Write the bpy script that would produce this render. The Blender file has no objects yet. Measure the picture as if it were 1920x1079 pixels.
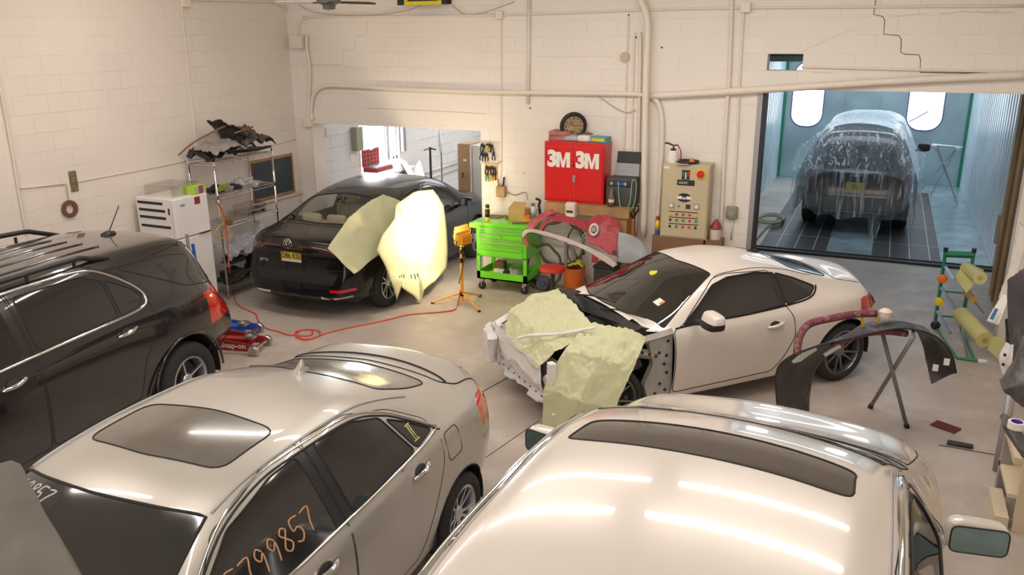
import bpy, bmesh, math, random
from math import sin, cos, pi, radians, atan2, sqrt, hypot
from mathutils import Vector, Matrix
from mathutils.bvhtree import BVHTree
import numpy as np

random.seed(7)
SC = bpy.context.scene
COL = SC.collection

# ------------------------------------------------------------ camera
CF, CYAW, CPITCH, CROLL, CH = 1549.5, -0.42146, 0.29907, -0.0070365, 3.45
def cam_axes():
    cy, sy, cp, sp = cos(CYAW), sin(CYAW), cos(CPITCH), sin(CPITCH)
    fwd = Vector((sy*cp, cy*cp, -sp)); right = Vector((cy, -sy, 0)); up = right.cross(fwd)
    cr, sr = cos(CROLL), sin(CROLL)
    return cr*right + sr*up, -sr*right + cr*up, fwd
RX, UX, FX = cam_axes()
cam_d = bpy.data.cameras.new('camera'); cam = bpy.data.objects.new('camera', cam_d); COL.objects.link(cam)
cam.matrix_world = Matrix(((RX.x, UX.x, -FX.x, 0), (RX.y, UX.y, -FX.y, 0), (RX.z, UX.z, -FX.z, CH), (0, 0, 0, 1)))
cam_d.sensor_width = 36; cam_d.sensor_fit = 'HORIZONTAL'; cam_d.lens = CF/1920*36; cam_d.clip_end = 200
SC.camera = cam
def ray(px, py): return RX*((px-960)/CF) - UX*((py-539.5)/CF) + FX
def PZ(px, py, z): d = ray(px, py); return Vector((0, 0, CH)) + d*((z-CH)/d.z)
def PY(px, py, y): d = ray(px, py); return Vector((0, 0, CH)) + d*(y/d.y)
def PX(px, py, x): d = ray(px, py); return Vector((0, 0, CH)) + d*(x/d.x)

# ------------------------------------------------------------ world and exposure
w = bpy.data.worlds.new('world'); SC.world = w; w.use_nodes = True
w.node_tree.nodes['Background'].inputs[0].default_value = (0.85, 0.9, 1, 1)
w.node_tree.nodes['Background'].inputs[1].default_value = 0.5
vs = SC.view_settings; vs.view_transform = 'Standard'; vs.look = 'None'; vs.gamma = 1; vs.use_curve_mapping = False
vs.exposure = -0.12

# ------------------------------------------------------------ large lights (ceiling fluorescents, booth lights, daylight)
def area(name, loc, rot, sx, sy, power, col, spread=None):
    l = bpy.data.lights.new(name, 'AREA'); l.shape = 'RECTANGLE'; l.size = sx; l.size_y = sy; l.energy = power; l.color = col
    if spread: l.spread = spread
    o = bpy.data.objects.new(name, l); COL.objects.link(o); o.location = loc; o.rotation_euler = rot
    return o
WARM = (1.0, 0.90, 0.825)
TUBES = [(-3.2, 7.7), (-0.4, 7.7), (-3.3, 6.3), (-0.5, 6.3), (-6.2, 3.4), (-6.2, 6.8), (-3.2, 3.2), (-0.4, 3.2), (-6.2, 0.2), (-3.2, -1.4), (-0.4, -1.4)]
# ------------------------------------------------------------ materials
def mat(name, col, rough=0.5, metal=0.0, coat=0.0, spec=0.5, em=None, es=0, bump=0, bscale=30, var=0, vscale=3, dirt=None, dscale=2.0, damt=0.0, alpha=None, trans=0):
    m = bpy.data.materials.new(name); m.use_nodes = True; nt = m.node_tree; n = nt.nodes; b = n['Principled BSDF']
    b.inputs['Base Color'].default_value = (*col, 1); b.inputs['Roughness'].default_value = rough; b.inputs['Metallic'].default_value = metal
    b.inputs['Coat Weight'].default_value = coat; b.inputs['Coat Roughness'].default_value = 0.04; b.inputs['Specular IOR Level'].default_value = spec
    if trans: b.inputs['Transmission Weight'].default_value = trans
    if em: b.inputs['Emission Color'].default_value = (*em, 1); b.inputs['Emission Strength'].default_value = es
    if alpha is not None: b.inputs['Alpha'].default_value = alpha
    tc = n.new('ShaderNodeTexCoord')
    if var or damt:
        nz = n.new('ShaderNodeTexNoise'); nz.inputs['Scale'].default_value = vscale; nz.inputs['Detail'].default_value = 6
        nt.links.new(tc.outputs['Object'], nz.inputs['Vector'])
        mr = n.new('ShaderNodeMapRange'); mr.inputs[1].default_value = .3; mr.inputs[2].default_value = .7
        mr.inputs[3].default_value = 1-var; mr.inputs[4].default_value = 1+var*.5
        nt.links.new(nz.outputs['Fac'], mr.inputs[0])
        mx = n.new('ShaderNodeVectorMath'); mx.operation = 'SCALE'; mx.inputs[0].default_value = col
        nt.links.new(mr.outputs[0], mx.inputs['Scale']); out = mx.outputs[0]
        if damt:
            n2 = n.new('ShaderNodeTexNoise'); n2.inputs['Scale'].default_value = dscale; n2.inputs['Detail'].default_value = 8; n2.inputs['Roughness'].default_value = .65
            nt.links.new(tc.outputs['Object'], n2.inputs['Vector'])
            r2 = n.new('ShaderNodeMapRange'); r2.inputs[1].default_value = .52; r2.inputs[2].default_value = .7; r2.inputs[3].default_value = 0; r2.inputs[4].default_value = damt
            nt.links.new(n2.outputs['Fac'], r2.inputs[0])
            mm = n.new('ShaderNodeMix'); mm.data_type = 'RGBA'; nt.links.new(r2.outputs[0], mm.inputs['Factor'])
            nt.links.new(out, mm.inputs['A']); mm.inputs['B'].default_value = (*dirt, 1); out = mm.outputs['Result']
        nt.links.new(out, b.inputs['Base Color'])
    if bump:
        nb = n.new('ShaderNodeTexNoise'); nb.inputs['Scale'].default_value = bscale; nb.inputs['Detail'].default_value = 5
        nt.links.new(tc.outputs['Object'], nb.inputs['Vector'])
        bp = n.new('ShaderNodeBump'); bp.inputs['Strength'].default_value = bump; bp.inputs['Distance'].default_value = .02
        nt.links.new(nb.outputs['Fac'], bp.inputs['Height']); nt.links.new(bp.outputs[0], b.inputs['Normal'])
    return m

def block_mat(name, col, mort, axes, bumps=.5, mw=.012, phase=(0, 0), rough=.6):
    # painted concrete block: courses 0.203 m, blocks 0.406 m
    m = bpy.data.materials.new(name); m.use_nodes = True; nt = m.node_tree; n = nt.nodes; b = n['Principled BSDF']; b.inputs['Roughness'].default_value = rough
    b.inputs['Specular IOR Level'].default_value = .3
    g = n.new('ShaderNodeNewGeometry'); sp = n.new('ShaderNodeSeparateXYZ'); nt.links.new(g.outputs['Position'], sp.inputs[0])
    cb = n.new('ShaderNodeCombineXYZ'); nt.links.new(sp.outputs[axes[0]], cb.inputs[0]); nt.links.new(sp.outputs[axes[1]], cb.inputs[1])
    ad = n.new('ShaderNodeVectorMath'); ad.operation = 'ADD'; ad.inputs[1].default_value = (phase[0], phase[1], 0); nt.links.new(cb.outputs[0], ad.inputs[0])
    nd = n.new('ShaderNodeTexNoise'); nd.inputs['Scale'].default_value = 9; nt.links.new(ad.outputs[0], nd.inputs['Vector'])
    ns = n.new('ShaderNodeVectorMath'); ns.operation = 'MULTIPLY_ADD'; ns.inputs[1].default_value = (.012, .012, 0); nt.links.new(nd.outputs['Color'], ns.inputs[0]); nt.links.new(ad.outputs[0], ns.inputs[2])
    br = n.new('ShaderNodeTexBrick'); nt.links.new(ns.outputs[0], br.inputs['Vector'])
    br.inputs['Scale'].default_value = 1; br.inputs['Mortar Size'].default_value = mw*.5; br.inputs['Mortar Smooth'].default_value = .6; br.inputs['Brick Width'].default_value = .4064; br.inputs['Row Height'].default_value = .2032
    br.inputs['Color1'].default_value = (*col, 1); br.inputs['Color2'].default_value = (*[c*.97 for c in col], 1); br.inputs['Mortar'].default_value = (*mort, 1)
    nz = n.new('ShaderNodeTexNoise'); nz.inputs['Scale'].default_value = 1.3; nz.inputs['Detail'].default_value = 8; nt.links.new(ad.outputs[0], nz.inputs['Vector'])
    # mortar lines fade in and out under the thick paint
    mr = n.new('ShaderNodeMapRange'); mr.inputs[1].default_value = .38; mr.inputs[2].default_value = .62; mr.inputs[3].default_value = .15; mr.inputs[4].default_value = 1; nt.links.new(nz.outputs['Fac'], mr.inputs[0])
    mx = n.new('ShaderNodeMix'); mx.data_type = 'RGBA'; nt.links.new(mr.outputs[0], mx.inputs['Factor']); mx.inputs['A'].default_value = (*col, 1); nt.links.new(br.outputs['Color'], mx.inputs['B'])
    # small scuffs
    n3 = n.new('ShaderNodeTexNoise'); n3.inputs['Scale'].default_value = 7; n3.inputs['Detail'].default_value = 10; n3.inputs['Roughness'].default_value = .75; nt.links.new(ad.outputs[0], n3.inputs['Vector'])
    m3 = n.new('ShaderNodeMapRange'); m3.inputs[1].default_value = .66; m3.inputs[2].default_value = .8; m3.inputs[3].default_value = 0; m3.inputs[4].default_value = .5; nt.links.new(n3.outputs['Fac'], m3.inputs[0])
    mx2 = n.new('ShaderNodeMix'); mx2.data_type = 'RGBA'; nt.links.new(m3.outputs[0], mx2.inputs['Factor']); nt.links.new(mx.outputs['Result'], mx2.inputs['A']); mx2.inputs['B'].default_value = (*[c*.6 for c in mort], 1)
    nt.links.new(mx2.outputs['Result'], b.inputs['Base Color'])
    hb = n.new('ShaderNodeTexNoise'); hb.inputs['Scale'].default_value = 26; hb.inputs['Detail'].default_value = 8; nt.links.new(ad.outputs[0], hb.inputs['Vector'])
    ml = n.new('ShaderNodeMath'); ml.operation = 'MULTIPLY'; nt.links.new(br.outputs['Fac'], ml.inputs[0]); nt.links.new(mr.outputs[0], ml.inputs[1])
    sb = n.new('ShaderNodeMath'); sb.operation = 'MULTIPLY_ADD'; sb.inputs[1].default_value = .35; nt.links.new(hb.outputs['Fac'], sb.inputs[0])
    ng = n.new('ShaderNodeMath'); ng.operation = 'MULTIPLY'; ng.inputs[1].default_value = -1; nt.links.new(ml.outputs[0], ng.inputs[0]); nt.links.new(ng.outputs[0], sb.inputs[2])
    bp = n.new('ShaderNodeBump'); bp.inputs['Strength'].default_value = bumps; bp.inputs['Distance'].default_value = .01; nt.links.new(sb.outputs[0], bp.inputs['Height']); nt.links.new(bp.outputs[0], b.inputs['Normal'])
    return m

def glass_mat(name, tint, op, rough=.02):
    # see-through coated glass: a clear share and a glossy share
    m = bpy.data.materials.new(name); m.use_nodes = True; nt = m.node_tree; n = nt.nodes; n.remove(n['Principled BSDF'])
    t = n.new('ShaderNodeBsdfTransparent'); t.inputs[0].default_value = (*tint, 1); g = n.new('ShaderNodeBsdfGlossy'); g.inputs['Roughness'].default_value = rough
    lw = n.new('ShaderNodeLayerWeight'); lw.inputs[0].default_value = .5; pw = n.new('ShaderNodeMath'); pw.operation = 'POWER'; pw.inputs[1].default_value = 3; nt.links.new(lw.outputs['Facing'], pw.inputs[0]); ad = n.new('ShaderNodeMath'); ad.operation = 'MULTIPLY_ADD'; ad.inputs[1].default_value = .6; ad.inputs[2].default_value = op; nt.links.new(pw.outputs[0], ad.inputs[0])
    mx = n.new('ShaderNodeMixShader'); nt.links.new(ad.outputs[0], mx.inputs[0]); nt.links.new(t.outputs[0], mx.inputs[1]); nt.links.new(g.outputs[0], mx.inputs[2]); nt.links.new(mx.outputs[0], n['Material Output'].inputs[0])
    return m

def film_mat(name, col, cover, rough=.25):
    # masking film: clear sheet whose folds catch light
    m = bpy.data.materials.new(name); m.use_nodes = True; nt = m.node_tree; n = nt.nodes; b = n['Principled BSDF']
    b.inputs['Base Color'].default_value = (*col, 1); b.inputs['Roughness'].default_value = rough; b.inputs['Specular IOR Level'].default_value = .8
    t = n.new('ShaderNodeBsdfTransparent'); lw = n.new('ShaderNodeLayerWeight'); lw.inputs[0].default_value = .35
    tc = n.new('ShaderNodeTexCoord'); mp = n.new('ShaderNodeMapping'); mp.inputs['Scale'].default_value = (11, 11, .7); nt.links.new(tc.outputs['Object'], mp.inputs[0])
    nz = n.new('ShaderNodeTexNoise'); nz.inputs['Scale'].default_value = 1.5; nz.inputs['Detail'].default_value = 5; nz.inputs['Distortion'].default_value = 1.2; nt.links.new(mp.outputs[0], nz.inputs['Vector'])
    rg = n.new('ShaderNodeMapRange'); rg.inputs[1].default_value = .54; rg.inputs[2].default_value = .66; rg.inputs[3].default_value = 0; rg.inputs[4].default_value = .6; nt.links.new(nz.outputs['Fac'], rg.inputs[0])
    a1 = n.new('ShaderNodeMath'); a1.operation = 'MULTIPLY_ADD'; a1.inputs[1].default_value = .8; a1.inputs[2].default_value = cover; nt.links.new(lw.outputs['Facing'], a1.inputs[0])
    a2 = n.new('ShaderNodeMath'); a2.operation = 'ADD'; a2.use_clamp = True; nt.links.new(a1.outputs[0], a2.inputs[0]); nt.links.new(rg.outputs[0], a2.inputs[1])
    bp = n.new('ShaderNodeBump'); bp.inputs['Strength'].default_value = .8; bp.inputs['Distance'].default_value = .05; nt.links.new(nz.outputs['Fac'], bp.inputs['Height']); nt.links.new(bp.outputs[0], b.inputs['Normal'])
    mx = n.new('ShaderNodeMixShader'); nt.links.new(a2.outputs[0], mx.inputs[0]); nt.links.new(t.outputs[0], mx.inputs[1]); nt.links.new(b.outputs[0], mx.inputs[2]); nt.links.new(mx.outputs[0], n['Material Output'].inputs[0])
    return m

M = {}
def defmats():
    M['black'] = mat('black_plastic', (.012, .012, .013), .45)
    M['rubber'] = mat('rubber', (.02, .02, .02), .75, bump=.3, bscale=60)
    M['seam'] = mat('panel_gap', (.015, .014, .014), .8)
    M['chrome'] = mat('chrome', (.75, .74, .72), .08, 1)
    M['steel'] = mat('steel', (.5, .5, .5), .3, 1)
    M['alu'] = mat('alloy', (.55, .56, .58), .3, .9)
    M['grey'] = mat('grey_metal', (.35, .35, .36), .45, .4)
    M['white'] = mat('white_enamel', (.75, .73, .7), .35)
    M['dark'] = mat('dark', (.03, .03, .032), .6)
    M['wood'] = mat('timber', (.42, .24, .10), .6, var=.25, vscale=5, bump=.2)
    M['tape'] = mat('masking_paper', (.55, .555, .34), .7, var=.06, vscale=6, bump=.25, bscale=4)
    M['paperwhite'] = mat('paper', (.8, .78, .74), .7)
    M['orange'] = mat('orange', (.75, .18, .03), .45)
    M['red'] = mat('red_enamel', (.62, .012, .012), .3, coat=.3)
    M['tglass'] = mat('tinted_glass', (.018, .017, .016), .05, spec=.6, coat=.5)
    M['dglass'] = mat('dusty_glass', (.022, .021, .02), .10, spec=.6, coat=.3, var=.3, vscale=8)
    M['redlens'] = mat('red_lens', (.55, .01, .012), .12, coat=1)
    M['cream'] = mat('cream_paint', (.72, .62, .52), .5)
defmats()

# ------------------------------------------------------------ mesh helpers
class MB:
    def __init__(s): s.v = []; s.f = []; s.mi = []; s.cur = 0
    def add(s, vs, fs):
        o = len(s.v); s.v += [tuple(v) for v in vs]; s.f += [tuple(i+o for i in f) for f in fs]; s.mi += [s.cur]*len(fs); return s
    def box(s, x0, x1, y0, y1, z0, z1, mtx=None):
        vs = [Vector(p) for p in ((x0,y0,z0),(x1,y0,z0),(x1,y1,z0),(x0,y1,z0),(x0,y0,z1),(x1,y0,z1),(x1,y1,z1),(x0,y1,z1))]
        if mtx: vs = [mtx@v for v in vs]
        return s.add(vs, [(0,3,2,1),(4,5,6,7),(0,1,5,4),(1,2,6,5),(2,3,7,6),(3,0,4,7)])
    def rbox(s, x0, x1, y0, y1, z0, z1, r=.01, mtx=None, seg=2):
        bm = bmesh.new(); bmesh.ops.create_cube(bm, size=1)
        for v in bm.verts: v.co = Vector(((x0+x1)/2+v.co.x*(x1-x0), (y0+y1)/2+v.co.y*(y1-y0), (z0+z1)/2+v.co.z*(z1-z0)))
        bmesh.ops.bevel(bm, geom=bm.edges[:], offset=r, segments=seg, profile=.5, affect='EDGES')
        vs = [(mtx@v.co if mtx else v.co.copy()) for v in bm.verts]; bm.verts.index_update()
        s.add(vs, [tuple(v.index for v in f.verts) for f in bm.faces]); bm.free(); return s
    def tube(s, pts, r, seg=8, closed=False, caps=True, rs=None):
        pts = [Vector(p) for p in pts]; n = len(pts)
        if n < 2: return s
        vs = []; prev = None
        for i, p in enumerate(pts):
            if closed: t = pts[(i+1) % n]-pts[i-1]
            else: t = pts[min(i+1, n-1)]-pts[max(i-1, 0)]
            if t.length < 1e-9: t = Vector((0, 0, 1))
            t.normalize()
            if prev is None:
                a = Vector((0, 0, 1)) if abs(t.z) < .9 else Vector((1, 0, 0)); u = t.cross(a).normalized()
            else:
                u = (prev-t*prev.dot(t)); u = u.normalized() if u.length > 1e-6 else t.orthogonal().normalized()
            prev = u; w = t.cross(u); rr = rs[i] if rs else r
            for k in range(seg):
                a = 2*pi*k/seg; vs.append(p+u*cos(a)*rr+w*sin(a)*rr)
        fs = []
        for i in range(n if closed else n-1):
            j = (i+1) % n
            for k in range(seg): k2 = (k+1) % seg; fs.append((i*seg+k, i*seg+k2, j*seg+k2, j*seg+k))
        if caps and not closed: fs.append(tuple(range(seg-1, -1, -1))); fs.append(tuple((n-1)*seg+k for k in range(seg)))
        return s.add(vs, fs)
    def cyl(s, a, b, r, seg=16, r2=None):
        return s.tube([a, b], r, seg, rs=[r, r2 if r2 is not None else r])
    def lathe(s, prof, seg=24, mtx=None, closed=False):
        # prof: (r, z) pairs about local Z
        vs = []; n = len(prof)
        for r, z in prof:
            for k in range(seg):
                a = 2*pi*k/seg; v = Vector((r*cos(a), r*sin(a), z)); vs.append(mtx@v if mtx else v)
        fs = []
        for i in range(n if closed else n-1):
            j = (i+1) % n
            for k in range(seg): k2 = (k+1) % seg; fs.append((i*seg+k, i*seg+k2, j*seg+k2, j*seg+k))
        if not closed:
            if prof[0][0] > 1e-5: fs.append(tuple(range(seg-1, -1, -1)))
            if prof[-1][0] > 1e-5: fs.append(tuple((n-1)*seg+k for k in range(seg)))
        return s.add(vs, fs)
    def prism(s, poly, h0, h1, axis='z', mtx=None):
        # poly: 2D list; extruded along axis
        def mk(p, h):
            v = {'z': (p[0], p[1], h), 'y': (p[0], h, p[1]), 'x': (h, p[0], p[1])}[axis]
            return mtx@Vector(v) if mtx else Vector(v)
        n = len(poly); vs = [mk(p, h0) for p in poly]+[mk(p, h1) for p in poly]
        fs = [tuple(range(n-1, -1, -1)), tuple(range(n, 2*n))]+[(i, (i+1) % n, n+(i+1) % n, n+i) for i in range(n)]
        return s.add(vs, fs)
    def grid(s, fn, nu, nv, thick=0, flip=False):
        vs = [Vector(fn(i/nu, j/nv)) for i in range(nu+1) for j in range(nv+1)]
        fs = [(i*(nv+1)+j, (i+1)*(nv+1)+j, (i+1)*(nv+1)+j+1, i*(nv+1)+j+1) for i in range(nu) for j in range(nv)]
        return s.add(vs, fs)
    def xf(s, mtx): s.v = [tuple(mtx@Vector(v)) for v in s.v]; return s
    def build(s, name, m, parent=None, smooth=False, bevel=0, solid=0, sub=0, label=None, ang=None, recalc=True):
        me = bpy.data.meshes.new(name); me.from_pydata(s.v, [], s.f)
        for mm in (m if isinstance(m, (list, tuple)) else [m]): me.materials.append(mm)
        for p, i in zip(me.polygons, s.mi): p.material_index = i
        if recalc:
            bm = bmesh.new(); bm.from_mesh(me); bmesh.ops.recalc_face_normals(bm, faces=bm.faces[:]); bm.to_mesh(me); bm.free()
        o = bpy.data.objects.new(name, me); COL.objects.link(o)
        if smooth or ang:
            me.shade_smooth()
            if ang: me.set_sharp_from_angle(angle=radians(ang))
        if parent: o.parent = parent
        if solid: md = o.modifiers.new('s', 'SOLIDIFY'); md.thickness = solid; md.offset = 0
        if bevel: md = o.modifiers.new('b', 'BEVEL'); md.width = bevel; md.segments = 2; md.limit_method = 'ANGLE'
        if sub: md = o.modifiers.new('u', 'SUBSURF'); md.levels = sub; md.render_levels = sub
        if label: o['label'] = label
        return o

def thing(name, label, cat, loc=(0, 0, 0), rotz=0, group=None):
    o = bpy.data.objects.new(name, None); COL.objects.link(o); o.location = loc; o.rotation_euler = (0, 0, rotz); o.empty_display_size = .1
    o['label'] = label; o['category'] = cat
    if group: o['group'] = group
    return o
def tag(o, label, cat, group=None, kind=None):
    o['label'] = label; o['category'] = cat
    if group: o['group'] = group
    if kind: o['kind'] = kind
    return o
def struct(o, label=None):
    o['kind'] = 'structure'
    if label: o['label'] = label
    return o
def Rz(a): return Matrix.Rotation(a, 4, 'Z')
def Rx(a): return Matrix.Rotation(a, 4, 'X')
def Ry(a): return Matrix.Rotation(a, 4, 'Y')
def T(x, y, z): return Matrix.Translation((x, y, z))
def rpoly(pts, r=.04, seg=4):
    out = []; n = len(pts)
    for i in range(n):
        rr = r
        p = pts[i]
        if len(p) == 3: rr = p[2]
        p = Vector(p[:2]); a = Vector(pts[i-1][:2]); b = Vector(pts[(i+1) % n][:2])
        da = a-p; db = b-p; k = min(rr, da.length*.48, db.length*.48)
        if k < 1e-4: out.append((p.x, p.y)); continue
        s = p+da.normalized()*k; e = p+db.normalized()*k
        for q in range(seg+1):
            t = q/seg; c = s*(1-t)**2+p*2*t*(1-t)+e*t*t; out.append((c.x, c.y))
    return out
def smoothpath(pts, n=8, closed=False):
    pts = [Vector(p) for p in pts]; out = []; m = len(pts)
    for i in range(m if closed else m-1):
        p0 = pts[(i-1) % m] if (closed or i > 0) else pts[0]; p1 = pts[i]; p2 = pts[(i+1) % m]; p3 = pts[(i+2) % m] if (closed or i < m-2) else pts[-1]
        for k in range(n):
            t = k/n; out.append(.5*((2*p1)+(p2-p0)*t+(2*p0-5*p1+4*p2-p3)*t*t+(3*p1-p0-3*p2+p3)*t**3))
    if not closed: out.append(pts[-1])
    return out
FONT = None
def text_mesh(txt, size, m, parent, name='lettering', mtx=None, extr=.001, bold=0, sx=1.0, align='CENTER', sp=1.0):
    c = bpy.data.curves.new(name, 'FONT'); c.body = txt; c.size = size; c.extrude = extr; c.offset = bold; c.align_x = align; c.align_y = 'CENTER'; c.space_character = sp
    o = bpy.data.objects.new(name, c); COL.objects.link(o)
    dg = bpy.context.evaluated_depsgraph_get(); me = bpy.data.meshes.new_from_object(o.evaluated_get(dg)); bpy.data.objects.remove(o)
    me.transform(Matrix.Diagonal((sx, 1, 1, 1)))
    if mtx: me.transform(mtx)
    me.materials.clear(); me.materials.append(m); o = bpy.data.objects.new(name, me); COL.objects.link(o)
    if parent: o.parent = parent
    return o
# ------------------------------------------------------------ car builder
def pchip(keys):
    xs = np.array([k[0] for k in keys], float); ys = np.array([k[1] for k in keys], float)
    o = np.argsort(xs); xs = xs[o]; ys = ys[o]; n = len(xs)
    if n == 1: return lambda x: float(ys[0])
    h = np.diff(xs); d = np.diff(ys)/h; m = np.zeros(n)
    for i in range(1, n-1):
        if d[i-1]*d[i] > 0: w1 = 2*h[i]+h[i-1]; w2 = h[i]+2*h[i-1]; m[i] = (w1+w2)/(w1/d[i-1]+w2/d[i])
    m[0] = d[0]; m[-1] = d[-1]
    def f(x):
        if x <= xs[0]: return float(ys[0])
        if x >= xs[-1]: return float(ys[-1])
        i = int(np.searchsorted(xs, x)-1); t = (x-xs[i])/h[i]
        return float((1+2*t)*(1-t)**2*ys[i]+t*(1-t)**2*h[i]*m[i]+t*t*(3-2*t)*ys[i+1]+t*t*(t-1)*h[i]*m[i+1])
    return f

def loft(S, sub=2):
    g = {k: (pchip(v) if isinstance(v, list) else v) for k, v in S.items() if k in ('top', 'rz', 'rw', 'bz', 'bw', 'w', 'sw', 'sz', 'fz', 'kr', 'kf', 'taper')}
    x0, x1 = S['x0'], S['x1']; dx = S.get('dx', .11)
    n = max(8, int((x1-x0-.24)/dx)); xs = [x0, x0+.035, x0+.09]+[x0+.12+(x1-x0-.24)*i/n for i in range(n+1)]+[x1-.09, x1-.035, x1]
    rings = []
    for x in xs:
        tp = g['taper'](x); W = g['w'](x)*tp; B = g['bw'](x)*tp; R = g['rw'](x)*tp; SW = g['sw'](x)*tp
        zt, rz, bz, sz, fz = g['top'](x), g['rz'](x), g['bz'](x), g['sz'](x), g['fz'](x)
        bz = min(bz, rz-.006); sh = bz-.05
        k = max(0., min(1., (rz-bz)/.35)); bul = .012*k
        P = [(0, fz), (SW*.7, fz), (SW-.03, fz+.01), (SW, sz), (W*.992, sz+(sh-sz)*.38), (W, sz+(sh-sz)*.74), (B+(W-B)*.6, sh+.01), (B, bz),
             (B+(R-B)*.5+bul, bz+(rz-bz)*.5), (R+(B-R)*.13+bul, rz-(rz-bz)*.14), (R-.035, rz+(zt-rz)*.25), (R*.72, rz+(zt-rz)*.62), (R*.36, zt-(zt-rz)*.10), (0, zt)]
        rg = []
        for y, z in P:
            X = x; a = max(0, 1-(x-x0)/.55); b = max(0, 1-(x1-x)/.55)
            if a > 0: X += a*a*(3-2*a)*(g['kr'](z)+S.get('bowr', .1)*(y/max(W, .1))**2)
            if b > 0: X -= b*b*(3-2*b)*(g['kf'](z)+S.get('bowf', .16)*(y/max(W, .1))**2)
            rg.append((X, y, z))
        rings.append(rg)
    m = len(rings[0]); vs = []; idx = []
    for rg in rings:
        row = {}
        for i in range(m): row[i] = len(vs); vs.append(rg[i])
        for i in range(1, m-1): row[-i] = len(vs); vs.append((rg[i][0], -rg[i][1], rg[i][2]))
        idx.append(row)
    order = list(range(m))+[-i for i in range(m-2, 0, -1)]
    fs = []
    for a, b in zip(idx[:-1], idx[1:]):
        for q in range(len(order)):
            i, j = order[q], order[(q+1) % len(order)]; fs.append((a[i], a[j], b[j], b[i]))
    for row, fl in ((idx[0], 0), (idx[-1], 1)):
        for i in range(m-1):
            l = [row[i], row[i+1], row[-(i+1)] if i+1 < m-1 else None, row[-i] if i > 0 else None]
            l = [q for q in l if q is not None]
            fs.append(tuple(l if fl else l[::-1]))
    me = bpy.data.meshes.new('loft'); me.from_pydata(vs, [], fs); o = bpy.data.objects.new('loft', me); COL.objects.link(o)
    md = o.modifiers.new('s', 'SUBSURF'); md.levels = sub; md.render_levels = sub
    dg = bpy.context.evaluated_depsgraph_get(); me2 = bpy.data.meshes.new_from_object(o.evaluated_get(dg)); bpy.data.objects.remove(o)
    bm = bmesh.new(); bm.from_mesh(me2); bpy.data.meshes.remove(me2); bmesh.ops.recalc_face_normals(bm, faces=bm.faces[:])
    return bm

VW = {'s': (0, 2, 1), 't': (0, 1, 2), 'f': (1, 2, 0), 'r': (1, 2, 0)}
def inpoly(p, poly):
    x, y = p; c = False; n = len(poly); j = n-1
    for i in range(n):
        xi, yi = poly[i]; xj, yj = poly[j]
        if (yi > y) != (yj > y) and x < (xj-xi)*(y-yi)/(yj-yi)+xi: c = not c
        j = i
    return c

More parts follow.
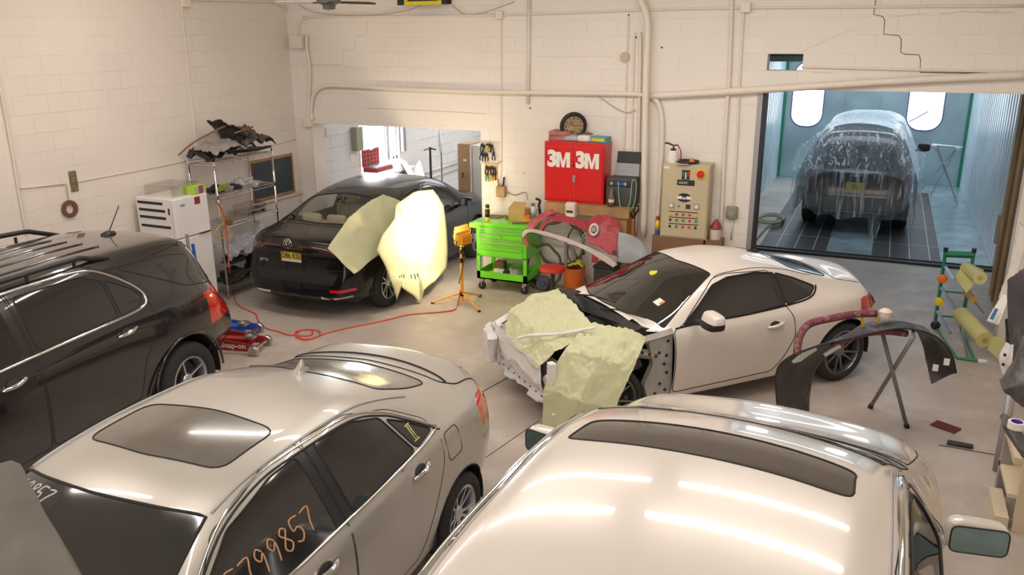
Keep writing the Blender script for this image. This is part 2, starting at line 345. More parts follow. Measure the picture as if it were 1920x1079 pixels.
class Car:
    def __init__(s, root, spec, paint, sub=2):
        s.root = root; s.S = spec; s.paint = paint; s.bm = loft(spec, sub); s.lay = s.bm.faces.layers.int.new('reg'); s.regs = []; s.seams = []
        s.bvh = BVHTree.FromBMesh(s.bm)
    def side_ok(s, f, view, side):
        n = f.normal; c = f.calc_center_median()
        if view == 's': return c.y*side > .12 and n.y*side > .12
        if view == 't': return n.z > .12 and c.z > .45
        if view == 'f': return n.x > .15 and c.x > 0
        return n.x < -.15 and c.x < 0
    def cut(s, name, view, poly, m=None, side=1, parent=None, rm=False, seam=.004, trim=None, trim_r=.01, trim_name='trim', both=None, label=None, lift=0):
        if both is None: both = (view == 's')
        if both:
            for sd in (1, -1): s.cut(name, view, poly, m, sd, parent, rm, seam, trim, trim_r, trim_name, False, label, lift)
            return
        a, b, c = VW[view]; bm = s.bm; poly = [(p[0], p[1]) for p in poly]; n = len(poly)
        minx = min(p[0] for p in poly); maxx = max(p[0] for p in poly); miny = min(p[1] for p in poly); maxy = max(p[1] for p in poly)
        cand = set()
        for f in bm.faces:
            if not s.side_ok(f, view, side): continue
            us = [v.co[a] for v in f.verts]; vv = [v.co[b] for v in f.verts]
            if max(us) < minx-1e-4 or min(us) > maxx+1e-4 or max(vv) < miny-1e-4 or min(vv) > maxy+1e-4: continue
            cand.add(f)
        for i in range(n):
            p, q = poly[i], poly[(i+1) % n]; dx, dy = q[0]-p[0], q[1]-p[1]; L = hypot(dx, dy)
            if L < 1e-5: continue
            nv = [0, 0, 0]; nv[a] = dy/L; nv[b] = -dx/L; co = [0, 0, 0]; co[a] = p[0]; co[b] = p[1]
            bx0, bx1 = min(p[0], q[0]), max(p[0], q[0]); by0, by1 = min(p[1], q[1]), max(p[1], q[1])
            fs = []
            for f in cand:
                us = [v.co[a] for v in f.verts]; vv = [v.co[b] for v in f.verts]
                if max(us) < bx0-1e-4 or min(us) > bx1+1e-4 or max(vv) < by0-1e-4 or min(vv) > by1+1e-4: continue
                ds = [(u-p[0])*nv[a]+(w_-p[1])*nv[b] for u, w_ in zip(us, vv)]
                if min(ds) < -1e-5 and max(ds) > 1e-5: fs.append(f)
            if fs:
                g = set(fs)
                for f in fs: g.update(f.edges); g.update(f.verts)
                r = bmesh.ops.bisect_plane(bm, geom=list(g), dist=1e-5, plane_co=co, plane_no=nv)
                cand = {f for f in cand if f.is_valid}
                cand.update(e for e in r['geom'] if isinstance(e, bmesh.types.BMFace) and e.is_valid)
        rid = len(s.regs)+1; s.regs.append(dict(name=name, m=m, rm=rm, parent=parent, side=side if view == 's' else 0, label=label))
        for f in cand:
            if not s.side_ok(f, view, side): continue
            cc = f.calc_center_median()
            if minx <= cc[a] <= maxx and miny <= cc[b] <= maxy and inpoly((cc[a], cc[b]), poly): f[s.lay] = rid
        if seam: s.seams.append(('panel_gap', view, side, poly, M['seam'], seam, True))
        if trim: s.seams.append((trim_name, view, side, poly, trim, trim_r, True))
    def onsurf(s, view, side, p, lift=0):
        if view == 's': o, d = Vector((p[0], 3*side, p[1])), Vector((0, -side, 0))
        elif view == 't': o, d = Vector((p[0], p[1], 4)), Vector((0, 0, -1))
        elif view == 'f': o, d = Vector((5, p[0], p[1])), Vector((-1, 0, 0))
        else: o, d = Vector((-5, p[0], p[1])), Vector((1, 0, 0))
        h = s.bvh.ray_cast(o, d)
        return (h[0]+h[1]*lift, h[1]) if h[0] is not None else (None, None)
    def line(s, view, side, pts, r=.004, closed=False, step=.05, lift=0):
        out = []; n = len(pts)
        for i in range(n if closed else n-1):
            p, q = Vector(pts[i][:2]), Vector(pts[(i+1) % n][:2]); k = max(1, int((q-p).length/step))
            for t in range(k):
                c, _ = s.onsurf(view, side, p.lerp(q, t/k), lift)
                if c is not None: out.append(c)
        if not closed:
            c, _ = s.onsurf(view, side, pts[-1][:2], lift)
            if c is not None: out.append(c)
        return out
    def strip(s, name, view, pts, m, r=.01, side=1, both=None, closed=False, lift=0, parent=None, seg=6):
        if both is None: both = (view == 's')
        for sd in ((1, -1) if both else (side,)):
            l = s.line(view, sd, pts, r, closed, lift=lift)
            if len(l) > 1: MB().tube(l, r, seg, closed=closed).build(name, m, parent or s.root, smooth=True)
    def finish(s, arches=(), interior=True, gap_names=True):
        bm = s.bm
        bm.normal_update(); bm.verts.ensure_lookup_table(); bm.verts.index_update()
        nrm = [v.normal.copy() for v in bm.verts]
        groups = {}
        for f in bm.faces: groups.setdefault(f[s.lay], []).append(f)
        s.objs = {}
        allr = [(0, dict(name='body', m=s.paint, rm=False, parent=None, side=0, label=None))]+[(i+1, r) for i, r in enumerate(s.regs)]
        for rid, r in allr:
            fs = groups.get(rid, [])
            if not fs or r['rm']: continue
            mp = {}; vs = []; ns = []; ff = []
            for f in fs:
                l = []
                for v in f.verts:
                    if v.index not in mp: mp[v.index] = len(vs); vs.append(v.co[:]); ns.append(nrm[v.index][:])
                    l.append(mp[v.index])
                ff.append(l)
            me = bpy.data.meshes.new(r['name']); me.from_pydata(vs, [], ff); me.shade_smooth(); me.materials.append(r['m'] or s.paint)
            me.normals_split_custom_set_from_vertices(ns)
            o = bpy.data.objects.new(r['name'], me); COL.objects.link(o)
            par = s.root
            if r['parent']:
                par = s.objs.get((r['parent'], r['side'])) or s.objs.get((r['parent'], 0)) or s.root
            o.parent = par
            if r['label']: o['label'] = r['label']
            s.objs[(r['name'], r['side'])] = o
        # gaps and trims
        byname = {}
        for nm, view, side, poly, m, r, cl in s.seams: byname.setdefault((nm, m.name), []).append((view, side, poly, m, r, cl))
        for (nm, _), L in byname.items():
            mb = MB()
            for view, side, poly, m, r, cl in L:
                l = s.line(view, side, poly, r, cl, step=.06)
                if len(l) > 2: mb.tube(l, r, 6, closed=cl)
            if mb.v: mb.build(nm, L[0][3], s.root, smooth=True)
        s.bm.free()

def arch_poly(cx, cz, r, zb, n=18):
    return [(cx+r*cos(pi*i/n), max(cz+r*sin(pi*i/n), zb)) for i in range(n+1)]+[(cx-r, zb-.4), (cx+r, zb-.4)]

def wheel(root, x, y, r, wd, side, style=10, rimr=.68, steer=0, rim_m=None, dark=True, tyre_m=None):
    # tyre is the wheel's own mesh; the rim is a sub-part
    mt = T(x, y, r)@Rz(steer)@Rx(-pi/2*side)
    h = wd/2; R = r; ri = r*rimr
    prof = [(ri, -h*.8), (ri+.02, -h), (R-.05, -h*1.02), (R-.015, -h*.85), (R, -h*.6), (R-.006, -h*.3), (R, -h*.25), (R, h*.25), (R-.006, h*.3), (R, h*.6), (R-.015, h*.85), (R-.05, h*1.02), (ri+.02, h), (ri, h*.8)]
    t = MB().lathe(prof, 36, mt, closed=True).build('wheel', tyre_m or M['rubber'], root, smooth=True)
    rim = MB(); rim.lathe([(ri+.004, h*.86), (ri-.012, h*.9), (ri-.02, h*.75), (ri-.03, 0), (ri-.02, -h*.7), (ri+.004, -h*.7)], 36, mt, closed=True)
    rim.lathe([(0, h*.62), (.05, h*.62), (.06, h*.5), (.06, h*.2)], 20, mt)
    if style:
        for k in range(style):
            a = 2*pi*k/style+(0 if k % 2 == 0 else -.16); 
            L0, L1 = .05, ri-.012; w0, w1 = .022, .014
            dirv = Matrix.Rotation(a, 4, 'Z')
            rim.add([mt@dirv@Vector(p) for p in ((L0, -w0/2, h*.55), (L1, -w1/2, h*.78), (L1, w1/2, h*.78), (L0, w0/2, h*.55), (L0, -w0/2, h*.35), (L1, -w1/2, h*.55), (L1, w1/2, h*.55), (L0, w0/2, h*.35))],
                    [(0, 1, 2, 3), (7, 6, 5, 4), (0, 4, 5, 1), (1, 5, 6, 2), (2, 6, 7, 3), (3, 7, 4, 0)])
    rim.build('rim', rim_m or M['alu'], t, smooth=True, ang=30)
    MB().lathe([(0, -.01), (ri-.05, -.01), (ri-.05, .0), (0, 0)], 24, mt).build('brake_disc', M['dark'], t)
    return t

def arch_liner(root, cx, cz, r, side, yo, yi, m):
    mb = MB(); n = 20; vs = []
    for i in range(n+1):
        a = pi*1.12*i/n-.19; vs += [(cx+r*cos(a), yo*side, cz+r*sin(a)), (cx+r*cos(a), yi*side, cz+r*sin(a))]
    vs.append((cx, yi*side, cz))
    fs = [(2*i, 2*i+2, 2*i+3, 2*i+1) for i in range(n)]+[(2*i+1, 2*i+3, 2*n+2) for i in range(n)]
    mb.add(vs, fs).build('wheel_well', m, root, smooth=False, recalc=False)

def door_handle(car, x, z, m, side, L=.2, parent=None, w=.03, cup=True, tilt=.12):
    c, n = car.onsurf('s', side, (x, z)); 
    if c is None: return
    pts = []
    for i in range(9):
        t = i/8; p, _ = car.onsurf('s', side, (x-L/2+L*t, z+tilt*(t-.5)*L*-1)); pts.append(p+Vector((0, side*(.008+.03*sin(pi*t)), 0)))
    h = MB().tube(pts, .014, 8, rs=[.010+.009*sin(pi*min(1, max(0, i/8))) for i in range(9)])
    par = parent or car.root
    h.build('handle', m, par, smooth=True)
    if cup:
        cc = []
        for i in range(16):
            a = 2*pi*i/16; p, _ = car.onsurf('s', side, (x+L*.05+.06*cos(a), z+.035*sin(a)), .006); cc.append(p)
        MB().add(cc, [tuple(range(16))]).build('handle_recess', M['dark'], par)

def shark_fin(car, x, m, h=.07, L=.16):
    c, _ = car.onsurf('t', 1, (x, 0)); z = c.z
    pr = [(-L*.55, z-.015), (-L*.5, z+h*.2), (-L*.42, z+h), (-L*.3, z+h), (L*.1, z+h*.3), (L*.5, z-.01)]
    mb = MB(); n = len(pr)
    vs = []
    for yy, f in ((-.028, 0), (-.006, 1), (.006, 1), (.028, 0)):
        for px, pz in pr: vs.append((x+px*(1 if f else 1.05), yy if pz < z+h*.5 else yy*.3, pz if f else min(pz, z+h*.3)))
    fs = []
    for q in range(3):
        for i in range(n-1): fs.append((q*n+i, q*n+i+1, (q+1)*n+i+1, (q+1)*n+i))
    fs += [tuple(range(n)), tuple(range(3*n, 4*n))]
    mb.add(vs, fs).build('antenna', m, car.root, smooth=True)

def side_mirror(car, x, z, m, side, off=.1, two=False, w=.2, h=.14, d=.09, lens=True, base=True, outy=None, yaw=.15, parent=None):
    c, _ = car.onsurf('s', side, (x, z-.05)); y = (outy if outy else c.y*side)*side
    mt = T(x-.02, y+side*(off+w/2), z+.03)@Rz(-side*yaw)
    bm = bmesh.new(); bmesh.ops.create_cube(bm, size=1); bmesh.ops.subdivide_edges(bm, edges=bm.edges[:], cuts=3, use_grid_fill=True)
    for v in bm.verts:
        p = v.co*2; L = max(abs(p.x), abs(p.y), abs(p.z)); q = p.normalized()*L; p = p.lerp(q, .42)
        xx = p.x*d*.5*(1.25 if p.x > 0 else .7)
        v.co = Vector((xx*(1-.3*p.z if p.x > 0 else 1), p.y*w*.5, p.z*h*.5*(1+.08*p.y*-side)))
    vs = [mt@v.co for v in bm.verts]; bm.verts.index_update(); fs = [tuple(v.index for v in f.verts) for f in bm.faces]; bm.free()
    mb = MB().add(vs, fs); zc = (mt@Vector((0, 0, -h*.08))).z
    if two: mb.mi = [1 if sum(vs[i].z for i in f)/len(f) < zc else 0 for f in fs]
    o = mb.build('side_mirror', [m, M['black']] if two else m, parent or car.root, smooth=True, sub=1)
    MB().tube([Vector((x, y-side*.03, z-.05)), mt@Vector((0, -side*w*.35, -h*.3))], .025, 8, rs=[.035, .022]).build('mirror_arm', m if not base else M['black'], o, smooth=True)
    if lens:
        pr = rpoly([(-w*.44, -h*.4), (w*.44, -h*.4), (w*.44, h*.4), (-w*.44, h*.4)], .035)
        MB().prism(pr, -d*.42, -d*.36, 'x', mt).build('mirror_glass', M['mirror'], o)
        MB().tube([mt@Vector((-d*.41, p[0], p[1])) for p in pr], .004, 6, closed=True).build('mirror_rim', M['black'], o)
    return o

def plate(root, mtx, txt, size=(.305, .152), small=None, sub=True):
    # local frame: x right, y up, z out of the plate
    p = MB().rbox(-size[0]/2, size[0]/2, -size[1]/2, size[1]/2, -.004, 0, .0018, mtx).build('license_plate', M['plate'], root)
    text_mesh(txt, .098, M['platetext'], p, 'plate_characters', mtx@T(0, -.002, .0008), .0006, .002, .82)
    return p
M['mirror'] = mat('mirror', (.30, .45, .50), .03, 1)
M['plate'] = mat('plate_yellow', (.75, .6, .06), .4)
M['platetext'] = mat('plate_ink', (.02, .018, .015), .5)
def smooth2(pts, n=5): return [(v.x, v.y) for v in smoothpath([Vector((p[0], p[1], 0)) for p in pts], n)]
# ------------------------------------------------------------ room shell
WX, WY, TH = -8.45, 10.6, .22
CEIL = 5.2
RXW = 2.6
M['wb'] = block_mat('painted_block_back', (.84, .79, .735), (.76, .70, .635), (0, 2), bumps=.3, phase=(0, .05))
M['wl'] = block_mat('painted_block_left', (.82, .755, .69), (.73, .655, .585), (1, 2), phase=(.1, .0), bumps=.3)
M['wr'] = block_mat('block_rear_room', (.74, .73, .72), (.55, .54, .53), (1, 2), phase=(.1, 0), bumps=.9)
M['paint'] = mat('wall_paint', (.80, .72, .63), .5, var=.06, vscale=4, bump=.1)

def floor_mat():
    m = bpy.data.materials.new('concrete_floor'); m.use_nodes = True; nt = m.node_tree; n = nt.nodes; b = n['Principled BSDF']
    g = n.new('ShaderNodeNewGeometry'); p = g.outputs['Position']
    def nz(sc, det=8, r=.6):
        t = n.new('ShaderNodeTexNoise'); t.inputs['Scale'].default_value = sc; t.inputs['Detail'].default_value = det; t.inputs['Roughness'].default_value = r; nt.links.new(p, t.inputs['Vector']); return t.outputs['Fac']
    def rng(x, a, b_, c, d):
        t = n.new('ShaderNodeMapRange'); t.inputs[1].default_value = a; t.inputs[2].default_value = b_; t.inputs[3].default_value = c; t.inputs[4].default_value = d; nt.links.new(x, t.inputs[0]); return t.outputs[0]
    def mix(f, a, b_):
        t = n.new('ShaderNodeMix'); t.data_type = 'RGBA'; nt.links.new(f, t.inputs['Factor'])
        for k, v in (('A', a), ('B', b_)):
            if isinstance(v, tuple): t.inputs[k].default_value = (*v, 1)
            else: nt.links.new(v, t.inputs[k])
        return t.outputs['Result']
    c = mix(rng(nz(.8), .35, .65, 0, 1), (.37, .315, .275), (.475, .415, .37))
    c = mix(rng(nz(2.7), .5, .68, 0, .55), c, (.56, .52, .49))
    c = mix(rng(nz(5, 10, .7), .6, .75, 0, .45), c, (.26, .215, .18))
    c = mix(rng(nz(90, 3, .6), .62, .8, 0, .3), c, (.22, .19, .165))
    c = mix(rng(nz(14, 6, .8), .72, .78, 0, .6), c, (.72, .7, .67))
    nt.links.new(c, b.inputs['Base Color']); nt.links.new(rng(nz(3), .3, .7, .38, .62), b.inputs['Roughness'])
    bp = n.new('ShaderNodeBump'); bp.inputs['Strength'].default_value = .25; bp.inputs['Distance'].default_value = .01; nt.links.new(nz(40), bp.inputs['Height']); nt.links.new(bp.outputs[0], b.inputs['Normal'])
    return m
M['floor'] = floor_mat()
M['galv'] = mat('booth_panel', (.40, .50, .53), .38, .35, var=.2, vscale=1.6)
M['boothwhite'] = mat('booth_white_panel', (.66, .76, .82), .3, .1, var=.15, vscale=2)
M['green'] = mat('green_steel', (.02, .22, .12), .4)
M['ceil'] = mat('ceiling_white', (.7, .66, .6), .7)

struct(MB().box(-9, 3.2, -3, 13.84, -.2, 0).box(-9, -1.5, 13.84, 21, -.2, 0).build('floor', M['floor']))
# expansion joints
j = MB()
for a, b in (((-3.25, 5.3), (-1.2, 8.0)), ((.2, 6.05), (2.4, 6.35)),):
    j.tube([(a[0], a[1], .001), (b[0], b[1], .001)], .006, 4)
a0, a1 = PZ(1000, 740, .001), PZ(925, 800, .001); a2, a3 = PZ(1760, 835, .001), PZ(1890, 858, .001)
j = MB().tube([PZ(905, 735, 0)+Vector((0, 0, 0)), PZ(968, 700, 0)], .006, 4).tube([a2, a3], .005, 4).tube([PZ(880, 880, 0), PZ(1010, 790, 0)], .004, 4)
struct(j.build('floor_joint', M['seam']))

wb = MB()
wb.box(WX, -8.13, WY, WY+TH, 0, CEIL).box(-8.13, -5.22, WY, WY+TH, 2.13, CEIL).box(-5.22, -1.40, WY, WY+TH, 0, CEIL)
wb.box(-1.40, RXW, WY, WY+TH, 2.78, 3.0).box(-1.40, -1.385, WY, WY+TH, 3.0, 3.19).box(-.98, RXW, WY, WY+TH, 3.0, 3.19).box(-1.40, RXW, WY, WY+TH, 3.19, CEIL)
wb.box(PY(1905, 430, WY).x, RXW, WY, WY+TH, 0, 2.78)
wallb = struct(wb.build('wall_back', M['wb']))
struct(MB().box(WX-.25, WX, -3, WY+TH, 0, CEIL).build('wall_left', M['wl']))
struct(MB().box(RXW, RXW+.25, -3, WY+TH, 0, CEIL).build('wall_right', M['wl']))
struct(MB().box(WX, RXW, -3.2, -3, 0, CEIL).build('wall_front', M['wl']))
struct(MB().box(WX, RXW, -3, WY+TH, CEIL, CEIL+.2).build('ceiling', M['ceil']))
# left corner pier reveal, and booth jamb steel
struct(MB().box(-8.16, -8.12, WY-.02, WY+.24, 0, 2.14).build('trim_1', M['paint']))
struct(MB().box(-1.46, -1.40, WY-.012, WY+.25, 0, 2.78).build('trim_2', M['grey']))
struct(MB().box(-1.40, -1.372, WY+.0, WY+.27, 0, 2.78).build('trim_3', M['dark']))

# cracks in the block wall (stepped, thin recess lines)
def wcrack(pts, r=.006, name='wall_crack'):
    return MB().tube([PY(x, y, WY-.001) for x, y in pts], r, 4)
ck = MB(); ck2 = MB()
for pts, r in (([(1642, 0), (1638, 27), (1655, 31), (1659, 38), (1657, 64), (1685, 67), (1690, 74), (1689, 98), (1697, 102), (1723, 103), (1726, 112), (1725, 136), (1800, 137), (1920, 138.5)], .007),
               ([(690, 38), (685, 66), (667, 68), (665, 93), (645, 95), (643, 121), (580, 122), (577, 145)], .004),
               ([(1520, 136), (1562, 137)], .003), ([(1005, 106), (1030, 106), (1045, 108), (1075, 106), (1110, 105), (1150, 107)], .003), ([(1760, 25), (1772, 26), (1790, 24), (1800, 22), (1900, 24)], .004),
               ([(690, 203), (760, 206), (850, 210), (910, 214)], .005), ([(1500, 99), (1540, 80), (1560, 70), (1590, 58), (1600, 56)], .003), ([(1665, 34), (1700, 28), (1740, 25)], .003), ([(1830, 20), (1850, 25), (1870, 19), (1876, 22), (1862, 28)], .003)):
    (ck if r > .006 else ck2).tube([PY(x, y, WY+.001) for x, y in pts], r*.8, 4)
ck.build('wall_crack', mat('crack', (.12, .10, .09), .9), wallb); ck2.build('wall_crack', mat('painted_crack', (.42, .36, .31), .9), wallb)

# back room behind the left opening
br = MB().box(-8.65, WX, WY+TH, 12.33, 0, 3.2).box(-8.65, WX, 12.33, 13.62, 0, 1.02).box(-8.65, WX, 12.33, 13.62, 2.3, 3.2).box(-8.65, WX, 13.62, 19, 0, 3.2)
struct(br.build('wall_back_room_left', M['wr']))
struct(MB().box(WX, -3.4, 18.8, 19, 0, 3.2).build('wall_back_room_rear', M['wr']))
struct(MB().box(-3.4, -3.2, WY+TH, 19, 0, 3.2).build('wall_back_room_right', M['wr']))
struct(MB().box(-8.65, -3.2, WY+TH, 19, 3.2, 3.3).build('ceiling_back_room', M['ceil']))
wf = MB()
for a, b in ((12.33, 12.38), (13.2, 13.25), (13.57, 13.62)): wf.box(-8.6, -8.5, a, b, 1.02, 2.3)
wf.box(-8.6, -8.5, 12.38, 13.57, 1.02, 1.07).box(-8.6, -8.5, 12.38, 13.57, 2.25, 2.3)
win = struct(wf.build('window_1', M['white']))
MB().box(-8.57, -8.56, 12.38, 13.57, 1.07, 2.25).build('pane', glass_mat('window_glass', (1, 1, 1), .02), win)

# paint booth beyond the right opening
BX0, BX1, BY0, BY1, BH = -2.37, 1.73, 13.84, 21.4, 3.4
struct(MB().box(BX0, BX1, BY0, BY1+.1, -.2, -.004).build('floor_booth', M['floorbooth'] if 'floorbooth' in M else mat('booth_floor', (.42, .52, .56), .25, .3, var=.35, vscale=2.2, dirt=(.12, .16, .17), dscale=1.1, damt=.7)))
# rear wall: folded sheet-metal panels around two lit windows
def capsule(x, z0, z1, w, n=8):
    r = w*.42; pts = []
    for cx, cz, a0 in ((x+w/2-r, z1-r, 0), (x-w/2+r, z1-r, 90), (x-w/2+r, z0+r, 180), (x+w/2-r, z0+r, 270)):
        for k in range(n+1): a = radians(a0+90*k/n); pts.append((cx+r*cos(a), cz+r*sin(a)))
    return pts
WINS = [(-1.78, 1.24, 2.75, .72), (.78, 1.24, 2.75, .74)]
def booth_back():
    bm = bmesh.new(); xs = [BX0, -1.78, -.6, .05, .78, BX1]
    outer = [(BX0, 0), (BX1, 0), (BX1, BH), (BX0, BH)]
    vo = [bm.verts.new((x, BY1, z)) for x, z in outer]; ed = [bm.edges.new((vo[i], vo[(i+1) % 4])) for i in range(4)]
    for wv in WINS:
        vv = [bm.verts.new((x, BY1, z)) for x, z in capsule(*wv)]
        ed += [bm.edges.new((vv[i], vv[(i+1) % len(vv)])) for i in range(len(vv))]
    bmesh.ops.triangle_fill(bm, use_beauty=True, edges=ed)
    r = bmesh.ops.extrude_face_region(bm, geom=bm.faces[:])
    for v in r['geom']:
        if isinstance(v, bmesh.types.BMVert): v.co.y += .08
    bmesh.ops.recalc_face_normals(bm, faces=bm.faces[:])
    me = bpy.data.meshes.new('wall_booth_rear'); bm.to_mesh(me); bm.free(); me.materials.append(M['galv']); o = bpy.data.objects.new('wall_booth_rear', me); COL.objects.link(o); struct(o)
    MB().box(-.95, -.93, BY1-.02, BY1, 0, BH).box(-.2, -.18, BY1-.02, BY1, 0, BH).build('panel_seam', M['galv'], o)
booth_back()
M['daypane'] = mat('daylit_diffusing_pane', (1, 1, 1), .5, em=(1, 1, 1), es=3.2)
M['gasket'] = mat('window_gasket', (.12, .12, .32), .5)
for i, wv in enumerate(WINS):
    f = struct(MB().tube([(x, BY1-.01, z) for x, z in capsule(*wv)], .014, 6, closed=True).build('window_%d' % (i+2), M['gasket']))
    MB().prism([(x, z) for x, z in capsule(wv[0], wv[1], wv[2], wv[3])], BY1+.04, BY1+.05, 'y').build('pane', M['daypane'], f)
def ribbed(x, y0, y1, z0, z1, n, m, nm, d):
    mb = MB()
    prof = []
    for i in range(n):
        a = y0+(y1-y0)*i/n; b = y0+(y1-y0)*(i+1)/n; prof += [(x, a), (x, a+(b-a)*.46), (x+d, a+(b-a)*.5), (x+d, a+(b-a)*.96)]
    prof += [(x, y1), (x+.1*(1 if d < 0 else -1), y1), (x+.1*(1 if d < 0 else -1), y0)]
    mb.prism(prof, z0, z1, 'z'); return struct(mb.build(nm, m))
ribbed(BX1, BY0, BY1, 0, BH, 26, M['boothwhite'], 'wall_booth_right', -.03)
ribbed(BX0, BY0, BY1, 0, BH, 26, M['boothwhite'], 'wall_booth_left', .03)
struct(MB().box(BX0, BX1, BY0, BY1, BH, BH+.1).build('ceiling_booth', M['boothwhite']))
struct(MB().box(BX0, BX0+.09, BY1-.05, BY1-.01, 0, BH).build('trim_4', M['green'])); struct(MB().box(BX1-.09, BX1, BY1-.05, BY1-.01, 0, BH).build('trim_5', M['green']))
# vestibule between shop wall and booth: front frame, sides, ceiling
struct(MB().box(-3.2, BX0+.25, 13.76, BY0, 0, BH+.1).box(BX1-.02, RXW+.2, 13.76, BY0, 0, BH+.1).box(BX0+.25, BX1-.02, 13.76, BY0, 3.0, BH+.1).build('wall_vestibule', M['galv']))
struct(MB().box(-3.2, -3.15, WY+TH, 13.76, 0, BH).build('wall_vestibule_left', M['galv'])); struct(MB().box(RXW, RXW+.1, WY+TH, 13.76, 0, BH).build('wall_vestibule_right', M['wl']))
struct(MB().box(-3.2, RXW+.2, WY+TH, 13.76, BH, BH+.1).build('ceiling_vestibule', M['ceil']))
th = struct(MB().box(BX0+.25, BX1-.02, 13.68, 13.80, 0, .035).box(BX0+.25, BX1-.02, 13.81, 13.84, 0, .05).build('threshold', M['dark'])); th.name = 'trim_6'
struct(MB().box(BX0+.25, BX1-.02, 13.85, 13.93, 0, .02).build('trim_7', M['galv']))
# green beam seen through the small hole
struct(MB().box(-3.0, 1.6, 12.2, 12.35, 3.12, 3.3).build('trim_8', M['green']))

# ------------------------------------------------------------ lamps of the room
def tube_fixture(x, y, z=4.55, L=2.4, p=75):
    t = thing('fluorescent_light', 'white fluorescent strip light hanging over the shop floor', 'ceiling light', (x, y, z), 0, 'fluorescent strip lights over the shop floor')
    MB().box(-L/2, L/2, -.06, .06, .03, .09).build('housing', M['white'], t)
    for s in (-.035, .035): MB().cyl((-L/2+.03, s, 0), (L/2-.03, s, 0), .019, 10).build('lamp_tube', M['tubelamp'], t)
    MB().cyl((-L*.4, 0, .09), (-L*.4, 0, CEIL-z), .005, 6).cyl((L*.4, 0, .09), (L*.4, 0, CEIL-z), .005, 6).build('hanger', M['steel'], t)
M['tubelamp'] = mat('lamp_tube_glow', (1, 1, 1), .5, em=(1, .95, .88), es=8)
for x, y in TUBES:
    tube_fixture(x, y); area('shop_light', (x, y, 4.52), (0, 0, 0), 2.4, .08, 40 if x < -6 else 29, WARM)
area('booth_light', (-.3, 15.6, 3.35), (0, 0, 0), 3.6, 1.2, 55, (.78, .9, 1)); area('booth_light', (-.3, 19.4, 3.35), (0, 0, 0), 3.6, 1.6, 80, (.78, .9, 1))
area('front_fill_light', (-2.6, -2.85, 2.3), (radians(84), 0, 0), 6.5, 3.0, 150, (1, .97, .94))  # added fill behind the camera to lift shadows; no door is built
area('daylight', (-8.75, 12.97, 1.7), (0, radians(-90), 0), 1.25, 1.2, 230, (.92, .96, 1)); area('back_room_light', (-6, 15.5, 3.15), (0, 0, 0), 3, 3, 110, (.95, .97, 1))
# bright daylight outside the window
struct(MB().box(-9.3, -9.28, 11.5, 14.5, .5, 3).build('trim_9', mat('daylight_sky', (1, 1, 1), .5, em=(.97, .98, 1), es=4)))
# ------------------------------------------------------------ silver sedan, bottom left
M['silver'] = mat('champagne_paint', (.46, .435, .39), .34, .35, coat=.9, var=.08, vscale=2.5)
M['goldpaint'] = mat('cream_paint_car', (.68, .635, .58), .22, .1, coat=1, var=.05, vscale=1.5)
M['whitepaint'] = mat('pearl_white_paint', (.74, .68, .62), .35, .1, coat=.4, var=.04, vscale=2)
M['darkpaint'] = mat('dark_grey_paint', (.020, .017, .018), .22, .3, coat=1, var=.2, vscale=2)
M['blackpaint'] = mat('black_paint', (.004, .0035, .0035), .25, 0, spec=.3, coat=.45)
M['rearsheen'] = mat('rear_glass_painted_reflection', (.22, .195, .165), .2, spec=.6, coat=.4, var=.15, vscale=6)  # pale base colour paints in the bright wall's reflection on the glass
M['dusty'] = mat('dusty_sunroof', (.13, .118, .10), .16, spec=.5, coat=.7, var=.15, vscale=6)
M['chalk'] = mat('orange_marker', (.55, .30, .15), .8)
M['ychalk'] = mat('yellow_marker', (.6, .58, .2), .8)
M['wchalk'] = mat('white_marker', (.45, .44, .42), .8)

def write_on(car, view, side, txt, x, z, size, m, parent, slant=0, sx=.7, rot=0, name='handwriting'):
    # handwritten characters as strokes laid on the glass
    G = {'5': [[(.9, 1), (.2, 1), (.15, .55), (.6, .6), (.85, .3), (.5, 0), (.1, .1)]], '7': [[(.1, .95), (.9, 1), (.6, .5), (.45, 0)]], '9': [[(.8, .8), (.5, 1), (.2, .75), (.45, .5), (.8, .75), (.75, .4), (.6, 0)]],
         '8': [[(.8, .85), (.5, 1), (.2, .8), (.5, .55), (.85, .25), (.5, 0), (.15, .2), (.45, .52), (.8, .85)]], 'I': [[(.1, 1), (.9, 1)], [(.35, 1), (.35, 0)], [(.65, 1), (.65, 0)], [(.1, 0), (.9, 0)]]}
    mb = MB()
    for i, ch in enumerate(txt):
        for st in G[ch]:
            st2 = smoothpath([Vector((p[0], p[1], 0)) for p in st], 3) if len(st) > 2 else [Vector((p[0], p[1], 0)) for p in st]
            pts = []
            for p in st2:
                u = (i*1.12+p.x)*size*sx; v = p.y*size+slant*i*size; ur, vr = u*cos(rot)-v*sin(rot), u*sin(rot)+v*cos(rot)
                if view == 's': q = (x-ur*side, z+vr)
                else: q = (x-vr, z+ur)
                c, _ = car.onsurf(view, side, q, .001)
                if c is not None: pts.append(c)
            if len(pts) > 1: mb.tube(pts, .0045, 5)
    if mb.v: mb.build(name, m, parent, smooth=True)

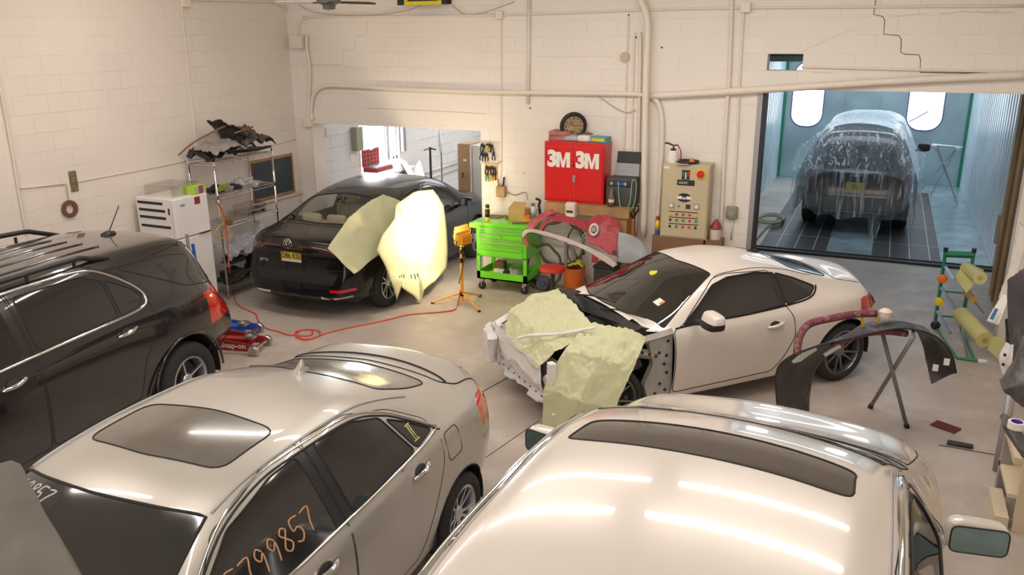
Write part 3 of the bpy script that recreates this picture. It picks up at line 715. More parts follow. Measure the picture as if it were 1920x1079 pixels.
def silver():
    root = thing('sedan', 'dusty champagne sedan with numbers written on its windows, at lower left', 'car', (-3.2, 2.99, 0), radians(271.3))
    S = dict(x0=-2.42, x1=2.55, top=[(-2.42, 1.02), (-2.3, 1.12), (-2.1, 1.165), (-1.65, 1.195), (-1.35, 1.255), (-.95, 1.39), (-.45, 1.465), (.1, 1.475), (.5, 1.45), (.85, 1.36), (1.5, 1.04), (2.1, .93), (2.4, .82), (2.55, .68)],
        rz=[(-2.42, .97), (-2.15, 1.11), (-1.65, 1.13), (-1.3, 1.18), (-.95, 1.30), (-.55, 1.395), (0, 1.41), (.4, 1.385), (.75, 1.29), (1.3, 1.02), (2.1, .88), (2.55, .62)],
        rw=[(-2.42, .58), (-1.7, .62), (-1.3, .60), (-.8, .585), (-.1, .60), (.45, .60), (.9, .64), (1.35, .72), (2.0, .66), (2.55, .5)],
        bz=[(-2.42, .88), (-1.9, 1.0), (-1.3, 1.02), (-.5, 1.0), (.4, .98), (1.2, .95), (2.0, .84), (2.55, .56)],
        bw=[(-2.42, .72), (-1.7, .80), (-1.0, .84), (0, .86), (1.0, .85), (1.8, .80), (2.55, .66)],
        w=[(-2.42, .80), (-1.6, .915), (-.8, .905), (.3, .91), (1.5, .92), (2.55, .8)],
        sw=[(-2.42, .72), (-1.5, .84), (0, .86), (1.5, .86), (2.55, .72)], sz=[(-2.42, .38), (-1.4, .24), (1.5, .24), (2.55, .3)], fz=[(-2.42, .32), (-1.4, .2), (1.5, .2), (2.55, .24)],
        kr=[(.2, .08), (.45, 0), (.62, .02), (.72, .07), (1.0, .10), (1.1, .2)], kf=[(.2, .1), (.5, 0), (.8, .1), (1.0, .3)], taper=[(-2.42, .84), (-2.0, .95), (-1.6, 1), (1.7, 1), (2.2, .93), (2.55, .74)], bowr=.14)
    c = Car(root, S, M['silver'], 2)
    A = 0
    c.cut('door', 's', rpoly([(-.08, .32), (1.02, .32), (1.08, .95), (.62, 1.31), (.2, 1.405), (-.08, 1.41)], .04), seam=.0028)
    c.cut('door', 's', rpoly([(-.09, .32), (-.09, 1.41), (-.5, 1.385), (-.86, 1.27), (-1.14, 1.1), (-1.12, .85), (-1.0, .62), (-.88, .4), (-.8, .32)], .05), seam=.0028)
    glassF = rpoly([(-.01, 1.005), (1.0, .985), (.9, 1.09), (.55, 1.29), (.2, 1.365), (-.01, 1.372)], .03)
    glassR = rpoly([(-.16, 1.01), (-.16, 1.372), (-.5, 1.345), (-.74, 1.27), (-.86, 1.03)], .03)
    glassQ = rpoly([(-.89, 1.03), (-.79, 1.24), (-.95, 1.16), (-1.12, 1.05)], .03)
    c.cut('pillar_trim', 's', rpoly([(-.17, 1.0), (0, 1.0), (0, 1.378), (-.17, 1.378)], .01), M['black'], seam=0, label='black pillar trim')
    for g in (glassF, glassR): c.cut('door_window', 's', g, M['dglass'], seam=.006)
    c.cut('quarter_window', 's', glassQ, M['dglass'], seam=.007)
    c.cut('windshield', 't', smooth2([(.58, -.57), (.645, -.35), (.68, 0), (.645, .35), (.58, .57)])+smooth2([(.85, .63), (1.30, .74), (1.46, .4), (1.52, 0), (1.46, -.4), (1.30, -.74), (.85, -.63)]), M['dglass'], seam=.008)
    c.cut('rear_window', 't', rpoly([(-.98, -.5), (-.92, 0), (-.98, .5), (-1.5, .56), (-1.58, 0), (-1.5, -.56)], .06), M['rearsheen'], seam=.006)
    c.cut('sunroof', 't', rpoly([(.33, -.44), (.38, 0), (.33, .44), (-.1, .44), (-.14, 0), (-.1, -.44)], .09), M['dusty'], seam=.005, label='dusty tinted sunroof glass')
    c.cut('trunk_lid', 't', rpoly([(-1.6, -.6), (-1.66, 0), (-1.6, .6), (-1.72, .68), (-2.2, .68), (-2.34, 0), (-2.2, -.68), (-1.72, -.68)], .05), seam=.006)
    c.cut('tail_light', 's', rpoly([(-1.92, .94), (-2.5, 1.06), (-2.5, .80), (-2.06, .79)], .03), M['redlens'], seam=.003)
    c.cut('tail_light', 'r', rpoly([(.45, .98), (.95, 1.0), (.95, .80), (.5, .81)], .03), M['redlens'], seam=.003); c.cut('tail_light', 'r', rpoly([(-.45, .98), (-.95, 1.0), (-.95, .80), (-.5, .81)], .03), M['redlens'], seam=.003)
    c.cut('fuel_door', 's', rpoly([(-1.17, .99), (-1.35, .99), (-1.36, .80), (-1.18, .80)], .04), side=1, both=False, seam=.0035)
    for ax in (-1.36, 1.4): c.cut('arch', 's', arch_poly(ax, .30, .35, .16), rm=True, seam=.006)
    # chrome around the window line, roof ditch
    dl = [(1.1, .985), (.05, 1.0), (-.85, 1.015), (-1.16, 1.035)]; up = [(-1.18, 1.04), (-.98, 1.175), (-.78, 1.285), (-.5, 1.37), (0, 1.398), (.3, 1.385), (.6, 1.305), (.95, 1.1), (1.12, .985)]
    c.strip('window_trim', 's', smooth2(dl), M['chrome'], .011); c.strip('window_trim', 's', smooth2(up), M['chrome'], .008); c.strip('window_gasket', 's', [(x, z-.02) for x, z in smooth2(up)], M['black'], .007)
    for s in (1, -1): c.strip('roof_ditch', 't', [(x, y*s) for x, y in smooth2([(-1.15, .60), (-.7, .575), (-.1, .57), (.3, .565), (.55, .575)])], M['grey'], .008, both=False)
    c.strip('trunk_chrome', 't', smooth2([(-1.66, -.63), (-1.745, -.3), (-1.77, 0), (-1.745, .3), (-1.66, .63)]), M['seam'], .01)
    for s in (1, -1):
        dd = c
        door_handle(c, .17, .895, M['chrome'], s, .2, tilt=.0); door_handle(c, -.83, .925, M['chrome'], s, .2)
    shark_fin(c, -.86, M['silver'])
    c.finish()
    for s in (1, -1):
        for ax in (-1.36, 1.4): wheel(root, ax, s*.80, .30, .215, s, 10); arch_liner(root, ax, .30, .36, s, .88, .55, M['dark'])
    MB().box(-1.9, 2.2, -.7, .7, .22, .3).build('floor_pan', M['dark'], root)
    write_on(c, 's', 1, '5799857', .70, 1.055, .105, M['chalk'], c.objs[('door_window', 1)], sx=.75, slant=.03)
    write_on(c, 's', 1, 'I', -.90, 1.06, .085, M['ychalk'], c.objs[('quarter_window', 1)], sx=.9)
    write_on(c, 't', 1, '5799857', .72, -.62, .085, M['wchalk'], c.objs[('windshield', 0)], sx=.64, rot=-.2)
    # raised bonnet leaning against the glass side, as in the photo's corner
    hood = MB()
    a, b, cc, d = Vector((1.45, -.8, 1.05)), Vector((1.45, .8, 1.05)), Vector((1.05, .8, 2.0)), Vector((1.05, -.8, 2.0))
    return root, c
sed, sedc = silver()

# ------------------------------------------------------------ dark SUV, left
def suv():
    root = thing('suv', 'dark charcoal suv with roof rails parked along the left side', 'car', (-6.45, 3.72, 0), radians(275))
    S = dict(x0=-2.46, x1=2.45, top=[(-2.46, .95), (-2.36, 1.14), (-2.16, 1.45), (-1.97, 1.63), (-1.5, 1.68), (-.8, 1.705), (0, 1.70), (.5, 1.64), (.9, 1.5), (1.5, 1.16), (2.1, 1.04), (2.35, .9), (2.45, .75)],
        rz=[(-2.46, .92), (-2.36, 1.11), (-2.16, 1.40), (-1.97, 1.57), (-1.5, 1.625), (-.8, 1.655), (0, 1.65), (.5, 1.58), (.85, 1.45), (1.35, 1.14), (2.1, .98), (2.45, .7)],
        rw=[(-2.46, .6), (-2.1, .60), (-1.5, .61), (0, .64), (.8, .66), (1.4, .74), (2.0, .68), (2.45, .55)],
        bz=[(-2.46, .88), (-2.1, 1.13), (-1.5, 1.17), (-.5, 1.14), (.5, 1.10), (1.4, 1.04), (2.1, .93), (2.45, .62)],
        bw=[(-2.46, .74), (-2.0, .80), (-1.2, .845), (0, .86), (1.4, .85), (2.45, .72)],
        w=[(-2.46, .84), (-1.9, .90), (-1.5, .93), (-.8, .905), (.5, .91), (1.4, .93), (2.45, .84)],
        sw=[(-2.46, .76), (-1.5, .86), (1.4, .86), (2.45, .76)], sz=[(-2.46, .42), (-1.5, .3), (1.4, .3), (2.45, .38)], fz=[(-2.46, .36), (-1.5, .24), (1.4, .24), (2.45, .3)],
        kr=[(.3, .06), (.5, 0), (.7, .02), (.9, .04), (1.2, .06), (1.6, .05)], kf=[(.2, .1), (.55, 0), (.9, .12), (1.1, .3)], taper=[(-2.46, .92), (-2.15, .975), (-1.7, 1), (1.7, 1), (2.2, .94), (2.45, .8)], bowr=.09)
    c = Car(root, S, M['darkpaint'], 2)
    c.cut('door', 's', rpoly([(.02, .42), (1.05, .42), (1.12, 1.0), (.75, 1.45), (.4, 1.6), (.02, 1.65)], .05))
    c.cut('door', 's', rpoly([(.0, .42), (.0, 1.65), (-.75, 1.64), (-1.05, 1.5), (-1.22, 1.2), (-1.16, .95), (-1.0, .75), (-.92, .42)], .06))
    c.cut('door_window', 's', rpoly([(.1, 1.185), (1.05, 1.14), (.72, 1.43), (.42, 1.55), (.1, 1.585)], .03), M['tglass'], seam=.006)
    c.cut('door_window', 's', rpoly([(-.04, 1.19), (-.04, 1.59), (-.68, 1.575), (-.84, 1.5), (-.84, 1.2)], .04), M['tglass'], seam=.006)
    c.cut('quarter_window', 's', rpoly([(-.87, 1.2), (-.87, 1.5), (-1.1, 1.36), (-1.16, 1.27), (-1.08, 1.215)], .03), M['tglass'], seam=.006)
    c.cut('rear_quarter_glass', 's', rpoly([(-1.05, 1.545), (-1.97, 1.565), (-2.26, 1.18), (-2.05, 1.155), (-1.72, 1.215)], .03), M['tglass'], seam=.005, label='dark wraparound rear quarter glass')
    c.cut('rear_window', 'r', rpoly([(-.56, 1.18), (.56, 1.18), (.5, 1.52), (-.5, 1.52)], .05), M['tglass'], seam=.005)
    c.cut('windshield', 't', rpoly([(.62, -.6), (.72, 0), (.62, .6), (1.28, .72), (1.5, 0), (1.28, -.72)], .06), M['tglass'], seam=.008)
    c.cut('tail_light', 's', rpoly([(-1.99, 1.09), (-2.16, 1.19), (-2.6, 1.18), (-2.6, .84), (-2.28, .84), (-2.14, .98)], .03), M['redlens'], seam=.004, label='clear red tail light')
    c.cut('tail_light', 'r', rpoly([(.62, 1.1), (1, 1.1), (1, .78), (.75, .78)], .03), M['redlens'], seam=.003); c.cut('tail_light', 'r', rpoly([(-.62, 1.1), (-1, 1.1), (-1, .78), (-.75, .78)], .03), M['redlens'], seam=.003)
    for ax in (-1.5, 1.36): c.cut('arch', 's', arch_poly(ax, .36, .44, .2), rm=True, seam=.007)
    c.cut('bumper_gap', 's', [(-2.5, .3), (-2.5, .58), (-1.98, .6), (-1.93, .3)], rm=True, seam=.006)
    c.cut('bumper_gap', 'r', [(-.95, .3), (-.95, .6), (.95, .6), (.95, .3)], rm=True, seam=0)
    # chrome surround of the side glass
    ring = smooth2([(1.15, 1.135), (.5, 1.15), (0, 1.165), (-.6, 1.175), (-1.08, 1.19), (-1.19, 1.26), (-1.12, 1.38), (-.92, 1.53), (-.74, 1.605), (-.4, 1.625), (0, 1.628), (.4, 1.60), (.7, 1.49), (.95, 1.31), (1.13, 1.14)], 6)
    c.strip('window_trim', 's', ring, M['chrome'], .013, closed=True)
    for s in (1, -1):
        # roof rails on short feet
        l = c.line('t', 1, [(x, .60*s) for x in np.linspace(-1.05 if s > 0 else -1.7, .45, 16)], lift=.0)
        pts = [p+Vector((0, 0, (.065 if s > 0 else .10)*min(1, 6*min(i, len(l)-1-i)/len(l)+.0))) for i, p in enumerate(l)]
        MB().tube(pts, .022, 8).build('roof_rail', M['black'], root, smooth=True)
        ft = MB()
        for i in (len(l)//4, len(l)//2, 3*len(l)//4): ft.tube([l[i], l[i]+Vector((0, 0, .065))], .014, 6)
        ft.build('rail_foot', M['black'], root)
        door_handle(c, .24, 1.045, M['chrome'], s, .22); door_handle(c, -.86, 1.065, M['chrome'], s, .22)
        c.strip('roof_seam', 't', [(x, .665*s) for x in np.linspace(-1.9, .6, 20)], M['seam'], .004)
    for k in (-.36, -.18, 0, .18, .36): c.strip('roof_rib', 't', [(x, k) for x in np.linspace(-1.2, .3, 12)], M['darkpaint'], .012)
    p, _ = c.onsurf('t', 1, (-1.62, .06))
    MB().lathe([(0, .0), (.05, 0), (.04, .03), (.015, .045), (0, .05)], 14, T(p.x, p.y, p.z-.012)@Matrix.Diagonal((1.9, 1, 1, 1))).tube([p+Vector((-.02, 0, .03)), p+Vector((-.18, 0, .24))], .005, 6).build('antenna', M['black'], root, smooth=True)
    c.finish()
    for s in (1, -1):
        for ax in (-1.5, 1.36): wheel(root, ax, s*.81, .36, .235, s, 5, .62); arch_liner(root, ax, .36, .45, s, .89, .5, M['dark'])
        MB().tube([c_ for c_ in [Vector((-1.5+.45*cos(a), s*.925, .36+.45*sin(a))) for a in np.linspace(0, pi, 20)]], .012, 6).build('arch_lip', M['darkpaint'], root, smooth=True)
    # exposed structure where the rear bumper is missing
    MB().rbox(-2.12, -2.04, -.62, .62, .44, .54, .01).build('crash_bar', M['dark'], root)
    MB().rbox(-2.06, -1.9, .5, .74, .38, .58, .02).rbox(-2.02, -1.9, .7, .84, .5, .6, .02).rbox(-2.06, -1.9, -.74, -.5, .38, .58, .02).build('bumper_bracket', M['steel'], root)
    MB().box(-1.95, 2.2, -.72, .72, .3, .4).box(-1.98, -1.9, -.8, .8, .3, .7).build('floor_pan', M['dark'], root)
    return root
suv()

# ------------------------------------------------------------ cream car in the foreground, seen over its roof
def cream():
    root = thing('saloon_car', 'cream car with long dark sunroof filling the bottom of the view', 'car', (-.53, 2.87, 0), radians(88))
    S = dict(x0=-2.6, x1=2.62, top=[(-2.6, 1.0), (-2.4, 1.15), (-1.9, 1.3), (-1.0, 1.66), (-.4, 1.735), (0, 1.75), (.45, 1.74), (.82, 1.68), (1.4, 1.40), (1.75, 1.26), (2.2, 1.19), (2.5, 1.07), (2.62, .9)],
        rz=[(-2.6, .96), (-1.9, 1.25), (-1.0, 1.60), (-.4, 1.68), (0, 1.69), (.4, 1.68), (.72, 1.62), (1.35, 1.34), (1.75, 1.21), (2.2, 1.12), (2.62, .84)],
        rw=[(-2.6, .6), (-1.6, .70), (-.6, .755), (0, .75), (.6, .73), (1.0, .74), (1.5, .82), (2.0, .78), (2.62, .62)],
        bz=[(-2.6, .9), (-1.5, 1.16), (0, 1.17), (1.2, 1.14), (1.8, 1.12), (2.2, 1.04), (2.62, .74)],
        bw=[(-2.6, .76), (-1.5, .93), (0, .965), (1.1, .96), (1.8, .92), (2.62, .80)],
        w=[(-2.6, .84), (-1.4, .98), (0, .995), (1.4, .995), (2.62, .9)], sw=[(-2.6, .76), (0, .88), (2.62, .76)], sz=[(-2.6, .38), (0, .25), (2.62, .34)], fz=[(-2.6, .32), (0, .2), (2.62, .28)],
        kr=[(.2, .1), (.5, 0), (1.1, .1)], kf=[(.2, .1), (.55, 0), (.9, .06), (1.1, .16)], taper=[(-2.6, .8), (-2.2, .96), (-1.8, 1), (1.8, 1), (2.25, .96), (2.62, .84)])
    c = Car(root, S, M['goldpaint'], 2)
    c.cut('door', 's', rpoly([(-.15, .35), (1.15, .35), (1.2, 1.14), (.95, 1.46), (.5, 1.64), (-.15, 1.67)], .05), seam=.003)
    c.cut('door', 's', rpoly([(-.17, .35), (-.17, 1.67), (-.9, 1.6), (-1.25, 1.36), (-1.2, .8), (-1.0, .35)], .05), seam=.003)
    c.cut('door_window', 's', rpoly([(-.08, 1.2), (1.02, 1.18), (.98, 1.34), (.84, 1.48), (.45, 1.60), (-.08, 1.625)], .07), M['sideglass'], seam=.008)
    c.cut('door_window', 's', rpoly([(-.24, 1.2), (-.24, 1.625), (-.85, 1.56), (-1.1, 1.36), (-1.05, 1.21)], .06), M['sideglass'], seam=.008)
    c.cut('windshield', 't', smooth2([(.76, -.66), (.84, -.4), (.88, 0), (.84, .4), (.76, .66)])+smooth2([(1.3, .78), (1.52, .5), (1.62, 0), (1.52, -.5), (1.3, -.78)]), M['tglass'], seam=.004)
    c.cut('sunroof', 't', rpoly(smooth2([(.42, -.565), (.50, -.54), (.56, -.3), (.58, 0), (.56, .3), (.50, .55), (.42, .60)])+smooth2([(.30, .62), (.255, .59), (.28, .3), (.29, 0), (.28, -.3), (.255, -.53), (.30, -.57)]), .05), M['roofglass'], seam=.005, label='dark tinted glass sunroof')
    c.cut('hood', 't', smooth2([(1.42, -.78), (1.58, -.45), (1.64, 0), (1.58, .45), (1.42, .78)])+smooth2([(1.9, .84), (2.25, .78), (2.48, .45), (2.54, 0), (2.48, -.45), (2.25, -.78), (1.9, -.84)]), seam=.004)
    for ax in (-1.5, 1.4): c.cut('arch', 's', arch_poly(ax, .34, .39, .18), rm=True, seam=.006)
    for s in (1, -1):
        c.strip('roof_moulding', 't', [(x, y*s) for x, y in smooth2([(-2.0, .74), (-1.2, .755), (-.5, .765), (0, .76), (.5, .745), (.76, .74)])], M['chrome'], .024)
        c.strip('roof_moulding', 't', [(x, y*s) for x, y in smooth2([(-2.0, .785), (-1.2, .80), (-.5, .81), (0, .80), (.5, .785), (.76, .78)])], M['black'], .008)
        c.strip('roof_moulding', 't', [(x, y*s) for x, y in smooth2([(-2.0, .70), (-1.2, .715), (-.5, .725), (0, .72), (.5, .705), (.74, .70)])], M['grey'], .006)
        c.strip('window_trim', 's', smooth2([(1.1, 1.17), (1.05, 1.36), (.9, 1.49), (.5, 1.635), (0, 1.655), (-.6, 1.64)]), M['chrome'], .008)
    for s in (1, -1): side_mirror(c, 1.16, 1.14, M['goldpaint'], s, off=.05, w=.28, h=.17, d=.13, outy=.91, yaw=.2, base=False)
    c.finish()
    for s in (1, -1):
        for ax in (-1.5, 1.4): wheel(root, ax, s*.83, .34, .225, s, 8); arch_liner(root, ax, .34, .39, s, .9, .55, M['dark'])
    MB().box(-2.2, 2.2, -.72, .72, .22, .3).build('floor_pan', M['dark'], root)
    # cabin
    for s in (.38, -.38):
        st = MB().rbox(-.1, .45, s-.26, s+.26, .45, .68, .06).rbox(-.3, -.08, s-.25, s+.25, .6, 1.25, .07).rbox(-.27, -.15, s-.13, s+.13, 1.27, 1.42, .05).build('seat', M['seatfab'], root, smooth=True, ang=40)
    MB().rbox(1.0, 1.5, -.75, .75, .8, 1.04, .05).build('dashboard', M['dark'], root)
    return root
M['sideglass'] = glass_mat('side_glass', (.55, .58, .55), .08)
M['roofglass'] = mat('sunroof_glass', (.055, .045, .038), .05, spec=.8, coat=1)
M['seatfab'] = mat('beige_seat', (.52, .44, .33), .7)
cream()

# ------------------------------------------------------------ black sedan being sprayed
def jetta():
    root = thing('sedan', 'black sedan partly covered in masking paper, entering the left bay', 'car', (-6.62, 10.15, 0), radians(91.1))
    S = dict(x0=-2.30, x1=2.38, top=[(-2.30, .93), (-2.18, 1.035), (-2.05, 1.05), (-1.6, 1.09), (-1.3, 1.19), (-.9, 1.35), (-.5, 1.43), (0, 1.465), (.4, 1.45), (.75, 1.37), (1.35, 1.08), (1.9, .97), (2.25, .83), (2.38, .68)],
        rz=[(-2.30, .88), (-2.1, .99), (-1.6, 1.03), (-1.3, 1.11), (-.9, 1.27), (-.5, 1.37), (0, 1.405), (.4, 1.385), (.7, 1.31), (1.25, 1.04), (1.9, .92), (2.38, .62)],
        rw=[(-2.30, .62), (-1.7, .74), (-1.2, .68), (-.5, .61), (.3, .60), (.8, .65), (1.3, .72), (1.9, .66), (2.38, .5)],
        bz=[(-2.30, .83), (-1.9, .96), (-1.2, .97), (0, .95), (1.0, .93), (1.9, .85), (2.38, .56)],
        bw=[(-2.30, .74), (-1.7, .80), (-1.0, .83), (0, .84), (1.1, .83), (1.9, .78), (2.38, .66)],
        w=[(-2.30, .82), (-1.5, .90), (-.5, .885), (1.3, .90), (2.38, .8)], sw=[(-2.30, .74), (-1.4, .84), (1.4, .84), (2.38, .72)], sz=[(-2.30, .34), (-1.4, .22), (1.4, .22), (2.38, .3)], fz=[(-2.30, .28), (-1.4, .18), (1.4, .18), (2.38, .24)],
        kr=[(.2, .06), (.3, .02), (.5, 0), (.6, .02), (.68, .06), (.9, .07), (1.02, .03)], kf=[(.2, .1), (.5, 0), (.8, .12), (1.0, .3)], taper=[(-2.30, .87), (-2.1, .955), (-1.7, 1), (1.6, 1), (2.1, .92), (2.38, .74)], bowr=.14)
    c = Car(root, S, M['blackpaint'], 2)
    c.cut('door', 's', rpoly([(.0, .3), (1.0, .3), (1.05, .92), (.6, 1.28), (.25, 1.38), (.0, 1.39)], .04)); c.cut('door', 's', rpoly([(-.02, .3), (-.02, 1.39), (-.5, 1.34), (-.95, 1.18), (-1.1, 1.0), (-1.0, .7), (-.85, .45), (-.8, .3)], .05))
    c.cut('door_window', 's', rpoly([(.05, .975), (.95, .96), (.55, 1.25), (.25, 1.345), (.05, 1.355)], .03), M['clearglass'], seam=.006); c.cut('door_window', 's', rpoly([(-.06, .975), (-.06, 1.355), (-.5, 1.31), (-.85, 1.18), (-.98, 1.05), (-.9, .985)], .03), M['clearglass'], seam=.006)
    c.cut('windshield', 't', rpoly([(.52, -.5), (.64, 0), (.52, .5), (1.1, .68), (1.32, 0), (1.1, -.68)], .05), M['clearglass'], seam=.006)
    c.cut('rear_window', 't', rpoly([(-.90, -.55), (-.83, 0), (-.90, .55), (-1.46, .70), (-1.57, 0), (-1.46, -.70)], .06), M['clearglass'], seam=.008)
    c.cut('trunk_lid', 't', rpoly([(-1.58, -.5), (-1.64, 0), (-1.58, .5), (-1.75, .64), (-2.35, .62), (-2.4, 0), (-2.35, -.62), (-1.75, -.64)], .04), seam=.004)
    for s in (1, -1):
        c.cut('tail_light', 'r', rpoly([(s*.50, .88), (s*.60, .93), (s*.95, .975), (s*.95, .84), (s*.66, .81)], .02), M['taillens'], seam=.003)
        if s == -1: c.cut('reflector', 'r', rpoly([(s*.5, .415), (s*.78, .43), (s*.78, .39), (s*.52, .38)], .01), M['redlens'], seam=0)
        c.cut('exhaust_trim', 'r', rpoly([(s*.38, .315), (s*.74, .325), (s*.74, .30), (s*.4, .292)], .008), M['chrome'], seam=0)
    c.cut('tail_light', 's', rpoly([(-1.85, .90), (-2.4, .98), (-2.4, .82), (-2.05, .82)], .03), M['taillens'], seam=.003)
    c.cut('lower_valance', 'r', rpoly([(-.62, .60), (.62, .60), (.56, .47), (-.56, .47)], .04), M['black'], seam=.003)
    for ax in (-1.343, 1.343): c.cut('arch', 's', arch_poly(ax, .33, .375, .16), rm=True, seam=.006)
    c.strip('bumper_seam', 'r', smooth2([(-.86, .70), (-.6, .655), (0, .645), (.6, .655), (.86, .70)]), M['seam'], .004, step_=None) if False else c.strip('bumper_seam', 'r', smooth2([(-.86, .70), (-.6, .655), (0, .645), (.6, .655), (.86, .70)]), M['seam'], .005)
    p, _ = c.onsurf('t', 1, (-.98, 0)); shark_fin(c, -.98, M['black'], .06, .13)
    for s in (1, -1): side_mirror(c, .78, 1.0, M['blackpaint'], s, off=.08, w=.19, h=.13, d=.11, yaw=.2)
    door_handle(c, .12, .84, M['blackpaint'], -1); door_handle(c, -.82, .86, M['blackpaint'], -1)
    c.finish()
    for s in (1, -1):
        for ax in (-1.343, 1.343): wheel(root, ax, s*.79, .33, .225, s, 10, .66); arch_liner(root, ax, .33, .38, s, .86, .5, M['dark'])
    MB().box(-1.9, 2.0, -.72, .72, .2, .28).build('floor_pan', M['dark'], root)
    pc, _ = c.onsurf('r', 1, (0, .80)); 
    rm = Matrix(((0, 0, -1, 0), (-1, 0, 0, 0), (0, 1, 0, 0), (0, 0, 0, 1)))
    plt = plate(root, T(pc.x-.012, .06, .79)@rm, 'D86 KSS')
    MB().box(-.152, .152, -.075, -.05, .0001, .0012, T(pc.x-.012, .06, .79)@rm).build('plate_base_band', mat('plate_white', (.7, .7, .66), .5), plt)
    bc, _ = c.onsurf('r', 1, (0, .965)); bm_ = T(bc.x-.006, 0.02, .975)@rm
    b = MB(); b.tube([bm_@Vector((.058*cos(a), .058*sin(a), 0)) for a in np.linspace(0, 2*pi, 25)[:-1]], .005, 6, closed=True)
    b.tube([bm_@Vector(q) for q in ((-.035, .034, 0), (-.012, -.044, 0), (0, -.008, 0), (.012, -.044, 0), (.035, .034, 0))], .0045, 5).tube([bm_@Vector(q) for q in ((-.016, .046, 0), (0, .004, 0), (.016, .046, 0))], .0045, 5)
    b.build('trunk_emblem', M['chrome'], root, smooth=True, label='round chrome emblem')
    text_mesh('JETTA', .05, M['chrome'], root, 'model_lettering', T(c.onsurf('r', 1, (.52, .70))[0].x-.002, .5, .70)@rm, .002, .001, 1.0)
    # cabin
    for s in (.36, -.36):
        MB().rbox(-.15, .4, s-.25, s+.25, .4, .62, .06).rbox(-.36, -.16, s-.24, s+.24, .55, 1.12, .07).rbox(-.36, -.24, s-.12, s+.12, 1.1, 1.27, .05).build('seat', M['seatfab'], root, smooth=True, ang=40)
    mb = MB().rbox(-1.0, -.5, -.62, .62, .4, .6, .06).rbox(-1.2, -.98, -.62, .62, .5, 1.02, .07)
    for y in (-.4, 0, .4): mb.rbox(-1.22, -1.12, y-.15, y+.15, 1.0, 1.13, .045)
    mb.build('rear_bench', M['seatfab'], root, smooth=True, ang=40)
    MB().box(-1.55, -1.15, -.6, .6, .96, .98).build('parcel_shelf', M['seatfab'], root)
    MB().rbox(.75, 1.15, -.7, .7, .7, .96, .05).build('dashboard', M['dark'], root)
    return root, c
M['clearglass'] = glass_mat('clear_glass', (.75, .8, .76), .05)
M['taillens'] = mat('dark_red_lens', (.07, .005, .006), .12, coat=1)
jet, jetc = jetta()
# ------------------------------------------------------------ white coupe with its nose stripped
M['primer'] = mat('bare_white_structure', (.80, .79, .77), .5, var=.08, vscale=8, dirt=(.45, .40, .35), dscale=5, damt=.5)
M['apron'] = mat('dusty_grey_apron', (.40, .38, .35), .6, var=.2, vscale=8)
M['engine'] = mat('engine_black', (.02, .02, .021), .5, var=.4, vscale=12)
M['engalu'] = mat('engine_alloy', (.30, .29, .27), .45, .5)
M['frsglass'] = glass_mat('coupe_glass', (.36, .37, .34), .16)
M['darkalloy'] = mat('dark_alloy', (.22, .22, .23), .3, .8)
M['amber'] = mat('amber_cap', (.8, .4, .03), .5)
def crumple(fn, amp=.012, seed=0, f=7):
    import mathutils.noise as N
    def g(u, v):
        p = Vector(fn(u, v)); q = p*f+Vector((seed*3.1, seed*1.7, 0))
        d = N.noise(q)*amp*1.6+abs(N.noise(q*2.3))*amp*1.3+abs(N.noise(q*5.1))*amp*.6
        return p+Vector((N.noise(q+Vector((9, 0, 0)))*.5, N.noise(q+Vector((0, 9, 0)))*.5, 1)).normalized()*d
    return g
def bil(c, sag=0, axis=2):
    # bilinear patch over a grid of control rows
    rows = [[Vector(p) for p in r] for r in c]
    def f(u, v):
        def along(r, t):
            k = min(int(t*(len(r)-1)), len(r)-2); q = t*(len(r)-1)-k; return r[k].lerp(r[k+1], q*q*(3-2*q)*.5+q*.5)
        col = [along(r, v) for r in rows]; return along(col, u)
    return f
def sheet(name, ctrl, m, parent=None, nu=26, nv=26, amp=.012, seed=0, solid=.0015, f=7, label=None):
    o = MB().grid(crumple(bil(ctrl), amp, seed, f), nu, nv).build(name, m, parent, smooth=True, solid=solid, recalc=False)
    if label: o['label'] = label
    return o

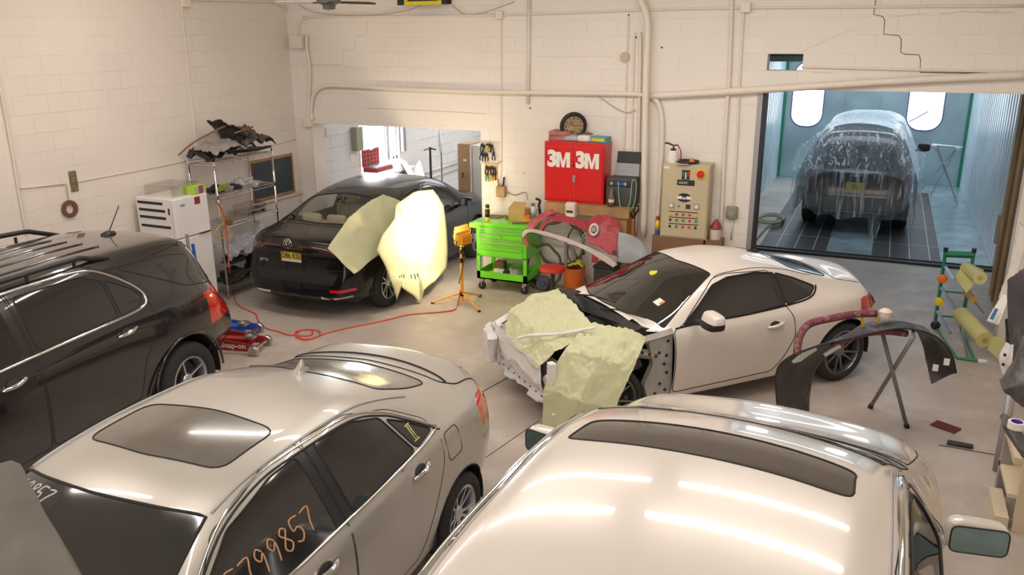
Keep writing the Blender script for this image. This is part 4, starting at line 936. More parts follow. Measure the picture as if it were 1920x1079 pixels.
def frs():
    root = thing('coupe', 'white two-door coupe with its front end stripped and papered', 'car', (-1.70, 8.04, 0), radians(229.2))
    S = dict(x0=-2.18, x1=2.0, dx=.1, top=[(-2.18, .86), (-2.06, .99), (-1.85, 1.015), (-1.6, 1.03), (-1.3, 1.12), (-.9, 1.235), (-.4, 1.30), (-.05, 1.295), (.15, 1.25), (.5, 1.10), (.95, .93), (1.4, .82), (1.8, .68), (2.0, .55)],
        rz=[(-2.1, .82), (-1.85, .96), (-1.5, .98), (-1.2, 1.04), (-.8, 1.17), (-.4, 1.235), (-.05, 1.225), (.12, 1.17), (.45, 1.02), (.85, .88), (1.4, .76), (2.0, .5)],
        rw=[(-2.1, .55), (-1.6, .60), (-1.1, .54), (-.4, .52), (0, .535), (.4, .62), (.9, .72), (1.4, .66), (2.0, .5)],
        bz=[(-2.1, .78), (-1.7, .90), (-1.2, .89), (-.6, .87), (.2, .85), (.8, .84), (1.4, .7), (2.0, .45)],
        bw=[(-2.1, .70), (-1.5, .83), (-1.1, .80), (-.5, .77), (.2, .78), (.9, .80), (1.4, .8), (2.0, .6)],
        w=[(-2.1, .78), (-1.3, .89), (-.5, .855), (.3, .86), (1.2, .88), (2.0, .7)], sw=[(-2.1, .7), (-1.3, .83), (-.5, .82), (.7, .82), (2.0, .7)], sz=[(-2.1, .36), (-1.3, .22), (.7, .2), (2.0, .25)], fz=[(-2.1, .3), (-1.3, .16), (.7, .15), (2.0, .2)],
        kr=[(.2, .1), (.5, 0), (.7, .04), (.85, .08), (1.0, .03)], kf=[(.2, .1), (.5, 0), (.9, .2)], taper=[(-2.18, .88), (-1.95, .965), (-1.5, 1), (2.0, .9)], bowr=.12)
    c = Car(root, S, M['whitepaint'], 2)
    c.cut('door', 's', rpoly([(.655, .245), (.655, .84), (.52, .875), (.05, 1.2), (-.1, 1.225), (-.62, 1.2), (-.62, .97), (-.72, .8), (-.74, .6), (-.62, .38), (-.5, .26)], .05), seam=.0045)
    c.cut('door_window', 's', rpoly([(.53, .865), (.30, 1.0), (.08, 1.15), (-.1, 1.195), (-.45, 1.20), (-.675, 1.17), (-.675, .905), (-.2, .875)], .03), M['tglass'], seam=.009)
    c.cut('quarter_window', 's', rpoly([(-.69, .905), (-.69, 1.168), (-.9, 1.10), (-1.13, 1.0), (-1.0, .945)], .025), M['tglass'], seam=.009)
    c.cut('windshield', 't', rpoly([(.03, -.46), (.10, 0), (.03, .46), (.45, .60), (.74, .72), (.9, .35), (.93, 0), (.9, -.35), (.74, -.72), (.45, -.60)], .03), M['frsglass'], seam=.006)
    c.cut('rear_window', 't', rpoly([(-.95, -.42), (-.90, 0), (-.95, .42), (-1.42, .5), (-1.52, 0), (-1.42, -.5)], .05), M['dglass'], seam=.006)
    c.cut('trunk_lid', 't', rpoly([(-1.5, -.54), (-1.57, 0), (-1.5, .54), (-1.72, .62), (-2.2, .6), (-2.2, -.6), (-1.72, -.62)], .04), seam=.0045)
    c.cut('tail_light', 's', rpoly([(-1.82, .86), (-2.2, .90), (-2.2, .72), (-1.98, .72)], .03), M['redlens'], seam=.003)
    for s in (1, -1): c.cut('tail_light', 'r', rpoly([(s*.48, .87), (s*.9, .87), (s*.9, .72), (s*.5, .72)], .03), M['redlens'], seam=.003)
    c.cut('arch', 's', arch_poly(-1.39, .315, .365, .14), rm=True, seam=.006)
    c.cut('nose', 's', [(.665, 0), (2.3, 0), (2.3, 1.2), (.97, 1.2), (.9, .86), (.665, .845)], rm=True, seam=0)
    c.cut('nose', 't', [(.95, -1.2), (2.3, -1.2), (2.3, 1.2), (.95, 1.2)], rm=True, seam=0)
    c.cut('nose', 'f', [(-1.2, 0), (1.2, 0), (1.2, .80), (-1.2, .80)], rm=True, seam=0)
    for f in [f for f in c.bm.faces if f.calc_center_median().x > .7 and f.calc_center_median().z < .8]: f[c.lay] = [i+1 for i, r in enumerate(c.regs) if r['name'] == 'nose'][0]
    for s in (1, -1):
        c.strip('window_trim', 's', smooth2([(.62, .855), (.3, .868), (-.2, .872), (-.7, .895), (-1.0, .93), (-1.16, 1.0)]), M['black'], .009)
        door_handle(c, -.5, .745, M['whitepaint'], s, .2, tilt=.15)
        c.strip('roof_seam', 't', [(x, y*s) for x, y in smooth2([(-1.2, .50), (-.8, .49), (-.4, .485), (-.05, .49), (.03, .5)])], M['seam'], .004, both=False)
    side_mirror(c, .42, .95, M['whitepaint'], 1, off=.09, w=.25, h=.165, d=.15, lens=False, outy=.80, yaw=.1, two=True)
    p, _ = c.onsurf('t', 1, (-.86, 0)); MB().lathe([(0, 0), (.055, 0), (.04, .02), (.012, .032), (0, .035)], 12, T(p.x, p.y, p.z-.006)@Matrix.Diagonal((1.8, .8, 1, 1))).tube([p+Vector((0, 0, .02)), p+Vector((-.06, .0, .13)), p+Vector((-.14, 0, .2))], .004, 6).build('antenna', M['black'], root, smooth=True)
    c.finish()
    for s in (1, -1):
        wheel(root, -1.39, s*.765, .315, .22, s, 10, .74, rim_m=M['darkalloy']); wheel(root, 1.34, s*.765, .315, .22, s, 10, .74, rim_m=M['darkalloy'])
        arch_liner(root, -1.39, .315, .37, s, .85, .5, M['dark'])
        # fender apron: upper rail, lower brace with holes, tower, hinge pillar panel
        pm = M['apron'] if s == 1 else M['primer']
        a = MB()
        a.tube([(.66, s*.74, .83), (.95, s*.74, .80), (1.3, s*.73, .77)]+([(1.62, s*.68, .70), (1.86, s*.6, .64)] if s < 0 else []), .04, 4)
        a.tube([(.80, s*.72, .62), (1.0, s*.73, .68), (1.2, s*.72, .74)], .045, 4)
        a.build('fender_rail', pm if s == 1 else M['primer'], root)
        a = MB().prism(rpoly([(.64, .18), (.90, .2), (.95, .36), (.86, .55), (.92, .78), (.66, .86)], .02), s*.70, s*.76, 'y'); a.build('hinge_panel', pm, root)
        a = MB().prism(rpoly([(.88, .5), (1.0, .68), (1.55, .62), (1.75, .5), (1.8, .34), (1.66, .34), (1.5, .58), (1.05, .58), (.95, .36)], .03), s*.50, s*.55, 'y'); a.build('inner_apron', pm, root)
        MB().lathe([(.19, .40), (.17, .74), (.14, .80), (.06, .81), (.05, .79), (0, .79)], 20, T(1.22, s*.56, 0)).build('shock_tower', pm, root, smooth=True, ang=35)
        for x, z in ((.71, .76), (.72, .62), (.80, .66), (.71, .45), (.78, .35), (.72, .28), (.83, .26), (.74, .54)): MB().cyl((x, s*.755, z), (x, s*.766, z), .016, 10).build('panel_hole', M['dark'], root)
        for x, z in ((.84, .635), (.91, .662), (.99, .695), (1.07, .715), (1.15, .74)): MB().cyl((x, s*.742, z), (x, s*.775, z), .014, 10).build('brace_hole', M['dark'], root)
        MB().tube([(.75, s*.42, .42), (1.3, s*.42, .45), (1.80, s*.44, .45)], .055, 4).build('frame_rail', M['primer'], root)
        arch_liner(root, 1.34, .315, .36, s, .72, .5, M['dark'])
    # cowl, firewall, engine
    MB().box(.72, .78, -.68, .68, .2, .84).build('firewall', M['dark'], root)
    MB().prism([(.72, .84), (.95, .90), (1.06, .86), (1.06, .82), (.75, .78)], -.68, .68, 'y').build('cowl', M['engine'], root)
    wp = MB()
    for y0, y1 in ((-.45, .1), (.05, .6)): wp.tube([(1.0, y0, .9), (.92, y0+.2, .935), (.86, y1, .955)], .009, 6)
    wp.build('wiper', M['black'], root)
    MB().rbox(.95, 1.6, -.35, .3, .45, .72, .04).build('engine', M['engine'], root)
    e = MB()
    for k in range(6): e.tube([(1.12+.055*k, -.32, .68), (1.12+.055*k, -.18, .80), (1.12+.055*k, .0, .80)], .022, 6)
    e.build('intake_runner', M['engine'], root, smooth=True)
    e = MB()
    for k in range(7): e.rbox(1.06+.012*k, 1.066+.012*k, -.62, -.38, .62, .82, .001)
    e.build('cooling_fin', M['engalu'], root)
    MB().rbox(1.02, 1.32, -.02, .26, .66, .83, .03).build('air_box', M['engine'], root)
    MB().cyl((1.18, .34, .70), (1.18, .34, .80), .035).build('reservoir_cap', M['amber'], root); MB().cyl((1.02, .38, .72), (1.02, .38, .82), .03).build('reservoir_cap', M['amber'], root)
    MB().rbox(.98, 1.2, .36, .58, .58, .76, .02).build('battery', M['black'], root)
    h = MB(); random.seed(3)
    for k in range(12):
        y = random.uniform(-.6, .55); x = random.uniform(.95, 1.3); h.tube(smoothpath([(x, y, .74), (x+.1, y+.06, .83), (x+.2, y-.08, .8), (x+.3, y+.1, .70)], 4), random.uniform(.008, .016), 6)
    h.build('hose', M['engine'], root, smooth=True)
    h = MB()
    for k in range(7): h.tube(smoothpath([(.98+.02*k, -.6+.08*k, .86), (1.0+.03*k, -.3+.06*k, .90), (.98+.01*k, .1+.05*k, .88), (1.02, .5, .85)], 4), .009, 6)
    h.build('wiring', M['black'], root, smooth=True)
    # radiator support and lower beam
    b = MB().rbox(1.66, 1.78, -.66, .62, .22, .29, .01).rbox(1.76, 1.82, -.64, -.56, .25, .66, .01).rbox(1.76, 1.82, .5, .58, .25, .66, .01)
    b.build('radiator_support', M['primer'], root)
    rng = random.Random(4)
    ed = [(-.72+1.4*i/24, 1.88+rng.uniform(-.03, .05)) for i in range(25)]
    MB().prism([(x-.08, y) for y, x in ed]+[(1.6, .68), (1.6, -.72)], .205, .225, 'z').build('torn_lower_lip', M['primer'], root)
    for k in range(9): MB().cyl((1.78, -.5+.12*k, .255), (1.786, -.5+.12*k, .255), .010, 8).build('beam_hole', M['dark'], root)
    MB().tube([(1.88, .05, .74), (1.82, .12, .78), (1.6, .36, .84), (1.36, .56, .93)], .014, 6).build('hood_latch_bar', M['primer'], root)
    MB().tube([(1.86, -.66, .64), (1.9, -.5, .55), (1.86, -.6, .35)], .05, 4).rbox(1.84, 1.92, -.72, -.56, .26, .6, .02).build('headlight_bracket', M['primer'], root)
    MB().box(1.68, 1.70, -.5, .46, .28, .62).build('radiator', M['apron'], root)
    MB().rbox(.9, 1.6, -.55, .55, .25, .34, .02).build('subframe', M['dark'], root)
    MB().box(-1.8, .7, -.7, .7, .17, .24).build('floor_pan', M['dark'], root)
    for s in (.36, -.36): MB().rbox(-.4, .1, s-.24, s+.24, .3, .5, .06).rbox(-.62, -.42, s-.23, s+.23, .45, 1.0, .07).rbox(-.62, -.5, s-.11, s+.11, .98, 1.12, .05).build('seat', M['dark'], root, smooth=True, ang=40)
    MB().rbox(.35, .80, -.66, .66, .6, .83, .05).build('dashboard', M['dark'], root)
    # stickers on the screen
    def sticker(x, y, w_, h_, m, nm, lab):
        pts = [c.onsurf('t', 1, (x+dx, y+dy), .002)[0] for dx, dy in ((-h_, -w_), (-h_, w_), (h_, w_), (h_, -w_))]
        if all(p is not None for p in pts): MB().add(pts, [(0, 1, 2, 3)]).build(nm, m, root, solid=.001, label=lab)
    sticker(.60, .44, .045, .04, mat('sticker_pale', (.7, .72, .66), .6), 'sticker', 'pale inspection sticker'); sticker(.59, .47, .015, .025, M['orange'], 'sticker', 'orange strip of inspection sticker')
    ys = mat('yellow_note', (.6, .6, .03), .7); pts = [c.onsurf('t', 1, (.36+.035*cos(a)*(1+.3*sin(3*a)), -.02+.05*sin(a)), .002)[0] for a in np.linspace(0, 2*pi, 12)[:-1]]
    MB().add(pts, [tuple(range(len(pts)))]).build('sticker', ys, root, label='yellow mark on windscreen')
    return root
frsr = frs()
FM = frsr.matrix_world if False else Matrix.Translation((-1.70, 8.04, 0))@Rz(radians(229.2))
def fp(x, y, z): return FM@Vector((x, y, z))
s1 = sheet('masking_paper', [[fp(1.04, -.76, .86), fp(1.14, -.3, .90), fp(1.26, .2, .90), fp(1.30, .50, .88)], [fp(1.35, -.76, .84), fp(1.42, -.3, .88), fp(1.46, .2, .88), fp(1.46, .54, .84)], [fp(1.66, -.62, .76), fp(1.70, -.2, .78), fp(1.72, .2, .76), fp(1.70, .46, .72)], [fp(1.83, -.40, .58), fp(1.86, -.1, .60), fp(1.86, .15, .58), fp(1.86, .38, .52)]], M['tape'], None, 70, 70, .020, 1, f=7)
tag(s1, 'pale green masking paper taped over the stripped nose of the white coupe', 'masking paper')
s2 = sheet('masking_paper', [[fp(1.34, .42, .92), fp(1.16, .68, .93), fp(1.06, .92, .89)], [fp(1.66, .54, .76), fp(1.48, .84, .74), fp(1.24, 1.0, .66)], [fp(1.86, .52, .42), fp(1.70, .88, .40), fp(1.44, 1.04, .32)], [fp(1.90, .58, .04), fp(1.80, .80, .03), fp(1.62, .98, .03)]], M['tape'], None, 70, 70, .024, 2, f=6)
tag(s2, 'pale green masking paper hanging over the white coupe front wheel', 'masking paper')
s3 = sheet('white_film', [[fp(1.83, -.58, .66), fp(1.85, -.1, .62), fp(1.84, .42, .60)], [fp(1.83, -.52, .45), fp(1.87, -.1, .44), fp(1.84, .44, .42)], [fp(1.79, -.40, .28), fp(1.80, 0, .28), fp(1.78, .42, .27)]], mat('white_overspray_paper', (.78, .77, .75), .6), None, 40, 40, .03, 6, f=6)
tag(s3, 'white oversprayed crumpled paper across the radiator opening of the white coupe', 'masking paper')
# ------------------------------------------------------------ masking paper on the black sedan
JM = Matrix.Translation((-6.62, 10.15, 0))@Rz(radians(91.1))
def jp(x, y, z): return JM@Vector((x, y, z))
def PYl(px, py, y): v = PY(px, py, y); return v
t1 = sheet('masking_paper', [[PX(690, 380, -5.98), PX(718, 366, -5.95), PX(750, 378, -5.84)], [PX(652, 412, -5.86), PX(700, 432, -5.74), PX(748, 448, -5.64)], [PX(614, 466, -5.92), PX(640, 492, -5.78), PX(664, 516, -5.66)]], M['tape'], None, 24, 24, .014, 5, f=4)
tag(t1, 'loose flap of masking paper hanging over the black sedan trunk corner', 'masking paper')
def disc_sheet(u, v):
    # big rounded sheet standing off the side of the car
    a = -pi/2+2*pi*v; 
    poly = [(742, 385), (775, 362), (812, 355), (832, 385), (838, 430), (840, 470), (838, 505), (815, 528), (795, 545), (790, 572), (770, 552), (752, 540), (744, 565), (738, 540), (722, 500), (706, 470), (718, 440), (740, 410)]
    n = len(poly); k = v*n; i = int(k) % n; t = k-int(k); ex = poly[i][0]*(1-t)+poly[(i+1) % n][0]*t; ey = poly[i][1]*(1-t)+poly[(i+1) % n][1]*t
    cx, cy = 780, 455; px = cx+(ex-cx)*u; py = cy+(ey-cy)*u
    X = -5.60+.10*u*u-.04*cos(3*a)*u+(.10 if py > 520 else 0)*u
    return PX(px, py, X+.1*(1-u))
t2 = MB().grid(crumple(disc_sheet, .012, 8, 3.5), 16, 72).build('masking_paper', M['tape'], None, smooth=True, solid=.0015, recalc=False)
tag(t2, 'big brightly lit masking paper sheet taped over the black sedan rear side', 'masking paper')

# ------------------------------------------------------------ tripod work lamp
def tripod():
    b = PZ(867, 571, 0); b.z = 0
    t = thing('work_lamp', 'yellow tripod work lamp with two halogen heads aimed at the paper', 'work lamp', b)
    Y = mat('lamp_yellow', (.80, .36, .02), .4)
    MB().cyl((0, 0, .05), (0, 0, .62), .02).cyl((0, 0, .6), (0, 0, .86), .014).build('pole', Y, t)
    MB().cyl((0, 0, .12), (0, 0, .17), .03).build('collar', M['black'], t); MB().cyl((0, 0, .58), (0, 0, .64), .028).cyl((0, 0, .7), (0, 0, .76), .022).build('clamp', M['black'], t)
    for a in (200, 330, 80):
        d = Vector((cos(radians(a)), sin(radians(a)), 0))
        l = MB().tube([d*.02+Vector((0, 0, .16)), d*.40+Vector((0, 0, .02))], .012, 8).tube([d*.02+Vector((0, 0, .04)), d*.2+Vector((0, 0, .09))], .006, 6).build('leg', Y, t)
        MB().cyl(d*.38+Vector((0, 0, .0)), d*.42+Vector((0, 0, .02)), .015, 8).build('foot', M['black'], l)
    MB().tube([(-.12, .16, .84), (0, 0, .86), (.12, -.16, .84)], .012, 6).build('cross_bar', Y, t)
    for k, (dx, dy) in enumerate(((-.07, .14), (.09, -.14))):
        mt = T(dx, dy, .94)@Rz(radians(168))@Ry(radians(-8))
        h = MB().rbox(-.05, .03, -.11, .11, -.075, .075, .012, mt)
        for q in range(6): h.box(-.085, -.05, -.1+.036*q, -.088+.036*q, -.06, .06, mt)
        h.rbox(-.02, .02, -.12, .12, .07, .10, .006, mt); h = h.build('lamp_head', Y, t)
        MB().box(.03, .036, -.09, .09, -.055, .055, mt).build('lamp_glass', mat('halogen_glow', (1, 1, 1), .4, em=(1, .82, .55), es=16), h)
        MB().tube([mt@Vector((-.02, -.125, 0)), mt@Vector((-.02, -.13, -.11)), mt@Vector((-.02, .13, -.11)), mt@Vector((-.02, .125, 0))], .007, 6).build('bracket', M['black'], h)
        g = MB()
        for q in range(4): g.tube([mt@Vector((.05, -.1, -.045+.03*q)), mt@Vector((.05, .1, -.045+.03*q))], .002, 4)
        g.build('wire_guard', M['steel'], h)
        l = bpy.data.lights.new('halogen', 'AREA'); l.shape = 'RECTANGLE'; l.size = .17; l.size_y = .1; l.energy = 24; l.color = (1, .80, .55)
        lo = bpy.data.objects.new('halogen', l); COL.objects.link(lo); lo.parent = t; lo.matrix_local = mt@T(.06, 0, 0)@Ry(radians(-90))
    MB().tube(smoothpath([(0.03, -.05, .8), (.07, -.03, .66), (.04, -.02, .58), (.02, -.03, .45), (-.02, -.05, .3)], 6), .006, 6).build('lamp_cord', M['black'], t)
    return b
tb = tripod()
# red extension cord across the floor
pts = [PZ(863, 545, .2)] + [PZ(x, y, .008) for x, y in ((858, 572), (850, 582), (820, 586), (770, 590), (735, 598), (700, 606), (650, 616), (610, 626), (590, 634), (572, 638), (555, 632), (556, 622), (578, 618), (598, 622), (596, 632), (570, 636), (556, 628), (566, 620), (585, 620), (580, 630), (540, 628), (522, 622), (505, 618), (490, 610), (482, 598), (478, 588), (455, 578), (442, 566), (437, 545), (433, 528))] + [PX(430, 505, -7.7), PX(428, 480, -7.78), PX(424, 430, -7.85), PX(418, 400, -7.88), PX(410, 384, -7.9), PX(404, 378, -7.9)]
tag(MB().tube(smoothpath(pts, 6), .009, 6).build('extension_cord', mat('cord_red', (.62, .07, .04), .5), None, smooth=True), 'red extension cord snaking from the shelf to the tripod lamp', 'extension cord')

# ------------------------------------------------------------ green tool cart
M['lime'] = mat('lime_enamel', (.14, .62, .02), .35, coat=.3)
CY = 9.93
def cart():
    xl, xr = PY(893, 440, CY).x, PY(987, 450, CY).x; D = .5; h = .98
    W_ = xr-xl
    t = thing('tool_cart', 'lime green rolling tool cart with drawers beside the red cabinet', 'tool cart', (xl, CY, 0))
    MB().rbox(-.02, W_+.02, -.02, D+.02, h-.05, h, .008).build('top_lid', M['lime'], t)
    MB().rbox(0, W_, .0, D, .50, h-.05, .006).build('drawer_case', M['lime'], t)
    tr = MB().box(0, W_, 0, D, .17, .19).box(0, W_, 0, .015, .17, .28).box(0, W_, D-.015, D, .17, .28).box(0, .015, 0, D, .17, .28).box(W_-.015, W_, 0, D, .17, .28); tr.build('lower_tray', M['lime'], t)
    for x in (0, W_-.05):
        for y in (0, D-.03): MB().box(x, x+.05, y, y+.03, .17, .52).build('post', M['lime'], t)
    rows = [(.835, .90, 0, 1), (.765, .825, 0, .52), (.765, .825, .54, 1), (.685, .755, 0, 1), (.60, .675, 0, 1), (.51, .59, 0, 1)]
    for i, (z0, z1, a, b) in enumerate(rows):
        d = MB().rbox(.05+a*(W_-.1), .05+b*(W_-.1)-.006, -.012, .002, z0, z1, .003).build('drawer', M['lime'], t)
        if i != 2 and i != 5: MB().rbox(.05+a*(W_-.1)+.005, .05+b*(W_-.1)-.012, -.026, -.010, z1-.014, z1, .003).build('drawer_rail', M['alu'], d)
    MB().rbox(-.12, 0, .02, D*.8, h-.10, h-.03, .006).build('side_shelf', M['lime'], t)
    MB().box(.06, .3, -.0135, -.012, h-.035, h-.02).build('maker_strip', mat('strip_red', (.35, .12, .05), .6), t)
    for x in (.05, W_-.05):
        for y in (.06, D-.06):
            c = MB().lathe([(.0, -.016), (.045, -.016), (.055, -.012), (.055, .012), (.045, .016), (0, .016)], 20, T(x, y, .055)@Rz(.4)@Rx(pi/2)).build('caster', M['rubber'], t, smooth=True, ang=40)
            MB().box(x-.03, x+.03, y-.02, y+.02, .118, .17).box(x-.035, x+.0, y+.018, y+.022, .05, .125).box(x-.035, x+.0, y-.022, y-.018, .05, .125).build('caster_fork', M['steel'], c)
    return xl, W_, D, h
cx0, cW, cD, chh = cart()
def onY(px, py, y, z=None):
    v = PY(px, py, y)
    return v
def can(name, label, cat, x, y, z, r, h, m, capm=None, capr=.7, caph=.2, group=None, band=None):
    t = thing(name, label, cat, (x, y, z), 0, group)
    MB().lathe([(0, 0), (r, 0), (r, h), (r*.8, h+r*.25), (0, h+r*.25)], 20).build('can_body', m, t, smooth=True, ang=40)
    if capm: MB().lathe([(0, h+r*.2), (r*capr, h+r*.2), (r*capr, h+caph*h), (0, h+caph*h)], 16).build('cap', capm, t, smooth=True, ang=40)
    if band: MB().lathe([(r+.0008, h*.3), (r+.0008, h*.95)], 20).build('can_label', band, t, smooth=True)
    return t
M['yel'] = mat('yellow_plastic', (.8, .55, .03), .4); M['card'] = mat('cardboard', (.50, .33, .13), .8, var=.1); M['brown'] = mat('brown', (.22, .12, .06), .6); M['teal'] = mat('teal', (.08, .35, .32), .5)
M['blue'] = mat('blue_enamel', (.03, .10, .45), .35); M['greytrim'] = mat('grey_primer', (.36, .38, .41), .55, var=.15, vscale=5); M['pink'] = mat('maroon_plastic', (.33, .035, .06), .45, var=.2, vscale=9, dirt=(.5, .4, .38), dscale=8, damt=.5)
p = PZ(939, 402, chh); can('spray_can', 'yellow and black spray can standing on the green cart top', 'spray can', p.x, 10.05, chh, .033, .17, M['yel'], M['black'], .85, .3, band=M['black'])
t = thing('parts_box', 'open brown cardboard box with white paper on the green cart', 'box', (cx0+.50, 10.28, chh), radians(-6))
MB().rbox(-.13, .13, -.09, .09, 0, .16, .004).build('box_body', M['card'], t); MB().add([Vector(v) for v in ((-.13, -.09, .16), (.13, -.09, .16), (.10, .02, .24), (-.10, .02, .24))], [(0, 1, 2, 3)]).build('box_flap', M['card'], t, solid=.003); MB().box(-.05, .06, -.055, -.052, .17, .225, Rx(-.6)@T(0, .1, -.015)).build('paper_slip', M['paperwhite'], t)
can('spray_can', 'green and white can behind the orange lid on the green cart', 'spray can', cx0+.68, 10.33, chh, .034, .2, M['teal'], M['red'], .8, .15, band=M['white'])
t = thing('plastic_tub', 'yellow tub with orange lid on the green cart', 'tub', (cx0+.66, 10.17, chh)); MB().lathe([(0, 0), (.06, 0), (.065, .045), (0, .045)], 20).build('tub_body', M['yel'], t); MB().lathe([(0, .045), (.055, .045), (.05, .09), (0, .09)], 20).build('lid', M['orange'], t)
t = thing('air_gun', 'black air gun standing at the back right of the green cart', 'air gun', (cx0+.76, 10.36, chh)); MB().tube(smoothpath([(0, 0, .01), (.01, 0, .1), (-.005, .0, .2), (.01, 0, .27), (-.05, 0, .29)], 5), .018, 8).build('gun_body', M['black'], t, smooth=True); MB().tube([(0, -.02, .18), (-.03, -.03, .1)], .008, 6).build('trigger', M['steel'], t)
tag(MB().cyl((cx0+.52, 9.98, chh+.014), (cx0+.74, 10.1, chh+.014), .013, 8).build('file_handle', M['brown']), 'dark sanding stick lying at the front right of the green cart top', 'sanding stick')
tag(MB().rbox(cx0+.02, cx0+.22, 10.2, 10.4, chh, chh+.012, .004).build('sandpaper_sheet', M['brown']), 'brown sanding sheet lying at the back left of the green cart', 'sandpaper')
tag(sheet('rag', [[(cx0+.26, 10.25, chh+.02), (cx0+.36, 10.25, chh+.04)], [(cx0+.25, 10.36, chh+.01), (cx0+.38, 10.36, chh+.01)]], M['pink'], None, 8, 8, .02, 3, solid=.004), 'dark red rag lying beside the cardboard box on the green cart', 'rag')
# tray contents
t = thing('bottle', 'white plastic bottle lying in the green cart lower tray', 'bottle', (cx0+.28, 10.12, .24)); MB().lathe([(0, -.09), (.05, -.09), (.05, .04), (.02, .08), (0, .08)], 16, Ry(pi/2)).build('bottle_body', M['white'], t, smooth=True, ang=40); MB().lathe([(0, .08), (.024, .08), (.024, .11), (0, .11)], 12, Ry(pi/2)).build('cap', M['black'], t)
rg = MB().grid(crumple(lambda u, v: (cx0+.50+.2*(u-.5)+.0, 10.12+.22*(v-.5), .20+.11*max(0, sin(pi*u)*sin(pi*v))), .05, 4, 11), 18, 18).build('rag', M['greycloth'] if 'greycloth' in M else mat('grey_rag', (.45, .42, .40), .9), None, smooth=True, solid=.003)
tag(rg, 'crumpled pale grey rag in the green cart lower tray', 'rag')
tag(MB().tube(smoothpath([(cx0+.08, 10.1, .21), (cx0+.15, 10.05, .24), (cx0+.2, 10.2, .23), (cx0+.1, 10.25, .22)], 6), .014, 8).build('hose_piece', M['yel'], None, smooth=True), 'short yellow hose piece in the left of the green cart tray', 'hose')
tag(MB().lathe([(0, 0), (.05, 0), (.055, .08), (.03, .1), (0, .1)], 16, T(cx0+.40, 10.05, .195)).build('grinder_cup', M['dark'], None, smooth=True, ang=40), 'black round cup between bottle and rag in the green cart tray', 'cup')
tag(MB().rbox(cx0+.1, cx0+.24, 10.3, 10.42, .195, .33, .01).build('parts_block', M['brown']), 'brown block at the back of the green cart tray', 'block')

